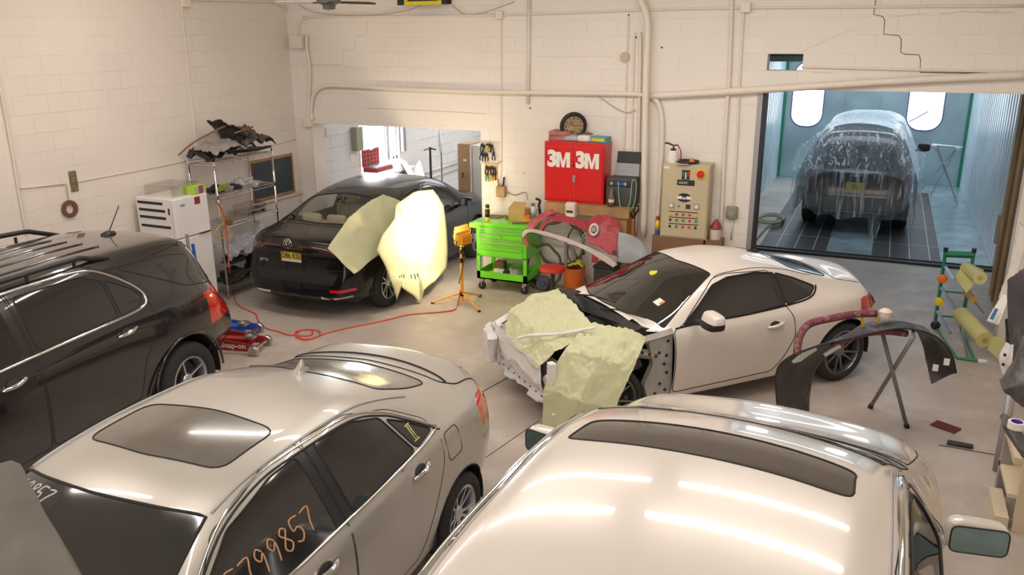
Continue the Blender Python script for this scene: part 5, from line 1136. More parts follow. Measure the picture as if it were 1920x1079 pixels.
# ------------------------------------------------------------ bench with the red cabinet
BF = 10.2
bz = PY(1080, 383, BF).z
bx0, bx1 = PY(1023, 383, BF).x, PY(1180, 400, BF-.02).x
t = thing('wall_bench', 'rough timber wall bench carrying the red cabinet', 'bench', (0, 0, 0))
MB().box(bx0, bx1, BF, WY, bz-.035, bz).build('bench_top', M['wood'], t); MB().box(bx0, bx1, BF-.04, BF, bz-.13, bz-.002).build('apron', M['wood'], t)
MB().box(bx1-.14, bx1-.04, BF, BF+.04, 0, bz-.04).box(bx1-.14, bx1-.04, WY-.05, WY-.01, 0, bz-.04).build('leg', M['wood'], t); MB().tube([(bx0+.1, BF+.04, bz-.04), (bx0+.1, WY-.02, bz-.3)], .02, 4).build('bracket', M['wood'], t)
def red_cab():
    Y0 = 10.28
    x0, x1 = PY(1021, 300, Y0).x, PY(1133, 300, Y0).x; z1 = PY(1080, 267, Y0).z; z0 = bz
    t = thing('wall_cabinet', 'red steel two-door cabinet with white 3M lettering on the timber bench', 'cabinet', (0, 0, 0))
    MB().rbox(x0, x1, Y0, WY-.01, z0, z1, .006).build('cabinet_body', M['red'], t)
    xm = (x0+x1)/2
    for k, (a, b) in enumerate(((x0+.02, xm-.002), (xm+.002, x1-.02))):
        d = MB().rbox(a, b, Y0-.014, Y0, z0+.03, z1-.06, .004).build('door', M['red'], t)
        rm = Matrix(((1, 0, 0, 0), (0, 0, -1, 0), (0, 1, 0, 0), (0, 0, 0, 1)))
        cx_ = (a+b)/2; text_mesh('3', .285, M['paperwhite'], d, 'lettering', T(cx_-.105, Y0-.0145, z1-.235)@rm, .001, .015, .95)
        u = lambda x, z: (cx_-.045+x, z1-.335+z)
        MB().prism([u(*p) for p in ((0, 0), (0, .20), (.062, .20), (.098, .075), (.134, .20), (.196, .20), (.196, 0), (.146, 0), (.146, .13), (.116, 0), (.08, 0), (.05, .13), (.05, 0))], Y0-.0165, Y0-.0145, 'y').build('lettering', M['paperwhite'], d)
    MB().rbox(xm-.004, xm+.035, Y0-.03, Y0-.014, z0+.28, z0+.37, .004).cyl((xm+.015, Y0-.05, z0+.33), (xm+.015, Y0-.014, z0+.33), .014).build('latch_handle', M['steel'], t)
    MB().cyl((xm, Y0-.02, z0+.5), (xm, Y0-.012, z0+.5), .014).build('lock', M['black'], t)
    # things on top
    cl = thing('wall_clock', 'round black-rimmed clock with aged brown face on the red cabinet', 'clock', (PY(1075, 235, 10.45).x, 10.45, z1+.19), radians(34))
    cm = Rx(radians(96)); MB().lathe([(.135, -.02), (.175, -.025), (.185, 0), (.175, .025), (.14, .03), (.135, .02)], 36, cm, closed=True).build('rim', M['black'], cl, smooth=True); MB().lathe([(0, .0), (.14, .0), (.14, .012), (0, .012)], 36, cm).build('clock_face', mat('aged_face', (.42, .30, .17), .6, var=.4, vscale=14), cl)
    tk = MB()
    for q in range(12):
        a = q*pi/6; tk.box(-.004, .004, .095, .125, .013, .015, cm@Rz(a))
    tk.box(-.004, .004, 0, .08, .014, .016, cm@Rz(.6)).box(-.003, .003, 0, .11, .014, .016, cm@Rz(-1.4)); tk.build('dial_marks', M['dark'], cl)
    for q, (w_, zz, lb) in enumerate(((.17, 0, 'dusty red flat box at the left on the red cabinet, under another'), (.16, .066, 'dusty red flat box at the left on the red cabinet, topmost'))):
        tag(MB().rbox(x0+.04, x0+.04+w_*1.9, 10.31, 10.55, z1+zz+.001, z1+zz+.064, .012).build('flat_box', mat('dusty_red', (.42, .16, .14), .7, var=.3, vscale=9)), lb, 'box', 'flat red boxes on the red cabinet')
    x = PY(1068, 262, 10.35).x
    t2 = thing('respirator_case', 'grey and white rounded case in front of the clock on the red cabinet', 'case', (x, 10.36, z1+.001)); MB().lathe([(0, 0), (.11, 0), (.12, .03), (.09, .08), (.04, .1), (0, .1)], 20, Matrix.Diagonal((1.35, .5, 1, 1))).build('case_body', M['grey'], t2, smooth=True)
    x = PY(1092, 262, 10.36).x
    t2 = thing('plastic_bag', 'white folded plastic bag with brown leaf on the red cabinet', 'bag', (x+.03, 10.36, z1+.001)); MB().rbox(-.09, .09, -.06, .06, 0, .09, .03).build('bag_body', M['white'], t2, smooth=True); MB().lathe([(0, 0), (.07, 0), (.05, .012), (0, .014)], 12, T(.03, .02, .1)@Rx(.4)@Matrix.Diagonal((1.2, .5, 1, 1))).build('leaf', M['brown'], t2, smooth=True)
    x = PY(1124, 262, 10.36).x
    t2 = thing('small_box', 'small teal and yellow box at the right end of the red cabinet', 'box', (x, 10.40, z1+.001), radians(-8)); MB().rbox(-.12, .12, -.08, .08, 0, .075, .006).build('box_body', M['teal'], t2); MB().box(-.09, .09, -.082, -.08, .02, .055).build('box_label', M['yel'], t2)
    return x1, z1
rx1, rz1 = red_cab()
# wall behind cabinet: dark machine with raised lid
def machine():
    x0, x1 = rx1+.03, PY(1190, 350, 10.3).x; zt = PY(1165, 335, 10.3).z
    t = thing('bench_machine', 'dark grey bench machine with raised lid right of the red cabinet', 'machine', (0, 0, 0))
    MB().rbox(x0, x1, 10.28, WY-.02, bz, zt, .03).build('machine_body', mat('machine_grey', (.07, .075, .08), .45, var=.2), t, smooth=True, ang=40)
    MB().rbox(x0+.02, x1-.02, 10.26, 10.30, zt-.10, zt-.02, .012).build('control_panel', M['dark'], t)
    for x in (x0+.09, x1-.11): MB().cyl((x, 10.24, zt-.06), (x, 10.262, zt-.06), .022, 16).build('knob', M['alu'], t)
    MB().box((x0+x1)/2-.05, (x0+x1)/2+.06, 10.255, 10.26, zt-.08, zt-.045).build('display', M['blue'], t)
    mt = T((x0+x1)/2+.03, 10.5, zt)@Rx(radians(-12)); MB().rbox(-.16, .16, -.02, .0, 0, .2, .008, mt).build('lid', M['greytrim'], t); MB().rbox(-.15, .17, -.03, -.012, .17, .32, .005, mt).build('screen', M['black'], t)
    t3 = thing('bottle', 'brown plastic bottle in front of the dark machine on the bench', 'bottle', (x0+.10, 10.22, bz)); MB().lathe([(0, 0), (.035, 0), (.04, .14), (.02, .19), (.018, .24), (0, .24)], 16).build('bottle_body', mat('brown_bottle', (.16, .12, .07), .3), t3, smooth=True); MB().lathe([(.0395, .06), (.041, .1)], 16).build('bottle_label', M['cream'], t3)
    g = mat('green_cord', (.25, .5, .28), .5); lx = x1-.02
    tag(MB().tube(smoothpath([(lx-.18, 10.24, zt-.03), (lx-.16, 10.22, zt-.25), (lx-.1, 10.22, zt-.45), (lx-.02, 10.23, zt-.3), (lx, 10.25, zt-.02), (lx+.05, 10.26, zt-.04), (lx+.04, 10.24, zt-.3), (lx-.05, 10.22, zt-.5), (lx-.07, 10.2, zt-.75), (lx-.03, 10.2, zt-1.1)], 8), .006, 6).build('green_tubing', g, None, smooth=True), 'thin pale green cord looped over the dark machine', 'cord')
    bl = [bz-.0]
machine()
# shovel grip on a red shaft
x = PY(1187, 400, 10.35)
t = thing('shovel', 'red shaft with black D grip leaning under the dark machine', 'shovel', (x.x, 10.35, 0)); 
zt_ = x.z+.05; MB().cyl((.0, .05, .05), (.0, .0, zt_-.12), .018).build('shaft', M['orange'], t); MB().tube([(.0, 0, zt_-.12), (-.07, 0, zt_), (-.07, 0, zt_+.05), (.07, 0, zt_+.05), (.07, 0, zt_), (0, 0, zt_-.12)], .012, 8).build('grip', M['black'], t)
MB().rbox(-.09, .09, .04, .07, .0, .12, .01).build('blade', M['steel'], t)
# wall dispenser on the bench apron
p = PY(1072, 393, 10.12)
t = thing('label_dispenser', 'cream metal dispenser with slot hooked on the bench edge', 'dispenser', (p.x, 10.1, p.z-.1)); MB().rbox(-.07, .07, -.06, .05, 0, .2, .02).build('dispenser_body', M['cream'], t); MB().box(-.045, .045, -.062, -.06, .07, .10).build('slot', M['dark'], t); MB().box(-.045, .045, -.0625, -.0602, .02, .05).build('printed_panel', M['paperwhite'], t)

# ------------------------------------------------------------ booth control cabinet
def ctrl():
    Y0 = 10.32; x0, x1 = PY(1240, 380, Y0).x, PY(1328, 380, Y0).x; z1 = PY(1285, 308, Y0).z; z0 = PY(1280, 447, Y0).z
    B = mat('beige_enamel', (.55, .47, .31), .5, var=.05)
    t = thing('control_cabinet', 'beige booth control cabinet with knobs, dials and red rotary switch', 'control cabinet', (0, 0, 0))
    MB().rbox(x0, x1, Y0, WY-.01, z0, z1, .006).build('cabinet_body', B, t); d = MB().rbox(x0+.015, x1-.015, Y0-.012, Y0, z0+.02, z1-.02, .003).build('door', B, t)
    f = Y0-.0125; W_ = x1-x0
    def at(px, py): v = PY(px, py, f); return v.x, v.z
    a = at(1314, 327); MB().box(a[0]-.06, a[0]+.06, f-.006, f, a[1]-.06, a[1]+.06).build('switch_plate', M['yel'], d); MB().lathe([(0, 0), (.048, 0), (.045, .03), (0, .03)], 24, T(a[0], f-.006, a[1])@Rx(pi/2)).box(a[0]-.04, a[0]+.04, f-.045, f-.035, a[1]-.008, a[1]+.008).build('rotary_switch', M['red'], d)
    a = at(1286, 328); MB().box(a[0]-.05, a[0]+.05, f-.006, f, a[1]-.06, a[1]+.06).build('gauge_panel', M['dark'], d); b = at(1281, 323); MB().box(b[0]-.012, b[0]+.012, f-.009, f-.006, a[1]-.02, a[1]+.04).build('green_button', M['green'], d); b = at(1291, 323); MB().box(b[0]-.012, b[0]+.012, f-.009, f-.006, a[1]-.02, a[1]+.04).build('red_button', M['red'], d)
    MB().box(a[0]-.008, a[0]+.008, f-.008, f-.006, a[1]-.05, a[1]+.03).build('white_strip', M['paperwhite'], d)
    a = at(1286, 343); s_ = MB().box(a[0]-.11, a[0]+.11, f-.003, f, a[1]-.035, a[1]+.035).build('maker_plate', M['black'], d); rm = Matrix(((1, 0, 0, 0), (0, 0, -1, 0), (0, 1, 0, 0), (0, 0, 0, 1)))
    MB().box(a[0]-.09, a[0]+.03, f-.004, f-.003, a[1]+.004, a[1]+.010).box(a[0]-.09, a[0]+.02, f-.004, f-.003, a[1]-.012, a[1]-.007).build('plate_text_lines', M['paperwhite'], s_)
    a = at(1283, 371); o = MB().lathe([(0, 0), (.09, 0), (.09, .003), (0, .003)], 32, T(a[0], f, a[1])@Rx(pi/2)@Matrix.Diagonal((1, .62, 1, 1))).build('oval_badge', M['black'], d); MB().box(a[0]-.092, a[0]-.03, f-.005, f-.003, a[1]-.02, a[1]+.02).build('badge_band', M['paperwhite'], o); MB().box(a[0]+.03, a[0]+.092, f-.005, f-.003, a[1]-.02, a[1]+.02).build('badge_band', M['paperwhite'], o); text_mesh('ags', .05, M['paperwhite'], o, 'badge_letters', T(a[0], f-.0055, a[1])@rm, .0006, .001, 1.1)
    for px, py in ((1259, 385), (1306, 388)):
        a = at(px, py); g = MB().box(a[0]-.034, a[0]+.034, f-.008, f, a[1]-.034, a[1]+.034).build('timer_dial', M['grey'], d); MB().lathe([(0, 0), (.026, 0), (.024, .012), (0, .012)], 20, T(a[0], f-.008, a[1])@Rx(pi/2)).build('dial', M['paperwhite'], g)
    a = at(1290, 388); MB().box(a[0]-.028, a[0]+.028, f-.006, f, a[1]-.028, a[1]+.028).build('temperature_display', M['dark'], d)
    a = at(1273, 387); MB().cyl((a[0], f-.01, a[1]), (a[0], f, a[1]), .013, 12).build('indicator', M['green'], d)
    cols = {'y': M['yel'], 'r': M['red'], 'g': M['green'], 'k': M['black']}
    for (pxs, py0, slope, keys) in (((1257, 1269, 1281, 1293, 1305), 401, .07, 'yrrry'), ((1257, 1269, 1281, 1293, 1305), 412, .07, 'kggrg'), ((1256, 1268, 1280, 1292, 1304), 424, .07, 'kgrrk')):
        for px, k in zip(pxs, keys):
            a = at(px, py0+(px-1257)*slope); MB().cyl((a[0], f-.016, a[1]), (a[0], f, a[1]), .015, 14).build('push_button', cols[k], d)
        a = at(1254, py0-5), at(1309, py0-5+3.6); MB().tube([(a[0][0], f-.002, a[0][1]), (a[1][0], f-.002, a[1][1])], .005, 4).build('legend_strip', M['black'], d)
    a = at(1250, 314); MB().box(a[0]-.035, a[0]+.035, f-.002, f, a[1]-.014, a[1]+.014).build('sticker', M['paperwhite'], d)
    # support crate, things on top
    MB().box(x0-.1, x1-.03, Y0+.0, WY-.02, 0, z0).build('crate', M['brown']); o = bpy.data.objects['crate']; tag(o, 'brown timber crate under the beige control cabinet', 'crate')
    q = PY(1261, 300, 10.4)
    t2 = thing('spray_bottle', 'white pressure sprayer with black nozzle on the beige cabinet', 'spray bottle', (q.x, 10.42, z1+.001))
    MB().lathe([(0, 0), (.075, 0), (.07, .1), (.045, .15), (0, .15)], 20).build('bottle_body', M['paperwhite'], t2, smooth=True, ang=50); MB().lathe([(0, .14), (.035, .14), (.035, .17), (0, .17)], 16).build('cap', M['black'], t2)
    MB().tube([(0, 0, .17), (0, 0, .21), (-.08, 0, .24), (-.11, 0, .235)], .012, 8).build('nozzle', M['dark'], t2); MB().tube(smoothpath([(.05, 0, .22), (.09, .01, .15), (.10, 0, .06), (.08, 0, .02)], 5), .008, 6).tube([(0, 0, .21), (.06, 0, .22)], .012, 6).build('trigger', M['pink'], t2)
    q = PY(1285, 308, 10.38); t2 = thing('paint_tray', 'dark metal tray with white slip on the beige cabinet', 'tray', (q.x+.02, 10.42, z1+.001)); MB().lathe([(0, 0), (.13, 0), (.15, .025), (.145, .03), (.125, .006), (0, .006)], 24).build('tray_body', M['dark'], t2, smooth=True); MB().box(-.12, .04, -.16, -.04, .002, .006, Rx(-.0)).build('paper_slip', M['paperwhite'], t2)
    q = PY(1298, 303, 10.38); tag(MB().lathe([(0.0001, 0), (.025, .006), (.036, .03), (.025, .058), (.0001, .065)], 16, T(q.x, 10.36, z1+.004)).build('rubber_ball', M['orange'], None, smooth=True), 'small orange ball on the beige cabinet top', 'ball')
    q = PY(1232, 442, 10.4); can('spray_can', 'blue and yellow can beside the crate left of the beige cabinet', 'spray can', x0-.06, 10.42, z0, .03, .2, M['blue'], M['red'], .8, .2, band=M['yel'])
    q = PY(1337, 440, 10.4); t2 = thing('jar', 'clear jar under a dark red cone right of the beige cabinet', 'jar', (q.x+.02, 10.45, z0-.0)); MB().box(-.1, .1, -.12, .12, -z0, 0).build('stand', M['brown'], t2); MB().lathe([(0, 0), (.07, 0), (.075, .13), (0, .13)], 20).build('jar_body', M['cream'], t2); MB().lathe([(0, .26), (.01, .26), (.075, .15), (.075, .13), (0, .13)], 20).build('cone', M['pink'], t2)
ctrl()
q = PY(1373, 398, WY); t = thing('outlet_box', 'weathered grey electrical outlet box on the back wall', 'outlet box', (q.x, WY, q.z)); MB().rbox(-.07, .07, -.07, 0, -.08, .08, .015).build('box_body', mat('old_metal', (.33, .29, .22), .6, .3, var=.3, vscale=20), t); MB().lathe([(0, 0), (.045, 0), (.045, .006), (0, .006)], 20, T(0, -.07, 0)@Rx(pi/2)).build('cover', M['grey'], t)
MB().cyl((q.x, WY-.02, q.z+.08), (q.x+.06, WY-.02, 4.9), .013, 8)

# ------------------------------------------------------------ pipes and conduits on the walls
M['pipe'] = mat('painted_pipe', (.80, .73, .64), .45)
def pipeY(pxs, r, label, name='wall_conduit', y=None, n=6, cat='conduit', col=None):
    yy = (WY-r-.005) if y is None else y
    p = [PY(a, b, yy) for a, b in pxs]
    o = MB().tube(smoothpath(p, n) if len(p) > 2 else p, r, 10).build(name, col or M['pipe'], None, smooth=True); tag(o, label, cat, 'painted conduits on the shop walls'); return o
pipeY([(585, 225), (583, 205), (590, 175), (610, 162), (650, 162), (760, 167), (900, 172), (1000, 174), (1150, 176), (1205, 178), (1230, 188), (1240, 215), (1241, 260), (1238, 330), (1232, 420)], .032, 'thick painted pipe running over the left bay then bending down beside the beige cabinet')
pipeY([(1222, 180), (1400, 170), (1600, 157), (1760, 148), (1925, 141)], .045, 'thick painted pipe rising to the right across the booth opening')
pipeY([(560, 66), (562, 45), (575, 34), (600, 32), (940, 28), (1200, 19), (1380, 15), (1920, 11)], .014, 'thin painted conduit running along the top of the back wall')
pipeY([(1503, 125), (1560, 127), (1920, 136)], .014, 'thin painted conduit just above the booth opening')
pipeY([(940, 30), (940, 300), (936, 350)], .009, 'thin vertical conduit down to the tool boards')
pipeY([(992, -5), (990, 195)], .022, 'vertical conduit ending in a rusty stub above the clock')
pipeY([(1198, -5), (1214, 40), (1211, 150), (1206, 445)], .042, 'widest vertical painted pipe beside the dark machine', y=WY-.13)
pipeY([(1200, 60), (1200, 150), (1193, 440)], .022, 'thin vertical pipe hugging the left of the widest pipe')
pipeY([(1214, 180), (1212, 300), (1209, 440)], .028, 'medium vertical pipe behind the widest pipe', y=WY-.06)
pipeY([(1179, 30), (1176, 100), (1171, 260), (1168, 330)], .010, 'thin conduit through the round junction box')
pipeY([(1190, 60), (1187, 160), (1184, 330)], .010, 'thin conduit between the junction box and the widest pipe')
pipeY([(1372, -5), (1368, 130), (1360, 250), (1352, 430)], .024, 'long vertical conduit left of the grey outlet box')
pipeY([(1395, 15), (1388, 130), (1380, 300), (1374, 392)], .014, 'vertical conduit feeding the grey outlet box')
pipeY([(1374, 405), (1371, 450)], .012, 'short conduit below the grey outlet box')
pipeY([(575, 66), (575, 90), (580, 120), (581, 150), (577, 225)], .022, 'bowed vertical conduit below the corner junction box', y=WY-.05)
def pipeX(pxs, r, label, n=6):
    p = [PX(a, b, WX+r+.004) for a, b in pxs]; o = MB().tube(smoothpath(p, n) if len(p) > 2 else p, r, 10).build('wall_conduit', M['pipe'], None, smooth=True); tag(o, label, 'conduit', 'painted conduits on the shop walls')
pipeX([(338, -8), (355, 160), (367, 262), (368, 290)], .009, 'slanting-looking vertical conduit down the left wall behind the shelf')
pipeX([(-6, 130), (20, 270), (42, 400), (52, 440)], .012, 'vertical conduit at the far left end of the left wall')
pipeX([(340, -2), (430, 1), (510, 4), (533, 14), (545, 35), (551, 66)], .018, 'conduit along the top of the left wall to the corner box')
pipeX([(38, 353), (123, 345)], .008, 'thin short horizontal conduit on the left wall'); pipeX([(146, 341), (300, 312), (348, 301)], .006, 'thin horizontal wire moulding left of the shelf'); pipeX([(505, 273), (555, 261)], .006, 'thin horizontal wire moulding right of the shelf')
pipeX([(558, 235), (560, 300), (564, 380)], .010, 'thin vertical conduit at the corner beside the left bay')
def jbox(px, py, s, label, y=WY, x=None, d=.07, h=None):
    h = h or s
    if x is None: q = PY(px, py, y); o = MB().rbox(q.x-s/2, q.x+s/2, y-d, y, q.z-h/2, q.z+h/2, .008)
    else: q = PX(px, py, x); o = MB().rbox(x, x+d, q.y-s/2, q.y+s/2, q.z-h/2, q.z+h/2, .008)
    tag(o.build('junction_box', M['pipe']), label, 'junction box')
jbox(563, 78, .22, 'painted junction box in the upper left corner', h=.19, d=.12); jbox(939, 28, .10, 'small painted junction box at the top of the tool board conduit'); jbox(1399, 14, .12, 'square painted junction box at the top right of the beige cabinet'); jbox(344, 4, .12, 'painted junction box at the top of the left wall', x=WX)
jbox(582, 228, .13, 'painted conduit fitting at the left bay header corner', h=.14, d=.1)
q = PY(1172, 107, WY); tag(MB().lathe([(0, 0), (.065, 0), (.06, .04), (0, .045)], 20, T(q.x, WY, q.z)@Rx(pi/2)).build('junction_box', mat('aged_plastic', (.55, .47, .35), .5), None, smooth=True, ang=40), 'round yellowed junction box left of the widest pipe', 'junction box')
# cables drooping along the wall
cb = mat('wall_cable', (.55, .46, .38), .6)
for pts, l in (([(553, 0), (575, 18), (620, 27), (700, 28), (760, 20), (790, 10)], 'thin cable sagging behind the ceiling fan'), ([(848, 10), (870, 26), (900, 25), (935, 14), (965, 3)], 'thin cable sagging at the top of the back wall'), ([(940, 176), (1100, 178), (1125, 183), (1150, 200), (1175, 211), (1192, 206)], 'thin cable looping under the thick pipe')):
    tag(MB().tube(smoothpath([PY(a, b, WY-.02) for a, b in pts], 6), .006, 6).build('wall_cable', cb, None, smooth=True), l, 'cable')
for px, py in ((1241, 89), (1179, 28), (1193, 70), (994, 203), (983, 325)):
    q = PY(px, py, WY); MB().cyl((q.x, WY-.003, q.z), (q.x, WY+.001, q.z), .012 if px != 983 else .008, 10).build('wall_hole', M['dark'], wallb)
# left-wall ring and broken opening
q = PX(131, 392, WX+.02); t = thing('ring_gasket', 'brown ring hanging by a cord on the left wall', 'ring', q)
MB().lathe([(.055, -.012), (.10, -.012), (.10, .012), (.055, .012)], 32, Ry(pi/2), closed=True).build('ring_body', mat('ring_brown', (.17, .08, .06), .5), t, smooth=True, ang=40); q2 = PX(124, 347, WX+.02)-q; MB().tube([q2, Vector((0, 0, .10))], .004, 5).build('hanging_cord', M['brown'], t)
q = PX(137, 337, WX); h = MB().rbox(WX-.01, WX+.012, q.y-.05, q.y+.05, q.z-.14, q.z+.1, .01).build('broken_patch', mat('raw_block', (.22, .18, .10), .9, var=.5, vscale=30), None); tag(h, 'ragged broken patch in the left wall above the brown ring', 'wall patch'); 
# blackboard
a, b, c_, d_ = PX(471, 308, WX+.03), PX(546, 292, WX+.03), PX(546, 362, WX+.03), PX(475, 372, WX+.03)
t = thing('blackboard', 'dark slate board in a worn wooden frame behind the wire shelf', 'blackboard', (0, 0, 0)); y0, y1 = a.y, b.y; z0, z1 = (c_.z+d_.z)/2, (a.z+b.z)/2
MB().box(WX+.004, WX+.02, y0, y1, z0, z1).build('board', mat('slate', (.05, .065, .075), .6, var=.2), t)
for i, (ya, yb, za, zb) in enumerate(((y0-.03, y1+.03, z1, z1+.04), (y0-.03, y1+.03, z0-.04, z0), (y0-.03, y0, z0, z1), (y1, y1+.03, z0, z1))): MB().box(WX+.002, WX+.03, ya, yb, za, zb).build('frame', M['wood'], t)
MB().box(WX, WX+.04, y0-.5, y1+.2, z0-.09, z0-.05).build('ledge', M['cream'], t)

# ------------------------------------------------------------ refrigerator
def fridge():
    x0, x1, y0, y1, h = -8.36, -7.74, 7.30, 7.86, 1.55
    t = thing('refrigerator', 'white refrigerator with dark stripes against the left wall', 'refrigerator', (0, 0, 0)); Wm = mat('fridge_white', (.80, .79, .78), .3, coat=.2)
    MB().rbox(x0, x1-.06, y0, y1, .02, h, .01).build('fridge_body', Wm, t)
    d = MB().rbox(x1-.055, x1, y0, y1, 1.06, h, .012).build('freezer_door', Wm, t); d2 = MB().rbox(x1-.055, x1, y0, y1, .06, 1.05, .012).build('door', Wm, t)
    MB().rbox(x1, x1+.03, y1-.22, y1-.03, 1.06, 1.085, .006).build('handle', M['chrome'], d); MB().rbox(x1, x1+.035, y0+.0, y0+.03, .6, 1.04, .008).build('handle', M['grey'], d2)
    q = PX(369, 376, x1); MB().box(x1, x1+.003, q.y-.04, q.y+.05, q.z-.045, q.z+.045).build('sticker', mat('sticker_red', (.28, .03, .04), .5), d, label='dark red square sticker')
    MB().lathe([(0, 0), (.03, 0), (.03, .003), (0, .003)], 16, T(x1, y0+.14, h-.09)@Ry(pi/2)@Matrix.Diagonal((.5, 1.4, 1, 1))).build('badge', M['grey'], d)
    for k, (xa, xb, z) in enumerate(((x0+.03, x1-.18, 1.49), (x0+.04, x1-.15, 1.40), (x0+.04, x1-.15, 1.31), (x0+.05, x1-.09, 1.20))): MB().box(xa, xb, y0-.004, y0, z-.016, z+.016).build('stripe', M['black'], t, label='dark stripe')
    MB().box(x1-.10, x1-.075, y0-.004, y0, 1.36, 1.44).build('stripe', M['black'], t, label='short vertical dark stripe')
    # clear acrylic stand on top
    ac = glass_mat('acrylic', (.93, .92, .9), .10)
    t2 = thing('acrylic_stand', 'clear acrylic stand on top of the refrigerator', 'stand', (0, 0, 0)); MB().box(-8.3, -7.85, 7.40, 7.84, h+.13, h+.14).build('shelf', ac, t2); MB().box(-8.3, -8.29, 7.40, 7.84, h+.001, h+.13).build('side_panel', ac, t2); MB().box(-7.86, -7.85, 7.40, 7.84, h+.001, h+.13).build('side_panel', ac, t2)
    t2 = thing('tissue_box', 'lime green box with purple end on the refrigerator', 'box', (-7.84, 7.76, h+.001), radians(5)); MB().rbox(-.09, .09, -.11, .11, 0, .10, .004).build('box_body', mat('lime', (.42, .6, .08), .6), t2); MB().box(.0905, .092, -.03, .05, .0, .1).build('box_label', mat('purple', (.3, .05, .35), .6), t2)
fridge()
tag(MB().cyl((-7.40, 7.12, 0), (-7.40, 7.12, 1.2), .02, 10).build('pole', M['grey']), 'grey round pole standing in front of the refrigerator', 'pole')
tag(MB().cyl((-7.16, 7.0, 0.0), (-7.2, 7.0, 1.13), .02, 10).build('pipe', M['blue']), 'blue pipe leaning in front of the refrigerator', 'pipe')

# ------------------------------------------------------------ wire shelf
SX0, SX1, SY0, SY1, SH = -8.36, -7.92, 8.22, 9.36, 1.86
def wire_shelf():
    t = thing('wire_shelf', 'chrome wire shelving unit loaded with car parts against the left wall', 'shelving unit', (0, 0, 0))
    for x in (SX0, SX1):
        for y in (SY0, SY1):
            MB().cyl((x, y, 0.02), (x, y, SH+.05), .0135, 10).build('post', M['chrome'], t, smooth=True)
    for z in (SH, 1.42, 1.02, .16):
        f = MB()
        for zz in (z, z-.04): f.tube([(SX0, SY0, zz), (SX1, SY0, zz), (SX1, SY1, zz), (SX0, SY1, zz)], .005, 6, closed=True)
        for i in range(30): y = SY0+(SY1-SY0)*(i+.5)/30; f.tube([(SX0, y, z), (SX1, y, z)], .0025, 4)
        for i in range(8): y = SY0+(SY1-SY0)*i/8; f.tube([(SX1, y, z), (SX1, y+.06, z-.04), (SX1, y+.125, z)], .0025, 4)
        for x in (SX0, SX1):
            for y in (SY0, SY1): f.cyl((x, y, z-.045), (x, y, z+.01), .018, 10)
        f.build('wire_deck', M['chrome'], t)
wire_shelf()
def junk(name, label, cat, c, size, m, seed, lumps=7, rot=0, group=None, z0=None):
    # a crumpled car part: rounded ribbed lump with broken edge
    import mathutils.noise as N
    bm = bmesh.new(); bmesh.ops.create_icosphere(bm, subdivisions=4, radius=1)
    for v in bm.verts:
        p = v.co.copy(); q = p*1.7+Vector((seed*5.3, seed*2.1, 0)); d = 1+.55*N.noise(q)+.3*N.noise(q*2.7)
        v.co = Vector((p.x*size[0]*d, p.y*size[1]*d, max(p.z*size[2]*d, -size[2]*.25)))
    mn = min(v.co.z for v in bm.verts)
    for v in bm.verts: v.co.z -= mn
    mt = T(*c)@Rz(rot); vs = [mt@v.co for v in bm.verts]; bm.verts.index_update(); fs = [tuple(v.index for v in f.verts) for f in bm.faces]; bm.free()
    o = MB().add(vs, fs).build(name, m, None, smooth=True, ang=55); tag(o, label, cat, group); return o
def panel(name, label, cat, ctrl, m, amp=.02, seed=0, solid=.012, nu=18, nv=18, f=6):
    o = sheet(name, ctrl, m, None, nu, nv, amp, seed, solid, f); tag(o, label, cat); return o
z = SH+.02
M['greypl'] = mat('grey_plastic', (.33, .31, .28), .6, var=.2, vscale=6); M['burnt'] = mat('black_broken_plastic', (.03, .028, .026), .6, var=.4, vscale=20)
def arc_panel(x0, x1, y0, y1, z0, h, k=.3):
    return [[(x0+(x1-x0)*i/3, y0+(y1-y0)*j/4, z0+h*sin(pi*(.15+.7*j/4))*(1-.5*i/3)) for j in range(5)] for i in range(4)]
panel('fender_liner', 'grey broken wheel arch liner lying left on the top wire shelf', 'car part', arc_panel(-8.2, -7.82, 8.18, 8.78, z, .30), M['greypl'], .05, 3, f=5)
panel('fender_liner', 'black torn wheel arch liner under the grey one on the top wire shelf', 'car part', arc_panel(-8.3, -7.9, 8.14, 8.7, z, .13), M['burnt'], .06, 7, f=8)
panel('radiator_shroud', 'black ribbed shroud sticking up from the pile on the wire shelf', 'car part', [[(-8.15, 8.42, z+.48), (-8.0, 8.5, z+.50), (-7.95, 8.56, z+.44)], [(-8.1, 8.6, z+.22), (-8.0, 8.68, z+.36), (-7.9, 8.82, z+.3)], [(-8.05, 8.76, z+.06), (-7.95, 8.86, z+.16), (-7.85, 8.98, z+.1)]], M['burnt'], .04, 11, f=9)
panel('headlight_shell', 'dark mangled headlight shell at the right end of the top wire shelf', 'car part', arc_panel(-8.25, -7.86, 8.78, 9.40, z+.02, .30), mat('mangled', (.10, .08, .07), .4, var=.6, vscale=25), .07, 13, f=9)
panel('grille_bar', 'black flat grille bar under the headlight shell on the wire shelf', 'car part', [[(-8.2, 8.8, z+.02), (-8.2, 9.3, z+.03)], [(-7.86, 8.82, z+.05), (-7.86, 9.3, z+.06)]], M['black'], .012, 15, .03)
a, b, cc = PX(337, 291, -7.95), PX(400, 245, -8.0), PX(475, 237, -7.9)
tag(MB().tube(smoothpath([PX(335, 291, -8.0), PX(362, 268, -8.0), PX(408, 243, -8.0), PX(432, 236, -8.0), PX(470, 247, -8.0), PX(506, 261, -8.0)], 6), .012, 8).build('rubber_moulding', M['brown'], None, smooth=True), 'long bent rubber moulding arching over the wire shelf pile', 'moulding')
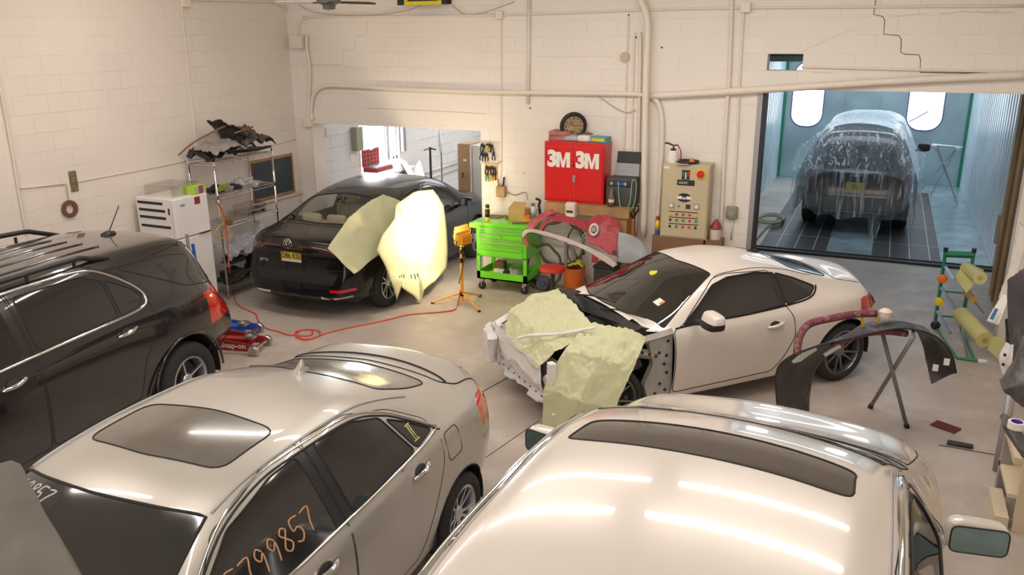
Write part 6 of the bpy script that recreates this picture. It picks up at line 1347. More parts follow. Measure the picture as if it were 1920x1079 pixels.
tag(MB().tube([PX(440, 250, -7.9), PX(474, 238, -7.9)], .012, 8).build('metal_rod', M['brown'], None, smooth=True), 'short straight rod poking from the wire shelf pile', 'rod')
z = 1.44
for k, (y, s_, m, l) in enumerate(((8.36, (.10, .11, .07), M['burnt'], 'black lump of parts at the left of the middle wire shelf'), (8.54, (.10, .09, .06), M['greypl'], 'grey lump of parts beside the black one on the middle wire shelf'), (8.7, (.12, .1, .06), M['burnt'], 'dark tangled parts in the centre of the middle wire shelf'), (9.1, (.14, .12, .035), M['greypl'], 'flat grey parts at the right of the middle wire shelf'))):
    junk('parts_bundle', l, 'car part', (-8.08, y, z), s_, m, 20+k, rot=k)
o = junk('plastic_bag', 'crumpled clear plastic bag on the middle wire shelf', 'bag', (-8.05, 8.88, z), (.14, .17, .09), film_mat('bag_film', (.7, .7, .72), .25), 31)
panel('parts_bundle', 'yellow-green strap on the left of the middle wire shelf', 'car part', [[(-7.98, 8.25, z+.02), (-7.9, 8.3, z+.12)], [(-7.96, 8.42, z+.02), (-7.9, 8.45, z+.10)]], mat('strap', (.5, .5, .12), .6), .02, 6, .006)
t = thing('parts_organizer', 'clear plastic organizer case on the third wire shelf', 'organizer case', (-8.08, 8.98, 1.04)); MB().rbox(-.14, .14, -.19, .19, 0, .07, .01).build('case_body', glass_mat('clear_case', (.85, .8, .78), .2), t); MB().rbox(-.14, .14, -.19, .19, .072, .14, .01).build('case_lid', glass_mat('clear_case2', (.9, .82, .8), .25), t)
MB().rbox(.141, .155, -.13, -.07, .02, .05, .003).build('latch', M['black'], t); MB().rbox(.141, .155, .07, .13, .02, .05, .003).build('latch', M['black'], t)
z = .18
junk('parts_bundle', 'dark heap of parts on the bottom wire shelf', 'car part', (-8.1, 8.55, z), (.18, .24, .12), M['burnt'], 41); junk('parts_bundle', 'small grey heap at the front of the bottom wire shelf', 'car part', (-7.98, 8.88, z), (.12, .16, .08), M['greypl'], 42)
junk('parts_bundle', 'black bumper scraps piled at the right of the bottom wire shelf', 'car part', (-8.1, 9.05, z), (.16, .18, .22), M['burnt'], 43)
panel('plastic_sheet', 'crumpled clear plastic sheet over the scraps in the wire shelf', 'plastic sheet', [[(-8.3, 8.3, .75), (-8.2, 8.7, .62), (-8.2, 9.2, .80)], [(-7.95, 8.35, .5), (-7.9, 8.7, .48), (-7.9, 9.15, .72)]], film_mat('loose_film', (.6, .62, .68), .3), .07, 9, .001, f=7)
junk('parts_bundle', 'black bumper scraps under the clear sheet in the wire shelf', 'car part', (-8.12, 8.78, .44), (.15, .38, .09), M['burnt'], 44)
tag(MB().tube(smoothpath([PX(405, 384, -7.9), PX(415, 402, -7.88), PX(428, 432, -7.86), PX(433, 440, -7.86), PX(428, 448, -7.86), PX(412, 446, -7.88), PX(404, 438, -7.88), PX(410, 425, -7.88), PX(420, 418, -7.88)], 6), .006, 6).build('extension_cord', M['yel'], None, smooth=True), 'thin yellow cord looped on the front of the wire shelf', 'cord')
tag(MB().rbox(-7.9, -7.84, 8.27, 8.37, 1.02, 1.1, .01).build('power_strip', M['brown']), 'brown outlet strip hooked on the wire shelf post', 'outlet strip')

# ------------------------------------------------------------ floor jacks behind the SUV
def jack(px, py, col, label, txt=None, rot=0):
    q = PZ(px, py, 0); t = thing('floor_jack', label, 'floor jack', (q.x, q.y, 0), rot)
    for s in (-.14, .14): MB().prism(rpoly([(-.75, .04), (0, .04), (.03, .08), (0, .12), (-.55, .19), (-.75, .2)], .02), s-.008, s+.008, 'y').build('side_plate', col, t)
    MB().cyl((0, -.17, .065), (0, .17, .065), .02).build('axle', M['steel'], t)
    for s in (-.17, .17): MB().lathe([(0, -.02), (.05, -.025), (.062, -.015), (.062, .015), (.05, .025), (0, .02)], 20, T(0, s, .062)@Rx(pi/2)).build('wheel', M['steel'], t, smooth=True, ang=40)
    MB().rbox(-.5, -.08, -.05, .05, .08, .15, .01).build('lift_arm', col, t); MB().lathe([(0, 0), (.06, 0), (.075, .02), (.075, .035), (.05, .035), (.045, .02), (0, .02)], 20, T(-.1, 0, .15)).build('saddle', M['steel'], t, smooth=True, ang=40)
    if txt: text_mesh(txt, .085, M['paperwhite'], t, 'lettering', T(-.25, -.1485, .10)@Matrix(((1, 0, 0, 0), (0, 0, -1, 0), (0, 1, 0, 0), (0, 0, 0, 1))), .001, .002, 1.1)
jack(489, 658, M['red'] if 0 else mat('jack_red', (.33, .02, .02), .35), 'red floor jack with white lettering behind the dark SUV', 'Snap-on', radians(14))
jack(474, 633, M['blue'], 'blue floor jack behind the dark SUV, farther than the red one', None, radians(14))
def adopt(o, root):
    o.parent = root; m = Matrix.Translation(root.location)@Rz(root.rotation_euler.z); o.data.transform(m.inverted()); return o
def rowsheet(name, rows, m, amp=.01, seed=0, nu=16, nv=40, solid=.004, f=8):
    # rows of 3D points; smooth along each row
    R_ = [smoothpath(r, 6) for r in rows]
    return sheet(name, R_, m, None, nu, nv, amp, seed, solid, f)
# raised, dusty bonnet of the sedan in the bottom-left corner
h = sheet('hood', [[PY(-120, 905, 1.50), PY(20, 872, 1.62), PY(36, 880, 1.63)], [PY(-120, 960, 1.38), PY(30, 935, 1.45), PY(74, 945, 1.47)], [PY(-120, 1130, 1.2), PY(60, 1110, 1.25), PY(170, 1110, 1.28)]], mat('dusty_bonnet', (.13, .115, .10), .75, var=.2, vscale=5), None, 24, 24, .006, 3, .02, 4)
adopt(h, sed)

# ------------------------------------------------------------ grey bumper cover on a trestle, right
t = thing('trestle', 'grey crossed-leg trestle holding the patched bumper cover', 'trestle', (0, 0, 0)); G = mat('trestle_grey', (.22, .22, .22), .5, .3)
topA, topB = PY(1655, 628, 7.55), PY(1713, 632, 7.35)
for a, b in ((topA, PZ(1701, 803, 0)), (topB, PZ(1631, 765, 0))):
    b.z = 0; l = MB().tube([a, b], .018, 10).build('leg', G, t, smooth=True); MB().tube([b.lerp(a, .04), b+Vector((0, 0, .0))], .024, 10).build('foot', M['black'], l)
MB().tube([topA, topA+Vector((-.02, .25, 0))], .016, 8).tube([topB, topB+Vector((0, .25, 0))], .016, 8).build('top_rail', G, t)
arm = mat('maroon_wrap', (.20, .05, .07), .75, var=.4, vscale=22, dirt=(.5, .45, .4), dscale=16, damt=.5, bump=.6, bscale=30)
MB().tube(smoothpath([PY(1494, 665, 6.95), PY(1500, 630, 7.0), PY(1518, 608, 7.1), PY(1555, 598, 7.2), PY(1600, 590, 7.35), PY(1642, 588, 7.45)], 6), .033, 10).build('padded_arm', arm, t, smooth=True)
MB().tube(smoothpath([PY(1560, 648, 7.2), PY(1610, 628, 7.3), PY(1660, 622, 7.4), PY(1700, 626, 7.5)], 6), .03, 10).build('padded_arm', arm, t, smooth=True)
MB().tube([PY(1642, 588, 7.45), PY(1655, 622, 7.5)], .012, 8).tube([PY(1615, 590, 7.4), PY(1618, 612, 7.42)], .012, 8).build('strap', M['yel'], t)
q = PY(1660, 590, 7.45); MB().lathe([(0, 0), (.05, 0), (.055, .05), (.03, .07), (0, .07)], 18, T(q.x, q.y, q.z-.02)).build('clamp_cap', M['cream'], t, smooth=True, ang=40)
nr = [(1458, 770), (1455, 702), (1476, 672), (1530, 650), (1600, 634), (1650, 622), (1700, 617), (1752, 630), (1783, 662), (1793, 700)]
fr = [(1517, 778), (1519, 735), (1532, 690), (1568, 652), (1612, 612), (1650, 604), (1692, 604), (1722, 628), (1737, 680), (1746, 722)]
def yy(px, base): return base+(px-1458)/335*.75
bm_ = bpy.data.materials.new('primed_bumper'); bm_ = mat('primed_bumper', (.055, .05, .055), .5, var=.5, vscale=3.5, dirt=(.42, .40, .44), dscale=2.6, damt=.55)
o = rowsheet('bumper_cover', [[PY(a, b, yy(a, 6.86)) for a, b in nr], [PY((a+c)/2-(3 if a < 1600 else -6), (b+d)/2-5, yy(a, 7.04)) for (a, b), (c, d) in zip(nr, fr)], [PY(a, b, yy(a, 7.22)) for a, b in fr]], bm_, .006, 3, 20, 70, .006)
r = bpy.data.objects.new('bumper_cover', None); COL.objects.link(r); tag(r, 'black and grey primed bumper cover with white patches draped over the trestle', 'bumper cover'); o.name = 'cover_skin'; o.parent = r
fl = mat('filler_patch', (.72, .78, .76), .7)
for pts in ([(1484, 678), (1500, 664), (1530, 652), (1532, 657), (1515, 668), (1502, 678), (1488, 682)], [(1565, 640), (1578, 633), (1580, 637), (1566, 643)], [(1592, 633), (1612, 627), (1614, 630), (1594, 637)]):
    bvh = BVHTree.FromObject(o, bpy.context.evaluated_depsgraph_get()); vv = []
    for px, py in pts:
        hh = bvh.ray_cast(Vector((0, 0, CH)), ray(px, py).normalized())
        if hh[0] is not None: vv.append(hh[0]+(Vector((0, 0, CH))-hh[0]).normalized()*.004)
    if len(vv) > 3: MB().add(vv, [tuple(range(len(vv)))]).build('filler_patch', fl, r, solid=.002)
MB().tube(smoothpath([PY(a_, b_, yy(a_, 6.855)) for a_, b_ in nr], 4), .007, 6).build('edge_strip', M['black'], r, smooth=True)
MB().tube(smoothpath([PY(1545, 668, 6.9), PY(1560, 658, 6.95), PY(1575, 650, 7.0)], 4), .018, 6).build('lamp_bracket', M['steel'], r)
for px, py in ((1754, 690), (1775, 679)): q = PY(px, py, 7.45); MB().box(q.x-.022, q.x+.022, q.y-.004, q.y, q.z-.03, q.z+.03).build('sticker', M['paperwhite'], r)
# things on the floor nearby
q = PZ(1773, 802, 0); tag(MB().rbox(-.11, .11, -.07, .07, .001, .012, .004, T(q.x, q.y, 0)@Rz(-.5)).build('scuff_pad', mat('maroon_pad', (.13, .025, .025), .95)), 'dark red abrasive pad lying on the floor by the trestle', 'abrasive pad')
q = PZ(1800, 837, 0); tag(MB().prism(rpoly([(-.1, -.04), (.1, -.02), (.1, .03), (-.1, .05)], .01), .001, .022, 'z', T(q.x, q.y, 0)@Rz(-.15)@Ry(-.08)).build('sanding_block', M['dark']), 'black sanding block lying on the floor nearer than the red pad', 'sanding block')

# ------------------------------------------------------------ masking paper rack
def rack():
    t = thing('paper_rack', 'green masking paper rack with silver arms near the booth', 'paper rack', (0, 0, 0)); Gm = M['green']
    fl_, fr_ = PZ(1752, 612, 0), PZ(1806, 622, 0); fl_.z = fr_.z = 0
    tl, tr = PY(1773, 472, fl_.y-.15), PY(1826, 474, fl_.y-.15)
    fr_ = Vector((fl_.x+(tr.x-tl.x), fl_.y+.02, 0))
    MB().tube([fl_, tl], .02, 4).build('post', Gm, t); MB().tube([fr_, tr], .02, 4).build('post', Gm, t)
    MB().tube([tl+Vector((0, 0, -.03)), tr+Vector((0, 0, -.03))], .04, 4).build('top_rail', Gm, t); MB().cyl(tl, tl+Vector((0, 0, .05)), .025, 8).build('post_cap', M['black'], t); MB().cyl(tr, tr+Vector((0, 0, .05)), .025, 8).build('post_cap', M['black'], t)
    for (a, b) in (((1771, 497), (1789, 524)), ((1765, 540), (1790, 579)), ((1758, 585), (1782, 625))):
        p0 = PY(*a, fl_.y-.1); p1 = PY(*b, fl_.y-.62); MB().tube([p0, p1], .022, 4).build('cutter_arm', M['alu'], t)
    for (px, py), m in (((1767, 523), M['orange']), ((1761, 566), M['yel']), ((1754, 610), M['black'])):
        q = PY(px, py, fl_.y-.14); MB().lathe([(0, -.02), (.05, -.02), (.055, 0), (.05, .02), (.02, .03), (0, .03)], 20, T(*q)@Rx(pi/2)).build('roll_knob', m, t, smooth=True, ang=40)
    for z in (.45, .14): MB().tube([Vector((fl_.x, fl_.y, z)), Vector((fr_.x+.05, fr_.y, z))], .012, 6).build('cross_rail', Gm, t)
    a, b = PZ(1795, 672, .015), PZ(1850, 679, .015); MB().tube([a, b], .016, 6).build('foot_bar', Gm, t); MB().tube([b.lerp(a, .3), b], .022, 8).build('foot_sleeve', M['white'], t)
    MB().tube([Vector((fr_.x-.03, fr_.y, .14)), a.lerp(b, .35)], .012, 6).build('brace', M['alu'], t); MB().tube([fl_+Vector((0, 0, .015)), a], .014, 6).tube([Vector((fr_.x, fr_.y, .015)), a.lerp(b, .6)], .014, 6).build('side_bar', Gm, t)
    return fl_
fl_ = rack()
kp = mat('kraft_yellow', (.58, .56, .24), .65, var=.05)
def roll(a, b, r, label, tail=None, hub=True):
    t = thing('paper_roll', label, 'paper roll', (0, 0, 0), 0, None); MB().cyl(a, b, r, 28).build('roll_body', kp, t, smooth=True, ang=40); d = (b-a).normalized()
    MB().cyl(b-d*.005, b+d*.004, r*.35, 16).build('core', M['card'], t); MB().cyl(b, b+d*.002, r*.2, 12).build('core_hole', M['dark'], t)
    if tail: sheet('paper_tail', tail, kp, t, 16, 16, .01, 4, .0015, 4)
a, b = PY(1812, 503, 10.45), PY(1838, 522, 9.95)
roll(a, b, .07, 'upper yellow paper roll on the green rack', [[PY(1822, 496, 10.5), PY(1845, 508, 10.1)], [PY(1800, 505, 10.4), PY(1822, 540, 10.0)], [PY(1790, 520, 10.3), PY(1812, 552, 10.0)]])
a, b = PY(1803, 590, 10.4), PY(1847, 638, 9.75)
roll(a, b, .09, 'lower long yellow paper roll on the green rack', [[PY(1805, 600, 10.3), PY(1850, 628, 9.9)], [PY(1840, 645, 9.9), PY(1882, 634, 9.6)], [PY(1875, 682, 9.5), PY(1888, 650, 9.5)]])
a, b = PY(1812, 548, 10.4), PY(1826, 563, 10.1); t = thing('core_roll', 'brown empty roll core on a rod in the green rack', 'roll core', (0, 0, 0)); MB().cyl(a, b, .04, 20).build('core_body', M['card'], t, smooth=True, ang=40); MB().cyl(a, PY(1845, 588, 9.8), .010, 8).build('rod', M['steel'], t)

# ------------------------------------------------------------ clutter along the right edge
PA = mat('pale_fascia', (.60, .55, .50), .5, var=.15, vscale=5); GD = mat('dusty_dark_plastic', (.085, .08, .085), .6, var=.25, vscale=5, dirt=(.32, .30, .29), dscale=4, damt=.5)
def rp(name, label, cat, rows, m, **k): o = rowsheet(name, rows, m, **k); tag(o, label, cat); return o
rp('bumper_strip', 'pale frayed fascia strip leaning against the booth pier', 'bumper strip', [[PY(1912, 420, 9.2), PY(1893, 500, 9.0), PY(1872, 560, 8.8)], [PY(1930, 440, 9.1), PY(1905, 520, 8.9), PY(1885, 575, 8.7)]], PA, amp=.02, nu=8, nv=20)
rp('fender', 'tall dusty grey fender leaning at the right edge', 'fender', [[PY(1888, 528, 7.9), PY(1890, 600, 7.9), PY(1893, 670, 7.8), PY(1882, 700, 7.7)], [PY(1905, 515, 7.7), PY(1908, 600, 7.7), PY(1912, 690, 7.6), PY(1906, 730, 7.5)], [PY(1940, 500, 7.5), PY(1950, 600, 7.5), PY(1950, 700, 7.5), PY(1950, 740, 7.4)]], GD, amp=.02, seed=2)
rp('splash_shield', 'black splash shield behind the dusty grey fender', 'splash shield', [[PY(1884, 600, 8.1), PY(1886, 640, 8.1), PY(1885, 660, 8.1)], [PY(1910, 590, 8.1), PY(1910, 640, 8.1), PY(1905, 670, 8.1)]], M['burnt'], amp=.02, seed=5)
q0 = PY(1870, 555, 8.3); o = rp('box_flap', 'white carton flap with blue label at the right edge', 'carton', [[PY(1878, 553, 8.3), PY(1850, 602, 8.2)], [PY(1893, 556, 8.2), PY(1872, 612, 8.1)]], M['paperwhite'], amp=.004, nu=6, nv=8)
MB().add([PY(1866, 578, 8.15), PY(1872, 580, 8.13), PY(1862, 601, 8.1), PY(1855, 598, 8.12)], [(0, 1, 2, 3)]).build('blue_label', mat('label_blue', (.03, .12, .30), .5), o, solid=.002)
o = rp('round_cover', 'pale round plastic cover with holes below the grey fender', 'cover', [[PY(1885, 645, 7.6), PY(1873, 672, 7.55), PY(1880, 706, 7.5)], [PY(1900, 648, 7.45), PY(1898, 675, 7.4), PY(1895, 700, 7.4)]], M['white'], amp=.01, seed=4, nu=10, nv=14)
for px, py in ((1881, 684), (1884, 666)): q = PY(px, py, 7.44); MB().cyl((q.x, q.y-.01, q.z), (q.x, q.y+.01, q.z), .012, 10).build('cover_hole', M['dark'], o)
rp('bumper_corner', 'big dusty grey bumper corner jutting in at the right edge', 'bumper corner', [[PY(1874, 718, 6.6), PY(1895, 690, 6.6), PY(1925, 620, 6.6), PY(1960, 600, 6.6)], [PY(1880, 732, 6.4), PY(1905, 728, 6.4), PY(1930, 720, 6.4), PY(1960, 700, 6.4)], [PY(1884, 738, 6.5), PY(1905, 752, 6.5), PY(1930, 775, 6.5), PY(1960, 790, 6.5)]], GD, amp=.015, seed=6)
o = rp('bumper_beam', 'black perforated bumper beam on the cream shelf at the right edge', 'bumper beam', [[PY(1874, 782, 5.95), PY(1884, 774, 5.95), PY(1905, 796, 5.9), PY(1930, 830, 5.8), PY(1960, 860, 5.7)], [PY(1880, 800, 5.85), PY(1890, 806, 5.85), PY(1908, 838, 5.75), PY(1930, 860, 5.7), PY(1960, 890, 5.6)], [PY(1884, 812, 5.95), PY(1896, 830, 5.9), PY(1912, 852, 5.8), PY(1930, 872, 5.75), PY(1960, 900, 5.7)]], GD, amp=.012, seed=7)
q = PY(1907, 790, 5.75); t = thing('tape_roll', 'white tape roll with purple core on the black beam', 'tape roll', (q.x, q.y, q.z-.05)); MB().lathe([(.035, 0), (.05, 0), (.05, .045), (.035, .045)], 24, closed=True).build('roll_body', M['paperwhite'], t, smooth=True, ang=40); MB().lathe([(.031, .002), (.0352, .002), (.0352, .047), (.031, .047)], 24, closed=True).build('core', mat('purple_core', (.12, .06, .45), .5), t)
t = thing('cream_stand', 'cream painted wooden stand in the lower right corner', 'stand', (0, 0, 0)); CP = mat('cream_board', (.66, .56, .40), .5)
a = PZ(1866, 985, 0); X0 = PZ(1896, 995, 0).x; Yn = PZ(1896, 995, 0).y; zt = PY(1905, 862, Yn).z
MB().box(X0, X0+.9, Yn, Yn+.03, .0, zt).build('side_board', CP, t); p1 = PY(1877, 815, Yn+.55); MB().box(X0-.06, X0+.03, Yn+.03, Yn+.6, zt-.05, zt).build('top_rail', CP, t)
MB().box(X0-.06, X0+.02, Yn+.5, Yn+.58, .0, zt-.05).build('leg', mat('grey_leg', (.3, .28, .27), .5), t); MB().box(X0-.12, X0-.03, Yn-.02, Yn+.42, .0, .10).build('foot_rail', CP, t); MB().box(X0-.06, X0+.9, Yn+.03, Yn+.6, zt-.32, zt-.29).build('inner_shelf', CP, t)
tag(MB().cyl(PY(1897, 735, 7.1), Vector((PY(1897, 735, 7.1).x, 7.1, 0)), .035, 14).build('floor_post', M['grey'], None, smooth=True), 'grey round post behind the cream stand at the right edge', 'post')

# ------------------------------------------------------------ red bumper on its stand, hoses, stool, bucket
RB = mat('faded_red_plastic', (.40, .045, .06), .5, var=.15, vscale=6, dirt=(.55, .50, .48), dscale=5, damt=.35); PK = mat('sanded_pink_grey', (.50, .42, .39), .6, var=.2, vscale=6)
t = bpy.data.objects.new('red_bumper', None); COL.objects.link(t); tag(t, 'sanded red bumper with pale trim bar on a stand below the bench', 'bumper')
def sub(name, rows, m, **k): o = rowsheet(name, rows, m, **k); o.parent = t; return o
sub('curved_end', [[PY(985, 432, 9.9), PY(995, 415, 9.9), PY(1012, 402, 9.95), PY(1036, 392, 10.0)], [PY(993, 434, 9.8), PY(1006, 424, 9.8), PY(1020, 410, 9.85), PY(1044, 398, 9.9)]], RB, amp=.006, nu=6)
sub('curved_end', [[PY(1008, 436, 9.8), PY(1014, 424, 9.8), PY(1024, 412, 9.85)], [PY(1013, 438, 9.78), PY(1022, 425, 9.78), PY(1034, 410, 9.83)]], RB, amp=.004, nu=4)
sub('cross_bar', [[PY(1030, 398, 9.95), PY(1060, 405, 10.0), PY(1090, 412, 10.0), PY(1106, 418, 10.0)], [PY(1022, 412, 9.8), PY(1055, 418, 9.85), PY(1085, 428, 9.85), PY(1101, 436, 9.85)]], RB, amp=.012, seed=3)
sub('bumper_face', [[PY(1105, 410, 10.05), PY(1122, 404, 10.05), PY(1145, 408, 10.05), PY(1164, 422, 10.05)], [PY(1102, 434, 9.85), PY(1120, 430, 9.85), PY(1140, 434, 9.85), PY(1160, 445, 9.85)], [PY(1100, 455, 9.75), PY(1118, 462, 9.75), PY(1140, 476, 9.75), PY(1160, 486, 9.75)]], RB, amp=.012, seed=4, nu=20)
sub('primed_wing', [[PY(1160, 436, 9.82), PY(1180, 440, 9.85), PY(1200, 452, 9.9), PY(1216, 474, 9.9)], [PY(1158, 460, 9.75), PY(1175, 468, 9.78), PY(1192, 476, 9.8), PY(1208, 488, 9.8)], [PY(1160, 492, 9.72), PY(1172, 494, 9.74), PY(1184, 496, 9.78), PY(1195, 498, 9.8)]], M['greytrim'], amp=.006)
sub('trim_bar', [[PY(978, 438, 9.7), PY(990, 430, 9.65), PY(1020, 434, 9.62), PY(1060, 446, 9.6), PY(1100, 462, 9.6), PY(1140, 482, 9.6), PY(1158, 496, 9.6)], [PY(980, 448, 9.65), PY(992, 436, 9.6), PY(1020, 441, 9.57), PY(1060, 454, 9.55), PY(1098, 470, 9.55), PY(1134, 492, 9.55), PY(1150, 502, 9.55)]], PK, amp=.003, nu=6)
sub('hooked_end', [[PY(977, 440, 9.7), PY(980, 452, 9.7), PY(988, 464, 9.7)], [PY(984, 440, 9.65), PY(988, 450, 9.65), PY(992, 460, 9.65)]], RB, amp=.003, nu=4)
sub('hanging_flap', [[PY(1110, 474, 9.75), PY(1122, 482, 9.75)], [PY(1109, 492, 9.75), PY(1122, 494, 9.75)]], RB, amp=.004, nu=4, nv=6)
q = PY(1115, 430, 9.82); mt = T(q.x, q.y-.03, q.z)@Rz(.1)@Rx(pi/2-.3); MB().lathe([(.038, .0), (.066, .0), (.06, .006), (.038, .006)], 24, mt@Matrix.Diagonal((1, 1.3, 1, 1)), closed=True).build('filler_ring', mat('filler_pale', (.58, .55, .52), .7), t, smooth=True); MB().lathe([(0, .0), (.036, .0), (.03, .02), (0, .02)], 20, mt).build('sensor_hole', M['greypl'], t)
MB().lathe([(0, .0), (.03, .0), (.03, .008), (0, .008)], 16, T(*PY(1152, 474, 9.68))@Rx(pi/2-.3)).build('sensor_hole', M['dark'], t)
for rr in range(3): MB().tube([PY(1086+4*rr, 455+2*rr, 9.8), PY(1098+3*rr, 436+3*rr, 9.8)], .008, 5).build('grille_rib', M['grey'], t)
st = thing('bumper_stand', 'grey tubular stand under the red bumper', 'stand', (0, 0, 0)); b0 = PZ(1060, 548, 0); b0.z = 0; tp = PY(1062, 452, b0.y+.0)
MB().cyl(b0, tp, .024, 12).build('pole', M['greypl'], st, smooth=True); MB().tube([PY(1064, 455, b0.y), PY(1085, 500, b0.y+.1), Vector((b0.x+.35, b0.y+.12, 0))], .014, 8).tube([PY(1070, 455, b0.y), PY(1083, 485, b0.y+.1)], .012, 8).build('brace', M['greypl'], st, smooth=True); MB().tube([PY(1010, 440, b0.y), PY(1040, 448, b0.y), PY(1095, 466, b0.y)], .014, 8).build('support_arm', M['steel'], st)
MB().tube([b0+Vector((-.3, .1, .02)), b0+Vector((0, 0, .03)), b0+Vector((.3, .1, .02))], .018, 8).build('base', M['greypl'], st)
HM = mat('dusty_hose', (.13, .115, .10), .6)
rnd = random.Random(11)
def coil(cx, cy, rx, ry, Y, turns, r, label, ph=0.):
    pts = []
    for i in range(int(14*turns)):
        a = 2*pi*i/14+ph; k = 1+.08*sin(3.1*i); pts.append(PY(cx+rx*cos(a)*k+rnd.uniform(-1, 1), cy+ry*sin(a)*k+i*.12, Y+.02*sin(i)))
    tag(MB().tube(smoothpath(pts, 3), r, 8).build('air_hose', HM, None, smooth=True), label, 'hose', 'hoses hanging under the bench')
coil(1052, 455, 44, 42, 10.42, 2.2, .016, 'thick grey hose looped under the bench behind the stand')
coil(1020, 500, 32, 42, 10.3, 1.6, .018, 'thick grey hose hanging beside the green cart')
coil(1050, 520, 42, 26, 10.36, 1.4, .013, 'thinner grey hose drooping low behind the red stool', 1.0)
coil(1078, 462, 14, 36, 10.30, 1.3, .013, 'grey hose loop right of the stand pole', .4)
c_ = PZ(1036, 503, .46); t = thing('stool', 'low round stool with red seat in front of the hoses', 'stool', (c_.x, c_.y, 0)); MB().lathe([(0, .42), (.16, .42), (.175, .44), (.17, .475), (.14, .485), (0, .48)], 28).build('seat', M['orangered'] if 'orangered' in M else mat('seat_red', (.62, .04, .025), .45), t, smooth=True, ang=40)
MB().cyl((0, 0, .12), (0, 0, .42), .03).build('column', M['dark'], t)
for k in range(5): a = 2*pi*k/5; l = MB().tube([(0, 0, .13), (.2*cos(a), .2*sin(a), .07)], .014, 6).build('leg', M['dark'], t); MB().lathe([(0, -.015), (.03, -.015), (.03, .015), (0, .015)], 14, T(.2*cos(a), .2*sin(a), .03)@Rx(pi/2)).build('caster', M['black'], l)
c_ = PZ(1094, 535, 0); t = thing('bucket', 'orange plastic bucket behind the stand pole', 'bucket', (c_.x, 10.30, 0)); MB().lathe([(0, 0), (.13, 0), (.155, .36), (.165, .36), (.165, .38), (.148, .38), (.125, .02), (0, .02)], 28).build('bucket_body', M['orange'], t, smooth=True, ang=40); MB().tube([(.16*cos(a), .16*sin(a), .38-.1*sin(a)*0) for a in np.linspace(0, pi, 10)], .004, 5).build('handle', M['steel'], t)
c2 = PZ(1103, 503, .40); tag(MB().grid(crumple(lambda u, v: (c_.x+.06+.2*(u-.5), 10.25+.16*(v-.5), .40+.05*sin(pi*u)), .03, 5, 12), 14, 14).build('work_glove', M['yelgreen'] if 'yelgreen' in M else mat('glove_yellow', (.62, .62, .04), .7), None, smooth=True, solid=.012), 'crumpled yellow glove on the orange bucket rim', 'glove')
c_ = PY(1148, 488, 10.25); t = thing('bin', 'black bin against the wall right of the orange bucket', 'bin', (c_.x, 10.02, 0)); MB().rbox(-.14, .14, -.14, .14, .0, .52, .02).build('bin_body', M['dark'], t); MB().rbox(-.15, .15, -.15, .15, .52, .55, .01).build('rim', M['black'], t)
c_ = PZ(1008, 552, 0); t = thing('blower_motor', 'grey round blower with blue cap on the floor beside the cart', 'blower', (c_.x, 10.28, 0)); MB().lathe([(0, -.07), (.08, -.07), (.1, -.04), (.1, .04), (.08, .07), (0, .07)], 24, T(0, 0, .1)@Rx(pi/2)).build('housing', HM, t, smooth=True, ang=40); MB().lathe([(0, -.09), (.03, -.09), (.04, -.071), (0, -.071)], 16, T(.02, 0, .12)@Rx(-pi/2)@Matrix.Diagonal((1, 1, 1, 1))).build('cap', M['blue'], t)

# ------------------------------------------------------------ tool boards by the left bay
def plier():
    t = thing('pliers', 'small black pliers hanging in the upper row of the wire board', 'pliers', (0, 0, 0), 0, 'pliers on the tool boards')
    MB().prism(rpoly([(-.012, 0), (.012, 0), (.02, -.03), (.006, -.05), (-.006, -.05), (-.02, -.03)], .004), -.01, 0, 'y').build('jaw', M['black'], t)
    for s in (-1, 1): MB().tube([(s*.008, -.006, -.03), (s*.024, -.008, -.08), (s*.018, -.006, -.12)], .008, 6).build('grip', M['black'], t)
    return t
def dup(root, loc, label=None, group=None, m=None, sc=None):
    r = root.copy(); COL.objects.link(r); r.location = loc
    if label: r['label'] = label
    if group: r['group'] = group
    if sc: r.scale = (sc, sc, sc)
    for ch in list(root.children):
        c = ch.copy(); COL.objects.link(c); c.parent = r
        if m and ch.name.startswith('grip'): c.data = ch.data.copy(); c.data.materials.clear(); c.data.materials.append(m)
    return r
a, b = PY(901, 265, WY), PY(936, 309, WY); t = thing('tool_board', 'pale wire tool board holding pliers right of the left bay', 'tool board', (0, 0, 0)); w_ = MB()
for i in range(9): x = a.x+(b.x-a.x)*i/8; w_.tube([(x, WY-.02, a.z), (x, WY-.02, b.z)], .0025, 4)
for i in range(11): z = a.z+(b.z-a.z)*i/10; w_.tube([(a.x, WY-.02, z), (b.x, WY-.02, z)], .0025, 4)
w_.build('wire_grid', M['pipe'], t); MB().box(a.x, b.x, WY-.012, WY, a.z-.01, a.z).box(a.x, b.x, WY-.012, WY, b.z, b.z+.01).build('batten', M['pipe'], t)
a2, b2 = PY(909, 305, WY), PY(934, 338, WY); t = thing('tool_board', 'small wooden pegboard with pliers below the wire board', 'tool board', (0, 0, 0)); MB().box(a2.x, b2.x, WY-.02, WY, b2.z, a2.z).build('board', mat('pegboard', (.62, .42, .20), .7), t)
p0 = plier(); ys = M['yel']; tl = M['teal']
spots = [(904, 269, None), (908, 271, None), (914, 269, ys), (919, 269, None), (923, 271, None), (903, 285, None), (908, 287, None), (913, 287, None), (926, 285, None), (913, 311, None), (918, 312, None), (923, 311, None), (928, 313, None), (914, 325, tl), (922, 325, ys), (927, 322, None)]
words = ['far left', 'second', 'third', 'fourth', 'fifth']
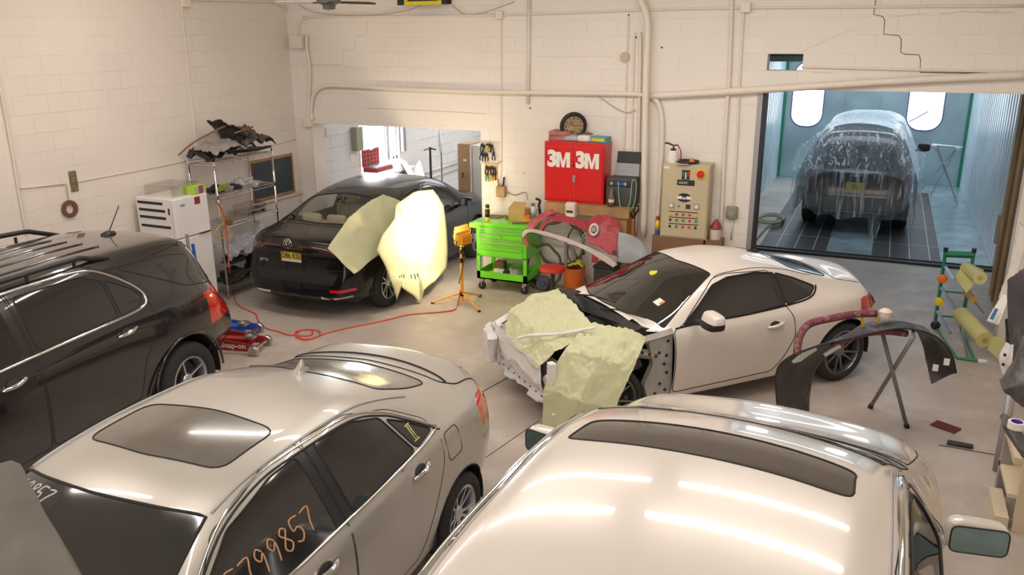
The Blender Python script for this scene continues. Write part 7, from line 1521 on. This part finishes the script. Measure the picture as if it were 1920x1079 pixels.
for i, (px, py, m) in enumerate(spots):
    q = PY(px, py, WY-.025); q.y = WY-.03
    bd = 'wire board' if i < 9 else 'wooden pegboard'; row = 'upper' if (i < 5 or 9 <= i < 13) else 'lower'; k = i if i < 5 else i-5 if i < 9 else i-9 if i < 13 else i-13
    colr = 'yellow-handled' if m is ys else 'teal-handled' if m is tl else 'black'
    lb = '%s pliers, %s from the left in the %s row of the %s' % (colr, ['first', 'second', 'third', 'fourth', 'fifth'][k], row, bd)
    if i == 0: p0.location = q; p0['label'] = lb
    else: dup(p0, q, lb, None, m)
q = PY(940, 358, WY-.05); t = thing('tool_pouch', 'worn tan pouch with tool handles hanging beside the pegboard', 'tool pouch', (q.x, WY-.06, q.z)); MB().rbox(-.07, .07, -.04, .05, -.09, .07, .02).build('pouch_body', mat('leather', (.42, .27, .14), .7, var=.3), t, smooth=True, ang=40)
MB().tube([(-.04, 0, .05), (-.045, 0, .17)], .012, 6).build('tool_handle', M['wood'], t); MB().tube([(.03, 0, .05), (.05, 0, .2)], .014, 6).build('tool_handle', M['dark'], t)
MB().tube([PY(934, 306, WY-.02)-Vector(t.location), PY(942, 302, WY-.06)-Vector(t.location)], .004, 5).build('hook', M['steel'], t)
tag(MB().tube(smoothpath([PY(951, 360, WY-.02), PY(965, 366, WY-.02), PY(985, 361, WY-.03), PY(989, 375, WY-.1)], 5), .005, 5).build('cord_piece', M['brown'], None, smooth=True), 'thin brown cord running from the pouch to the green can', 'cord')

# ------------------------------------------------------------ behind the left bay
t = thing('metal_locker', 'tan and white locker just inside the left bay', 'locker', (0, 0, 0)); YL = 12.75
xa, xb, xc = PY(858, 300, YL).x, PY(881, 300, YL).x, PY(905, 300, YL).x; zt = PY(868, 270, YL).z
MB().rbox(xa, xb+.002, YL, YL+.42, 0, zt, .006).build('locker_body', mat('locker_tan', (.40, .26, .14), .5), t); MB().rbox(xb, xb+.03, YL-.0, YL+.42, .02, zt-.02, .004).build('door', M['white'], t); MB().rbox(xb+.04, xb+.3, YL+.02, YL+.40, 0, zt-.02, .006).build('side_cabinet', M['white'], t)
q = PY(872, 300, YL); MB().box(q.x-.035, q.x+.03, YL-.004, YL, q.z-.02, q.z+.01).build('sticker', M['paperwhite'], t); q = PY(868, 328, YL); MB().rbox(q.x-.008, q.x+.008, YL-.02, YL, q.z-.05, q.z+.04, .004).build('handle', M['dark'], t)
for (px, y0, y1, r, lb) in ((806, 276, 350, .022, 'dark T-handled pole standing behind the black sedan'), (827, 285, 356, .016, 'thin grey pole standing right of the T-handled pole')):
    Y = 12.6; a = PY(px, y0, Y); t = thing('pole', lb, 'pole', (a.x, Y, 0)); MB().cyl((0, 0, 0), (0, 0, a.z), r, 10).build('shaft', M['dark'] if px == 806 else M['grey'], t)
    if px == 806: MB().tube([(-.12, 0, a.z-.06), (0, 0, a.z-.02), (.12, 0, a.z-.04)], .012, 6).build('handle', M['dark'], t)
    else: MB().cyl((0, 0, 0), (0, 0, a.z*.45), r*1.6, 10).build('sleeve', M['dark'], t)
# car front end under masking paper
t = bpy.data.objects.new('papered_hood', None); COL.objects.link(t); tag(t, 'white raised hood edged with masking paper behind the black sedan', 'car hood')
HW = mat('hood_paper', (.72, .66, .48), .6)
def s2(name, rows, m, **k): o = rowsheet(name, rows, m, **k); o.parent = t; return o
Yh = 13.2
s2('paper_edge', [[PY(695, 345, Yh-.3), PY(712, 304, Yh)], [PY(712, 345, Yh-.3), PY(727, 306, Yh)]], M['white'], nu=4, nv=8, amp=.004); s2('paper_edge', [[PY(712, 303, Yh), PY(750, 297, Yh+.1)], [PY(722, 318, Yh-.05), PY(752, 310, Yh+.05)]], HW, nu=4, nv=8, amp=.004)
s2('paper_edge', [[PY(748, 297, Yh+.1), PY(775, 345, Yh-.3)], [PY(762, 303, Yh+.15), PY(790, 345, Yh-.3)]], M['white'], nu=4, nv=8, amp=.004); s2('paper_flap', [[PY(786, 301, Yh+.2), PY(778, 320, Yh), PY(785, 345, Yh-.2)], [PY(788, 302, Yh+.2), PY(795, 325, Yh), PY(800, 345, Yh-.2)]], HW, nu=6, nv=10, amp=.01)
MB().add([PY(727, 318, Yh), PY(752, 308, Yh), PY(775, 345, Yh-.1), PY(722, 345, Yh-.1)], [(0, 1, 2, 3)]).build('engine_opening', M['engine'], t, solid=.05)
for k in range(4): MB().tube([PY(728, 325+5*k, Yh-.05), PY(750, 322+6*k, Yh-.05)], .01, 5).build('grille_bar', M['steel'], t)
# tool case on the window sill, bottles
y1, y2 = PX(677, 290, WX).y, PX(708, 290, WX).y; zc = 1.03
t = thing('tool_case', 'open red socket case leaning in the back room window', 'tool case', (0, 0, 0)); RC = mat('case_red', (.42, .05, .06), .5)
mt = T(WX+.02, (y1+y2)/2, 1.12); d_ = (y2-y1)/2; MB().rbox(0, .3, -d_, d_, -.03, .05, .01, mt).build('case_base', RC, t); MB().rbox(-.02, .02, -d_, d_, .05, .36, .01, mt).build('case_lid', RC, t); MB().box(.02, .28, -d_*.9, d_*.9, .05, .065, mt).build('socket_tray', M['grey'], t)
hb = MB()
for i in range(4):
    for j in range(5): hb.cyl(mt@Vector((.02, -d_*.8+d_*.4*j, .1+.07*i)), mt@Vector((.024, -d_*.8+d_*.4*j, .1+.07*i)), .018, 8)
hb.build('socket_holes', M['dark'], t)
MB().tube([mt@Vector((.02, -.05, .33)), mt@Vector((.03, 0, .35)), mt@Vector((.02, .06, .34))], .012, 6).build('handle', M['paperwhite'], t)
for i, (px, m, lb) in enumerate(((731, M['white'], 'white spray bottle in the back room window'), (737, M['red'], 'red spray bottle in the back room window'))):
    yv = PX(px, 300, WX).y; can('spray_bottle', lb, 'spray bottle', WX+.08, yv, 1.03, .035, .17, m, M['black'], .5, .35)
MB().box(WX-.0, WX+.34, 12.3, 13.65, .99, 1.03).build('window_sill', M['white']); o = bpy.data.objects['window_sill']; o.name = 'trim_10'; struct(o)
q = PX(664, 252, WX); tag(MB().rbox(WX, WX+.12, q.y-.1, q.y+.1, q.z-.28, q.z+.13, .01).build('wall_box', mat('old_green_grey', (.35, .35, .26), .6)), 'narrow olive-grey box on the back room wall left of the window', 'wall box')
q = PX(603, 250, WX); tag(MB().tube(smoothpath([PX(600, 238, WX+.05), PX(606, 262, WX+.05), PX(600, 270, WX+.05), PX(601, 250, WX+.05), PX(610, 238, WX+.05), PX(612, 255, WX+.05)], 5), .016, 8).build('cable_bundle', M['white'], None, smooth=True), 'white cable bundle hanging at the top left of the left bay', 'cable')
q = PX(752, 255, WX); tag(MB().rbox(WX, WX+.08, q.y-.05, q.y+.06, q.z-.3, q.z+.22, .02).build('wall_tool', M['grey']), 'grey tool hung on the back room wall right of the window', 'wall tool')
for pts, lb in (([(790, 326), (860, 304)], 'upper sloping-looking pipe on the back room wall'), ([(790, 338), (860, 315)], 'lower sloping-looking pipe on the back room wall'), ([(825, 245), (827, 285)], 'vertical pipe on the back room wall')):
    tag(MB().tube([PX(a, b, WX+.03) for a, b in pts], .025 if 'vertical' not in lb else .015, 8).build('wall_pipe', M['white'], None, smooth=True), lb, 'pipe')
q = PX(660, 296, WX); tag(MB().box(WX, WX+.006, q.y-.06, q.y+.06, q.z-.07, q.z+.07).build('notice', M['paperwhite']), 'small white notice on the back room wall left of the window', 'notice')

# ------------------------------------------------------------ ceiling fan, heater in the wall
Yf = 8.6; hb_ = PY(617, 14, Yf); t = thing('ceiling_fan', 'grey ceiling fan hanging at the top of the view', 'ceiling fan', hb_); 
MB().lathe([(0, -.03), (.07, -.02), (.08, .03), (.14, .05), (.15, .2), (.05, .24), (0, .24)], 28).build('motor', mat('fan_grey', (.10, .10, .11), .4), t, smooth=True, ang=40); MB().cyl((0, 0, .24), (0, 0, CEIL-hb_.z), .015).build('down_rod', M['dark'], t)
FW = mat('fan_blade_light', (.62, .62, .66), .4)
for a, m in ((205, FW), (325, mat('fan_blade_dark', (.12, .085, .06), .5)), (85, M['dark'])):
    mm = Rz(radians(a-14))@T(0, 0, .06)@Rx(radians(12)); MB().prism(rpoly([(.12, -.03), (.24, -.06), (.66, -.065), (.70, 0), (.66, .065), (.24, .06), (.12, .03)], .03), -.004, .004, 'z', mm).build('blade', m, t); MB().prism([(.06, -.02), (.2, -.03), (.2, .03), (.06, .02)], -.008, -.004, 'z', mm).build('blade_bracket', M['dark'], t)
a, b = PY(746, 10, WY), PY(847, 10, WY); MB().box(a.x, b.x, WY-.01, WY+.0, a.z, a.z+.55).build('wall_recess', M['dark'], wallb)
c1, c2 = PY(762, 10, WY-.25), PY(826, 10, WY-.25); t = thing('wall_heater', 'yellow-rimmed fan unit set in the wall at the top edge', 'fan unit', ((c1.x+c2.x)/2, WY-.25, c1.z+.01)); hw = (c2.x-c1.x)/2
MB().box(-hw, hw, 0, .24, 0, .5).build('housing', M['dark'], t)
for g in ((-hw-.02, hw+.02, -.03, 0, -.01, .04), (-hw-.02, -hw+.03, -.03, 0, .04, .5), (hw-.03, hw+.02, -.03, 0, .04, .5), (-hw-.02, hw+.02, -.03, 0, .46, .52)): MB().rbox(*g, .006).build('frame', mat('bright_yellow', (.75, .62, .02), .4), t)
for k in range(8): MB().box(-hw+.03, hw-.03, -.01, 0, .06+.05*k, .072+.05*k).build('grille_bar', M['grey'], t)

# ------------------------------------------------------------ paint booth contents
def flat_poly(name, pts, z0, z1, m, label=None):
    o = MB().prism([(PZ(a, b, 0).x, PZ(a, b, 0).y) for a, b in pts], z0, z1).build(name, m); struct(o); return o
def grate_mat():
    m = mat('grate', (.075, .07, .07), .5, .3); nt = m.node_tree; n = nt.nodes; b = n['Principled BSDF']; g = n.new('ShaderNodeNewGeometry'); br = n.new('ShaderNodeTexBrick'); nt.links.new(g.outputs['Position'], br.inputs['Vector']); br.offset = 0
    br.inputs['Scale'].default_value = 1; br.inputs['Brick Width'].default_value = .29; br.inputs['Row Height'].default_value = 1.5; br.inputs['Mortar Size'].default_value = .008; br.inputs['Color1'].default_value = (.09, .085, .085, 1); br.inputs['Color2'].default_value = (.07, .065, .065, 1); br.inputs['Mortar'].default_value = (.45, .5, .52, 1)
    w_ = n.new('ShaderNodeTexWave'); w_.bands_direction = 'Y'; w_.inputs['Scale'].default_value = 14; nt.links.new(g.outputs['Position'], w_.inputs['Vector']); mx = n.new('ShaderNodeMix'); mx.data_type = 'RGBA'; mx.blend_type = 'MULTIPLY'; mx.inputs['Factor'].default_value = .4; nt.links.new(br.outputs['Color'], mx.inputs['A']); nt.links.new(w_.outputs['Color'], mx.inputs['B']); nt.links.new(mx.outputs['Result'], b.inputs['Base Color']); return m
gm = grate_mat(); xl0, xl1 = PZ(1424, 461, 0).x, PZ(1547, 474, 0).x; xr0, xr1 = PZ(1634, 480, 0).x, PZ(1765, 496, 0).x
GRL, GRR = (-1.62, -.74), (-.02, .90)
struct(MB().box(xl0, xl1, 14.0, 20.2, 0, .006).build('floor_grate', gm)).name = 'floor_2'; struct(MB().box(xr0, xr1, 13.98, 20.2, 0, .006).build('floor_grate', gm)).name = 'floor_3'
cl = mat('hose_olive', (.36, .34, .20), .6); pts = []
for i in range(40): a = 2*pi*i/13; pts.append(PZ(1448+24*cos(a)-i*.1, 407+8*sin(a)+i*.15, .03+.002*i))
pts += [PZ(1440, 425, .03), PZ(1430, 434, .03), PZ(1416, 452, .03), PZ(1410, 462, .03)]
tag(MB().tube(smoothpath(pts, 3), .018, 8).build('air_hose', cl, None, smooth=True), 'olive air hose coiled on the booth floor at the left wall', 'hose')
# folded door leaves at the right of the opening
WD = mat('door_wood_edge', (.38, .26, .13), .6, var=.2); DK = mat('door_dark', (.035, .028, .022), .6)
for k in range(5):
    y = 11.15+.30*k; o = struct(MB().box(1.53, 1.9, y, y+.05, .02, 2.95).build('door_%d' % (k+1), WD if k % 2 == 0 else mat('door_brown%d' % k, (.16, .11, .06), .6))); MB().box(1.56, 1.88, y+.05, y+.29, .02, 2.95).build('leaf_core', DK, o)
MB().rbox(1.50, 1.56, 12.45, 12.53, .7, 1.1, .01).build('handle', M['grey'], bpy.data.objects['door_5'])

def booth_suv():
    root = thing('suv', 'dark SUV wrapped in clear film inside the paint booth', 'car', (-.34, 17.8, 0), radians(89.2))
    S = dict(x0=-2.32, x1=2.3, dx=.14, top=[(-2.32, 1.05), (-2.2, 1.18), (-2.05, 1.45), (-1.85, 1.70), (-1.5, 1.76), (0, 1.78), (.4, 1.72), (1.2, 1.2), (2.0, 1.08), (2.3, .85)], rz=[(-2.32, 1.0), (-2.2, 1.14), (-2.05, 1.4), (-1.85, 1.63), (-1.5, 1.70), (0, 1.72), (.4, 1.65), (1.1, 1.17), (2.0, 1.02), (2.3, .8)],
        rw=[(-2.32, .62), (-1.85, .60), (0, .64), (1.0, .72), (2.3, .6)], bz=[(-2.32, .95), (-2.1, 1.1), (0, 1.1), (1.2, 1.05), (2.3, .7)], bw=[(-2.32, .78), (-1.8, .85), (1.2, .86), (2.3, .76)], w=[(-2.32, .86), (-1.8, .91), (2.3, .86)], sw=[(-2.32, .8), (-1.8, .86), (2.3, .8)], sz=[(-2.32, .42), (2.3, .35)], fz=[(-2.32, .36), (2.3, .3)],
        kr=[(.3, .06), (.5, 0), (.75, .05), (1.2, .08)], kf=[(.3, .1), (.6, 0), (1, .15)], taper=[(-2.32, .93), (-2.1, .975), (-1.8, 1), (2.0, .95), (2.3, .85)], bowr=.1)
    c = Car(root, S, mat('brown_black_paint', (.045, .028, .026), .3, .3, coat=.8), 2)
    c.cut('rear_window', 'r', rpoly([(-.60, 1.12), (.60, 1.12), (.52, 1.52), (-.52, 1.52)], .05), M['tglass'], seam=.006); c.cut('bumper', 'r', rpoly([(-1.0, .40), (1.0, .40), (1.0, .64), (-1.0, .64)], .03), mat('bumper_grey', (.10, .095, .09), .5), seam=.006)
    for s in (1, -1): c.cut('tail_light', 'r', rpoly([(s*.70, 1.08), (s*.95, 1.08), (s*.95, .72), (s*.74, .72)], .03), M['taillens'], seam=.004); c.cut('door_window', 's', rpoly([(-1.9, 1.15), (.8, 1.12), (.35, 1.6), (-1.75, 1.62)], .05), M['tglass'], side=s, both=False, seam=.005)
    for ax in (-1.4, 1.45): c.cut('arch', 's', arch_poly(ax, .37, .43, .2), rm=True, seam=0)
    side_mirror(c, .95, 1.15, M['black'], -1, off=.08, w=.24, h=.17, d=.12, outy=.88, yaw=0, lens=False)
    c.finish()
    for s in (1, -1):
        for ax in (-1.4, 1.45): wheel(root, ax, s*.78, .37, .24, s, 6, .6)
    rm = Matrix(((0, 0, -1, 0), (-1, 0, 0, 0), (0, 1, 0, 0), (0, 0, 0, 1)))
    pc, _ = c.onsurf('r', 1, (0, .80)); plate(root, T(pc.x-.01, 0, .82)@rm, '1J82'); bc, _ = c.onsurf('r', 1, (0, 1.03)); MB().lathe([(0, 0), (.09, 0), (.085, .01), (0, .012)], 28, T(bc.x, 0, 1.03)@rm@Matrix.Diagonal((1, .42, 1, 1))).build('oval_emblem', M['chrome'], root, smooth=True)
    MB().box(-2.0, 2.0, -.7, .7, .3, .4).build('floor_pan', M['dark'], root); c.strip('wiper', 'r', [(0, 1.14), (.12, 1.4)], M['black'], .01)
    # clear film: hangs from the roof over sides and tail
    import mathutils.noise as N
    rt = bpy.data.objects.new('plastic_film', None); COL.objects.link(rt); rt.location = root.location; rt.rotation_euler = root.rotation_euler; tag(rt, 'clear plastic masking film draped over the booth SUV', 'masking film')
    prof = [(-1.0, .26), (-.99, .6), (-.98, .95), (-.92, 1.15), (-.80, 1.45), (-.66, 1.72), (-.5, 1.84), (-.2, 1.90), (.2, 1.90), (.5, 1.84), (.66, 1.72), (.80, 1.45), (.92, 1.15), (.98, .95), (.99, .6), (1.0, .26)]
    ppts = smoothpath([Vector((0, y, z)) for y, z in prof], 5); nP = len(ppts)
    xs = [-2.50+.06*i for i in range(66)]
    vs = []
    for i, x in enumerate(xs):
        for j, p in enumerate(ppts):
            k = 1.0; xx = x; zz = p.z
            # tail leans forward towards the roof
            if x < -1.9: xx = x+.38*max(0, (p.z-1.05)/.8)*min(1, (-1.9-x)/.5)
            hem = .10*N.noise(Vector((x*3, p.y*2, 3)))
            if j in (0, nP-1): zz += hem
            f = N.noise(Vector((x*6, j*.12, 0)))*.03+N.noise(Vector((x*2, j*.5, 5)))*.015
            if x > .9: zz = min(zz, 1.9-(x-.9)*.9) if zz > .9 else zz
            vs.append((xx, p.y*(1+f), zz+f*.6))
    fs = [(i*nP+j, (i+1)*nP+j, (i+1)*nP+j+1, i*nP+j+1) for i in range(len(xs)-1) for j in range(nP-1)]
    F = film_mat('masking_film', (.85, .92, .97), .10); MB().add(vs, fs).build('side_drape', F, rt, smooth=True, recalc=False)
    # tail drape
    vs = []; nu, nv = 60, 40
    for i in range(nu+1):
        y = -1.04+2.08*i/nu; ztop = 1.86-.30*max(0, (abs(y)-.5)/.54)**1.2*1.4
        for j in range(nv+1):
            t = j/nv; hem = .34+.16*N.noise(Vector((y*3.3, 1, 8)))-(.34 if .28 < -y < .48 else 0)
            z = ztop*(1-t)+hem*t; x = -2.12 if z > 1.75 else -2.14-.34*min(1, (1.75-z)/.65)
            fold = .05*N.noise(Vector((y*9, z*1.2, 2)))+.025*N.noise(Vector((y*22, z*1.5, 4)))
            x += fold-.03
            vs.append((x, y+.03*N.noise(Vector((y*7, z*2, 9))), z))
    fs = [(i*(nv+1)+j, (i+1)*(nv+1)+j, (i+1)*(nv+1)+j+1, i*(nv+1)+j+1) for i in range(nu) for j in range(nv)]
    MB().add(vs, fs).build('tail_drape', F, rt, smooth=True, recalc=False)
booth_suv()
def xstand(px0, px1, py, label, Y):
    t = thing('trim_stand', label, 'stand', (0, 0, 0)); A_ = PY(px0, py, Y); B_ = PY(px1, py+4, Y)
    fl1, fl2 = PZ(1729, 354, 0), PZ(1790, 367, 0); fl3 = PZ(1745, 367, 0)
    for a, b in ((A_, fl2), (A_+Vector((.05, .1, 0)), Vector((A_.x+.6, Y+.45, 0))), (B_, fl1), (B_, fl3)): b = Vector((b.x, b.y, 0)); MB().tube([a, b], .014, 8).build('leg', M['steel'], t)
    MB().tube([A_.lerp(B_, -.1), A_.lerp(B_, 1.2)], .022, 8).build('top_bar', M['alu'], t); MB().rbox(A_.x-.05, A_.x+.05, A_.y-.05, A_.y+.05, A_.z-.06, A_.z, .02).build('clamp', M['cream'], t); MB().rbox(B_.x-.05, B_.x+.05, B_.y-.05, B_.y+.05, B_.z-.06, B_.z, .02).build('clamp', M['cream'], t)
    MB().tube([A_.lerp(B_, .3)+Vector((0, 0, -.35)), A_.lerp(B_, .9)+Vector((0, 0, -.35))], .012, 6).build('cross_bar', M['steel'], t)
xstand(1752, 1796, 272, 'crossed-leg silver stand right of the wrapped SUV', 18.6)
tag(MB().tube([PY(1704, 229, 19.5), PY(1741, 209, 19.5)], .012, 6).build('rod', M['blue']), 'thin blue rod sticking up beside the wrapped SUV', 'rod')
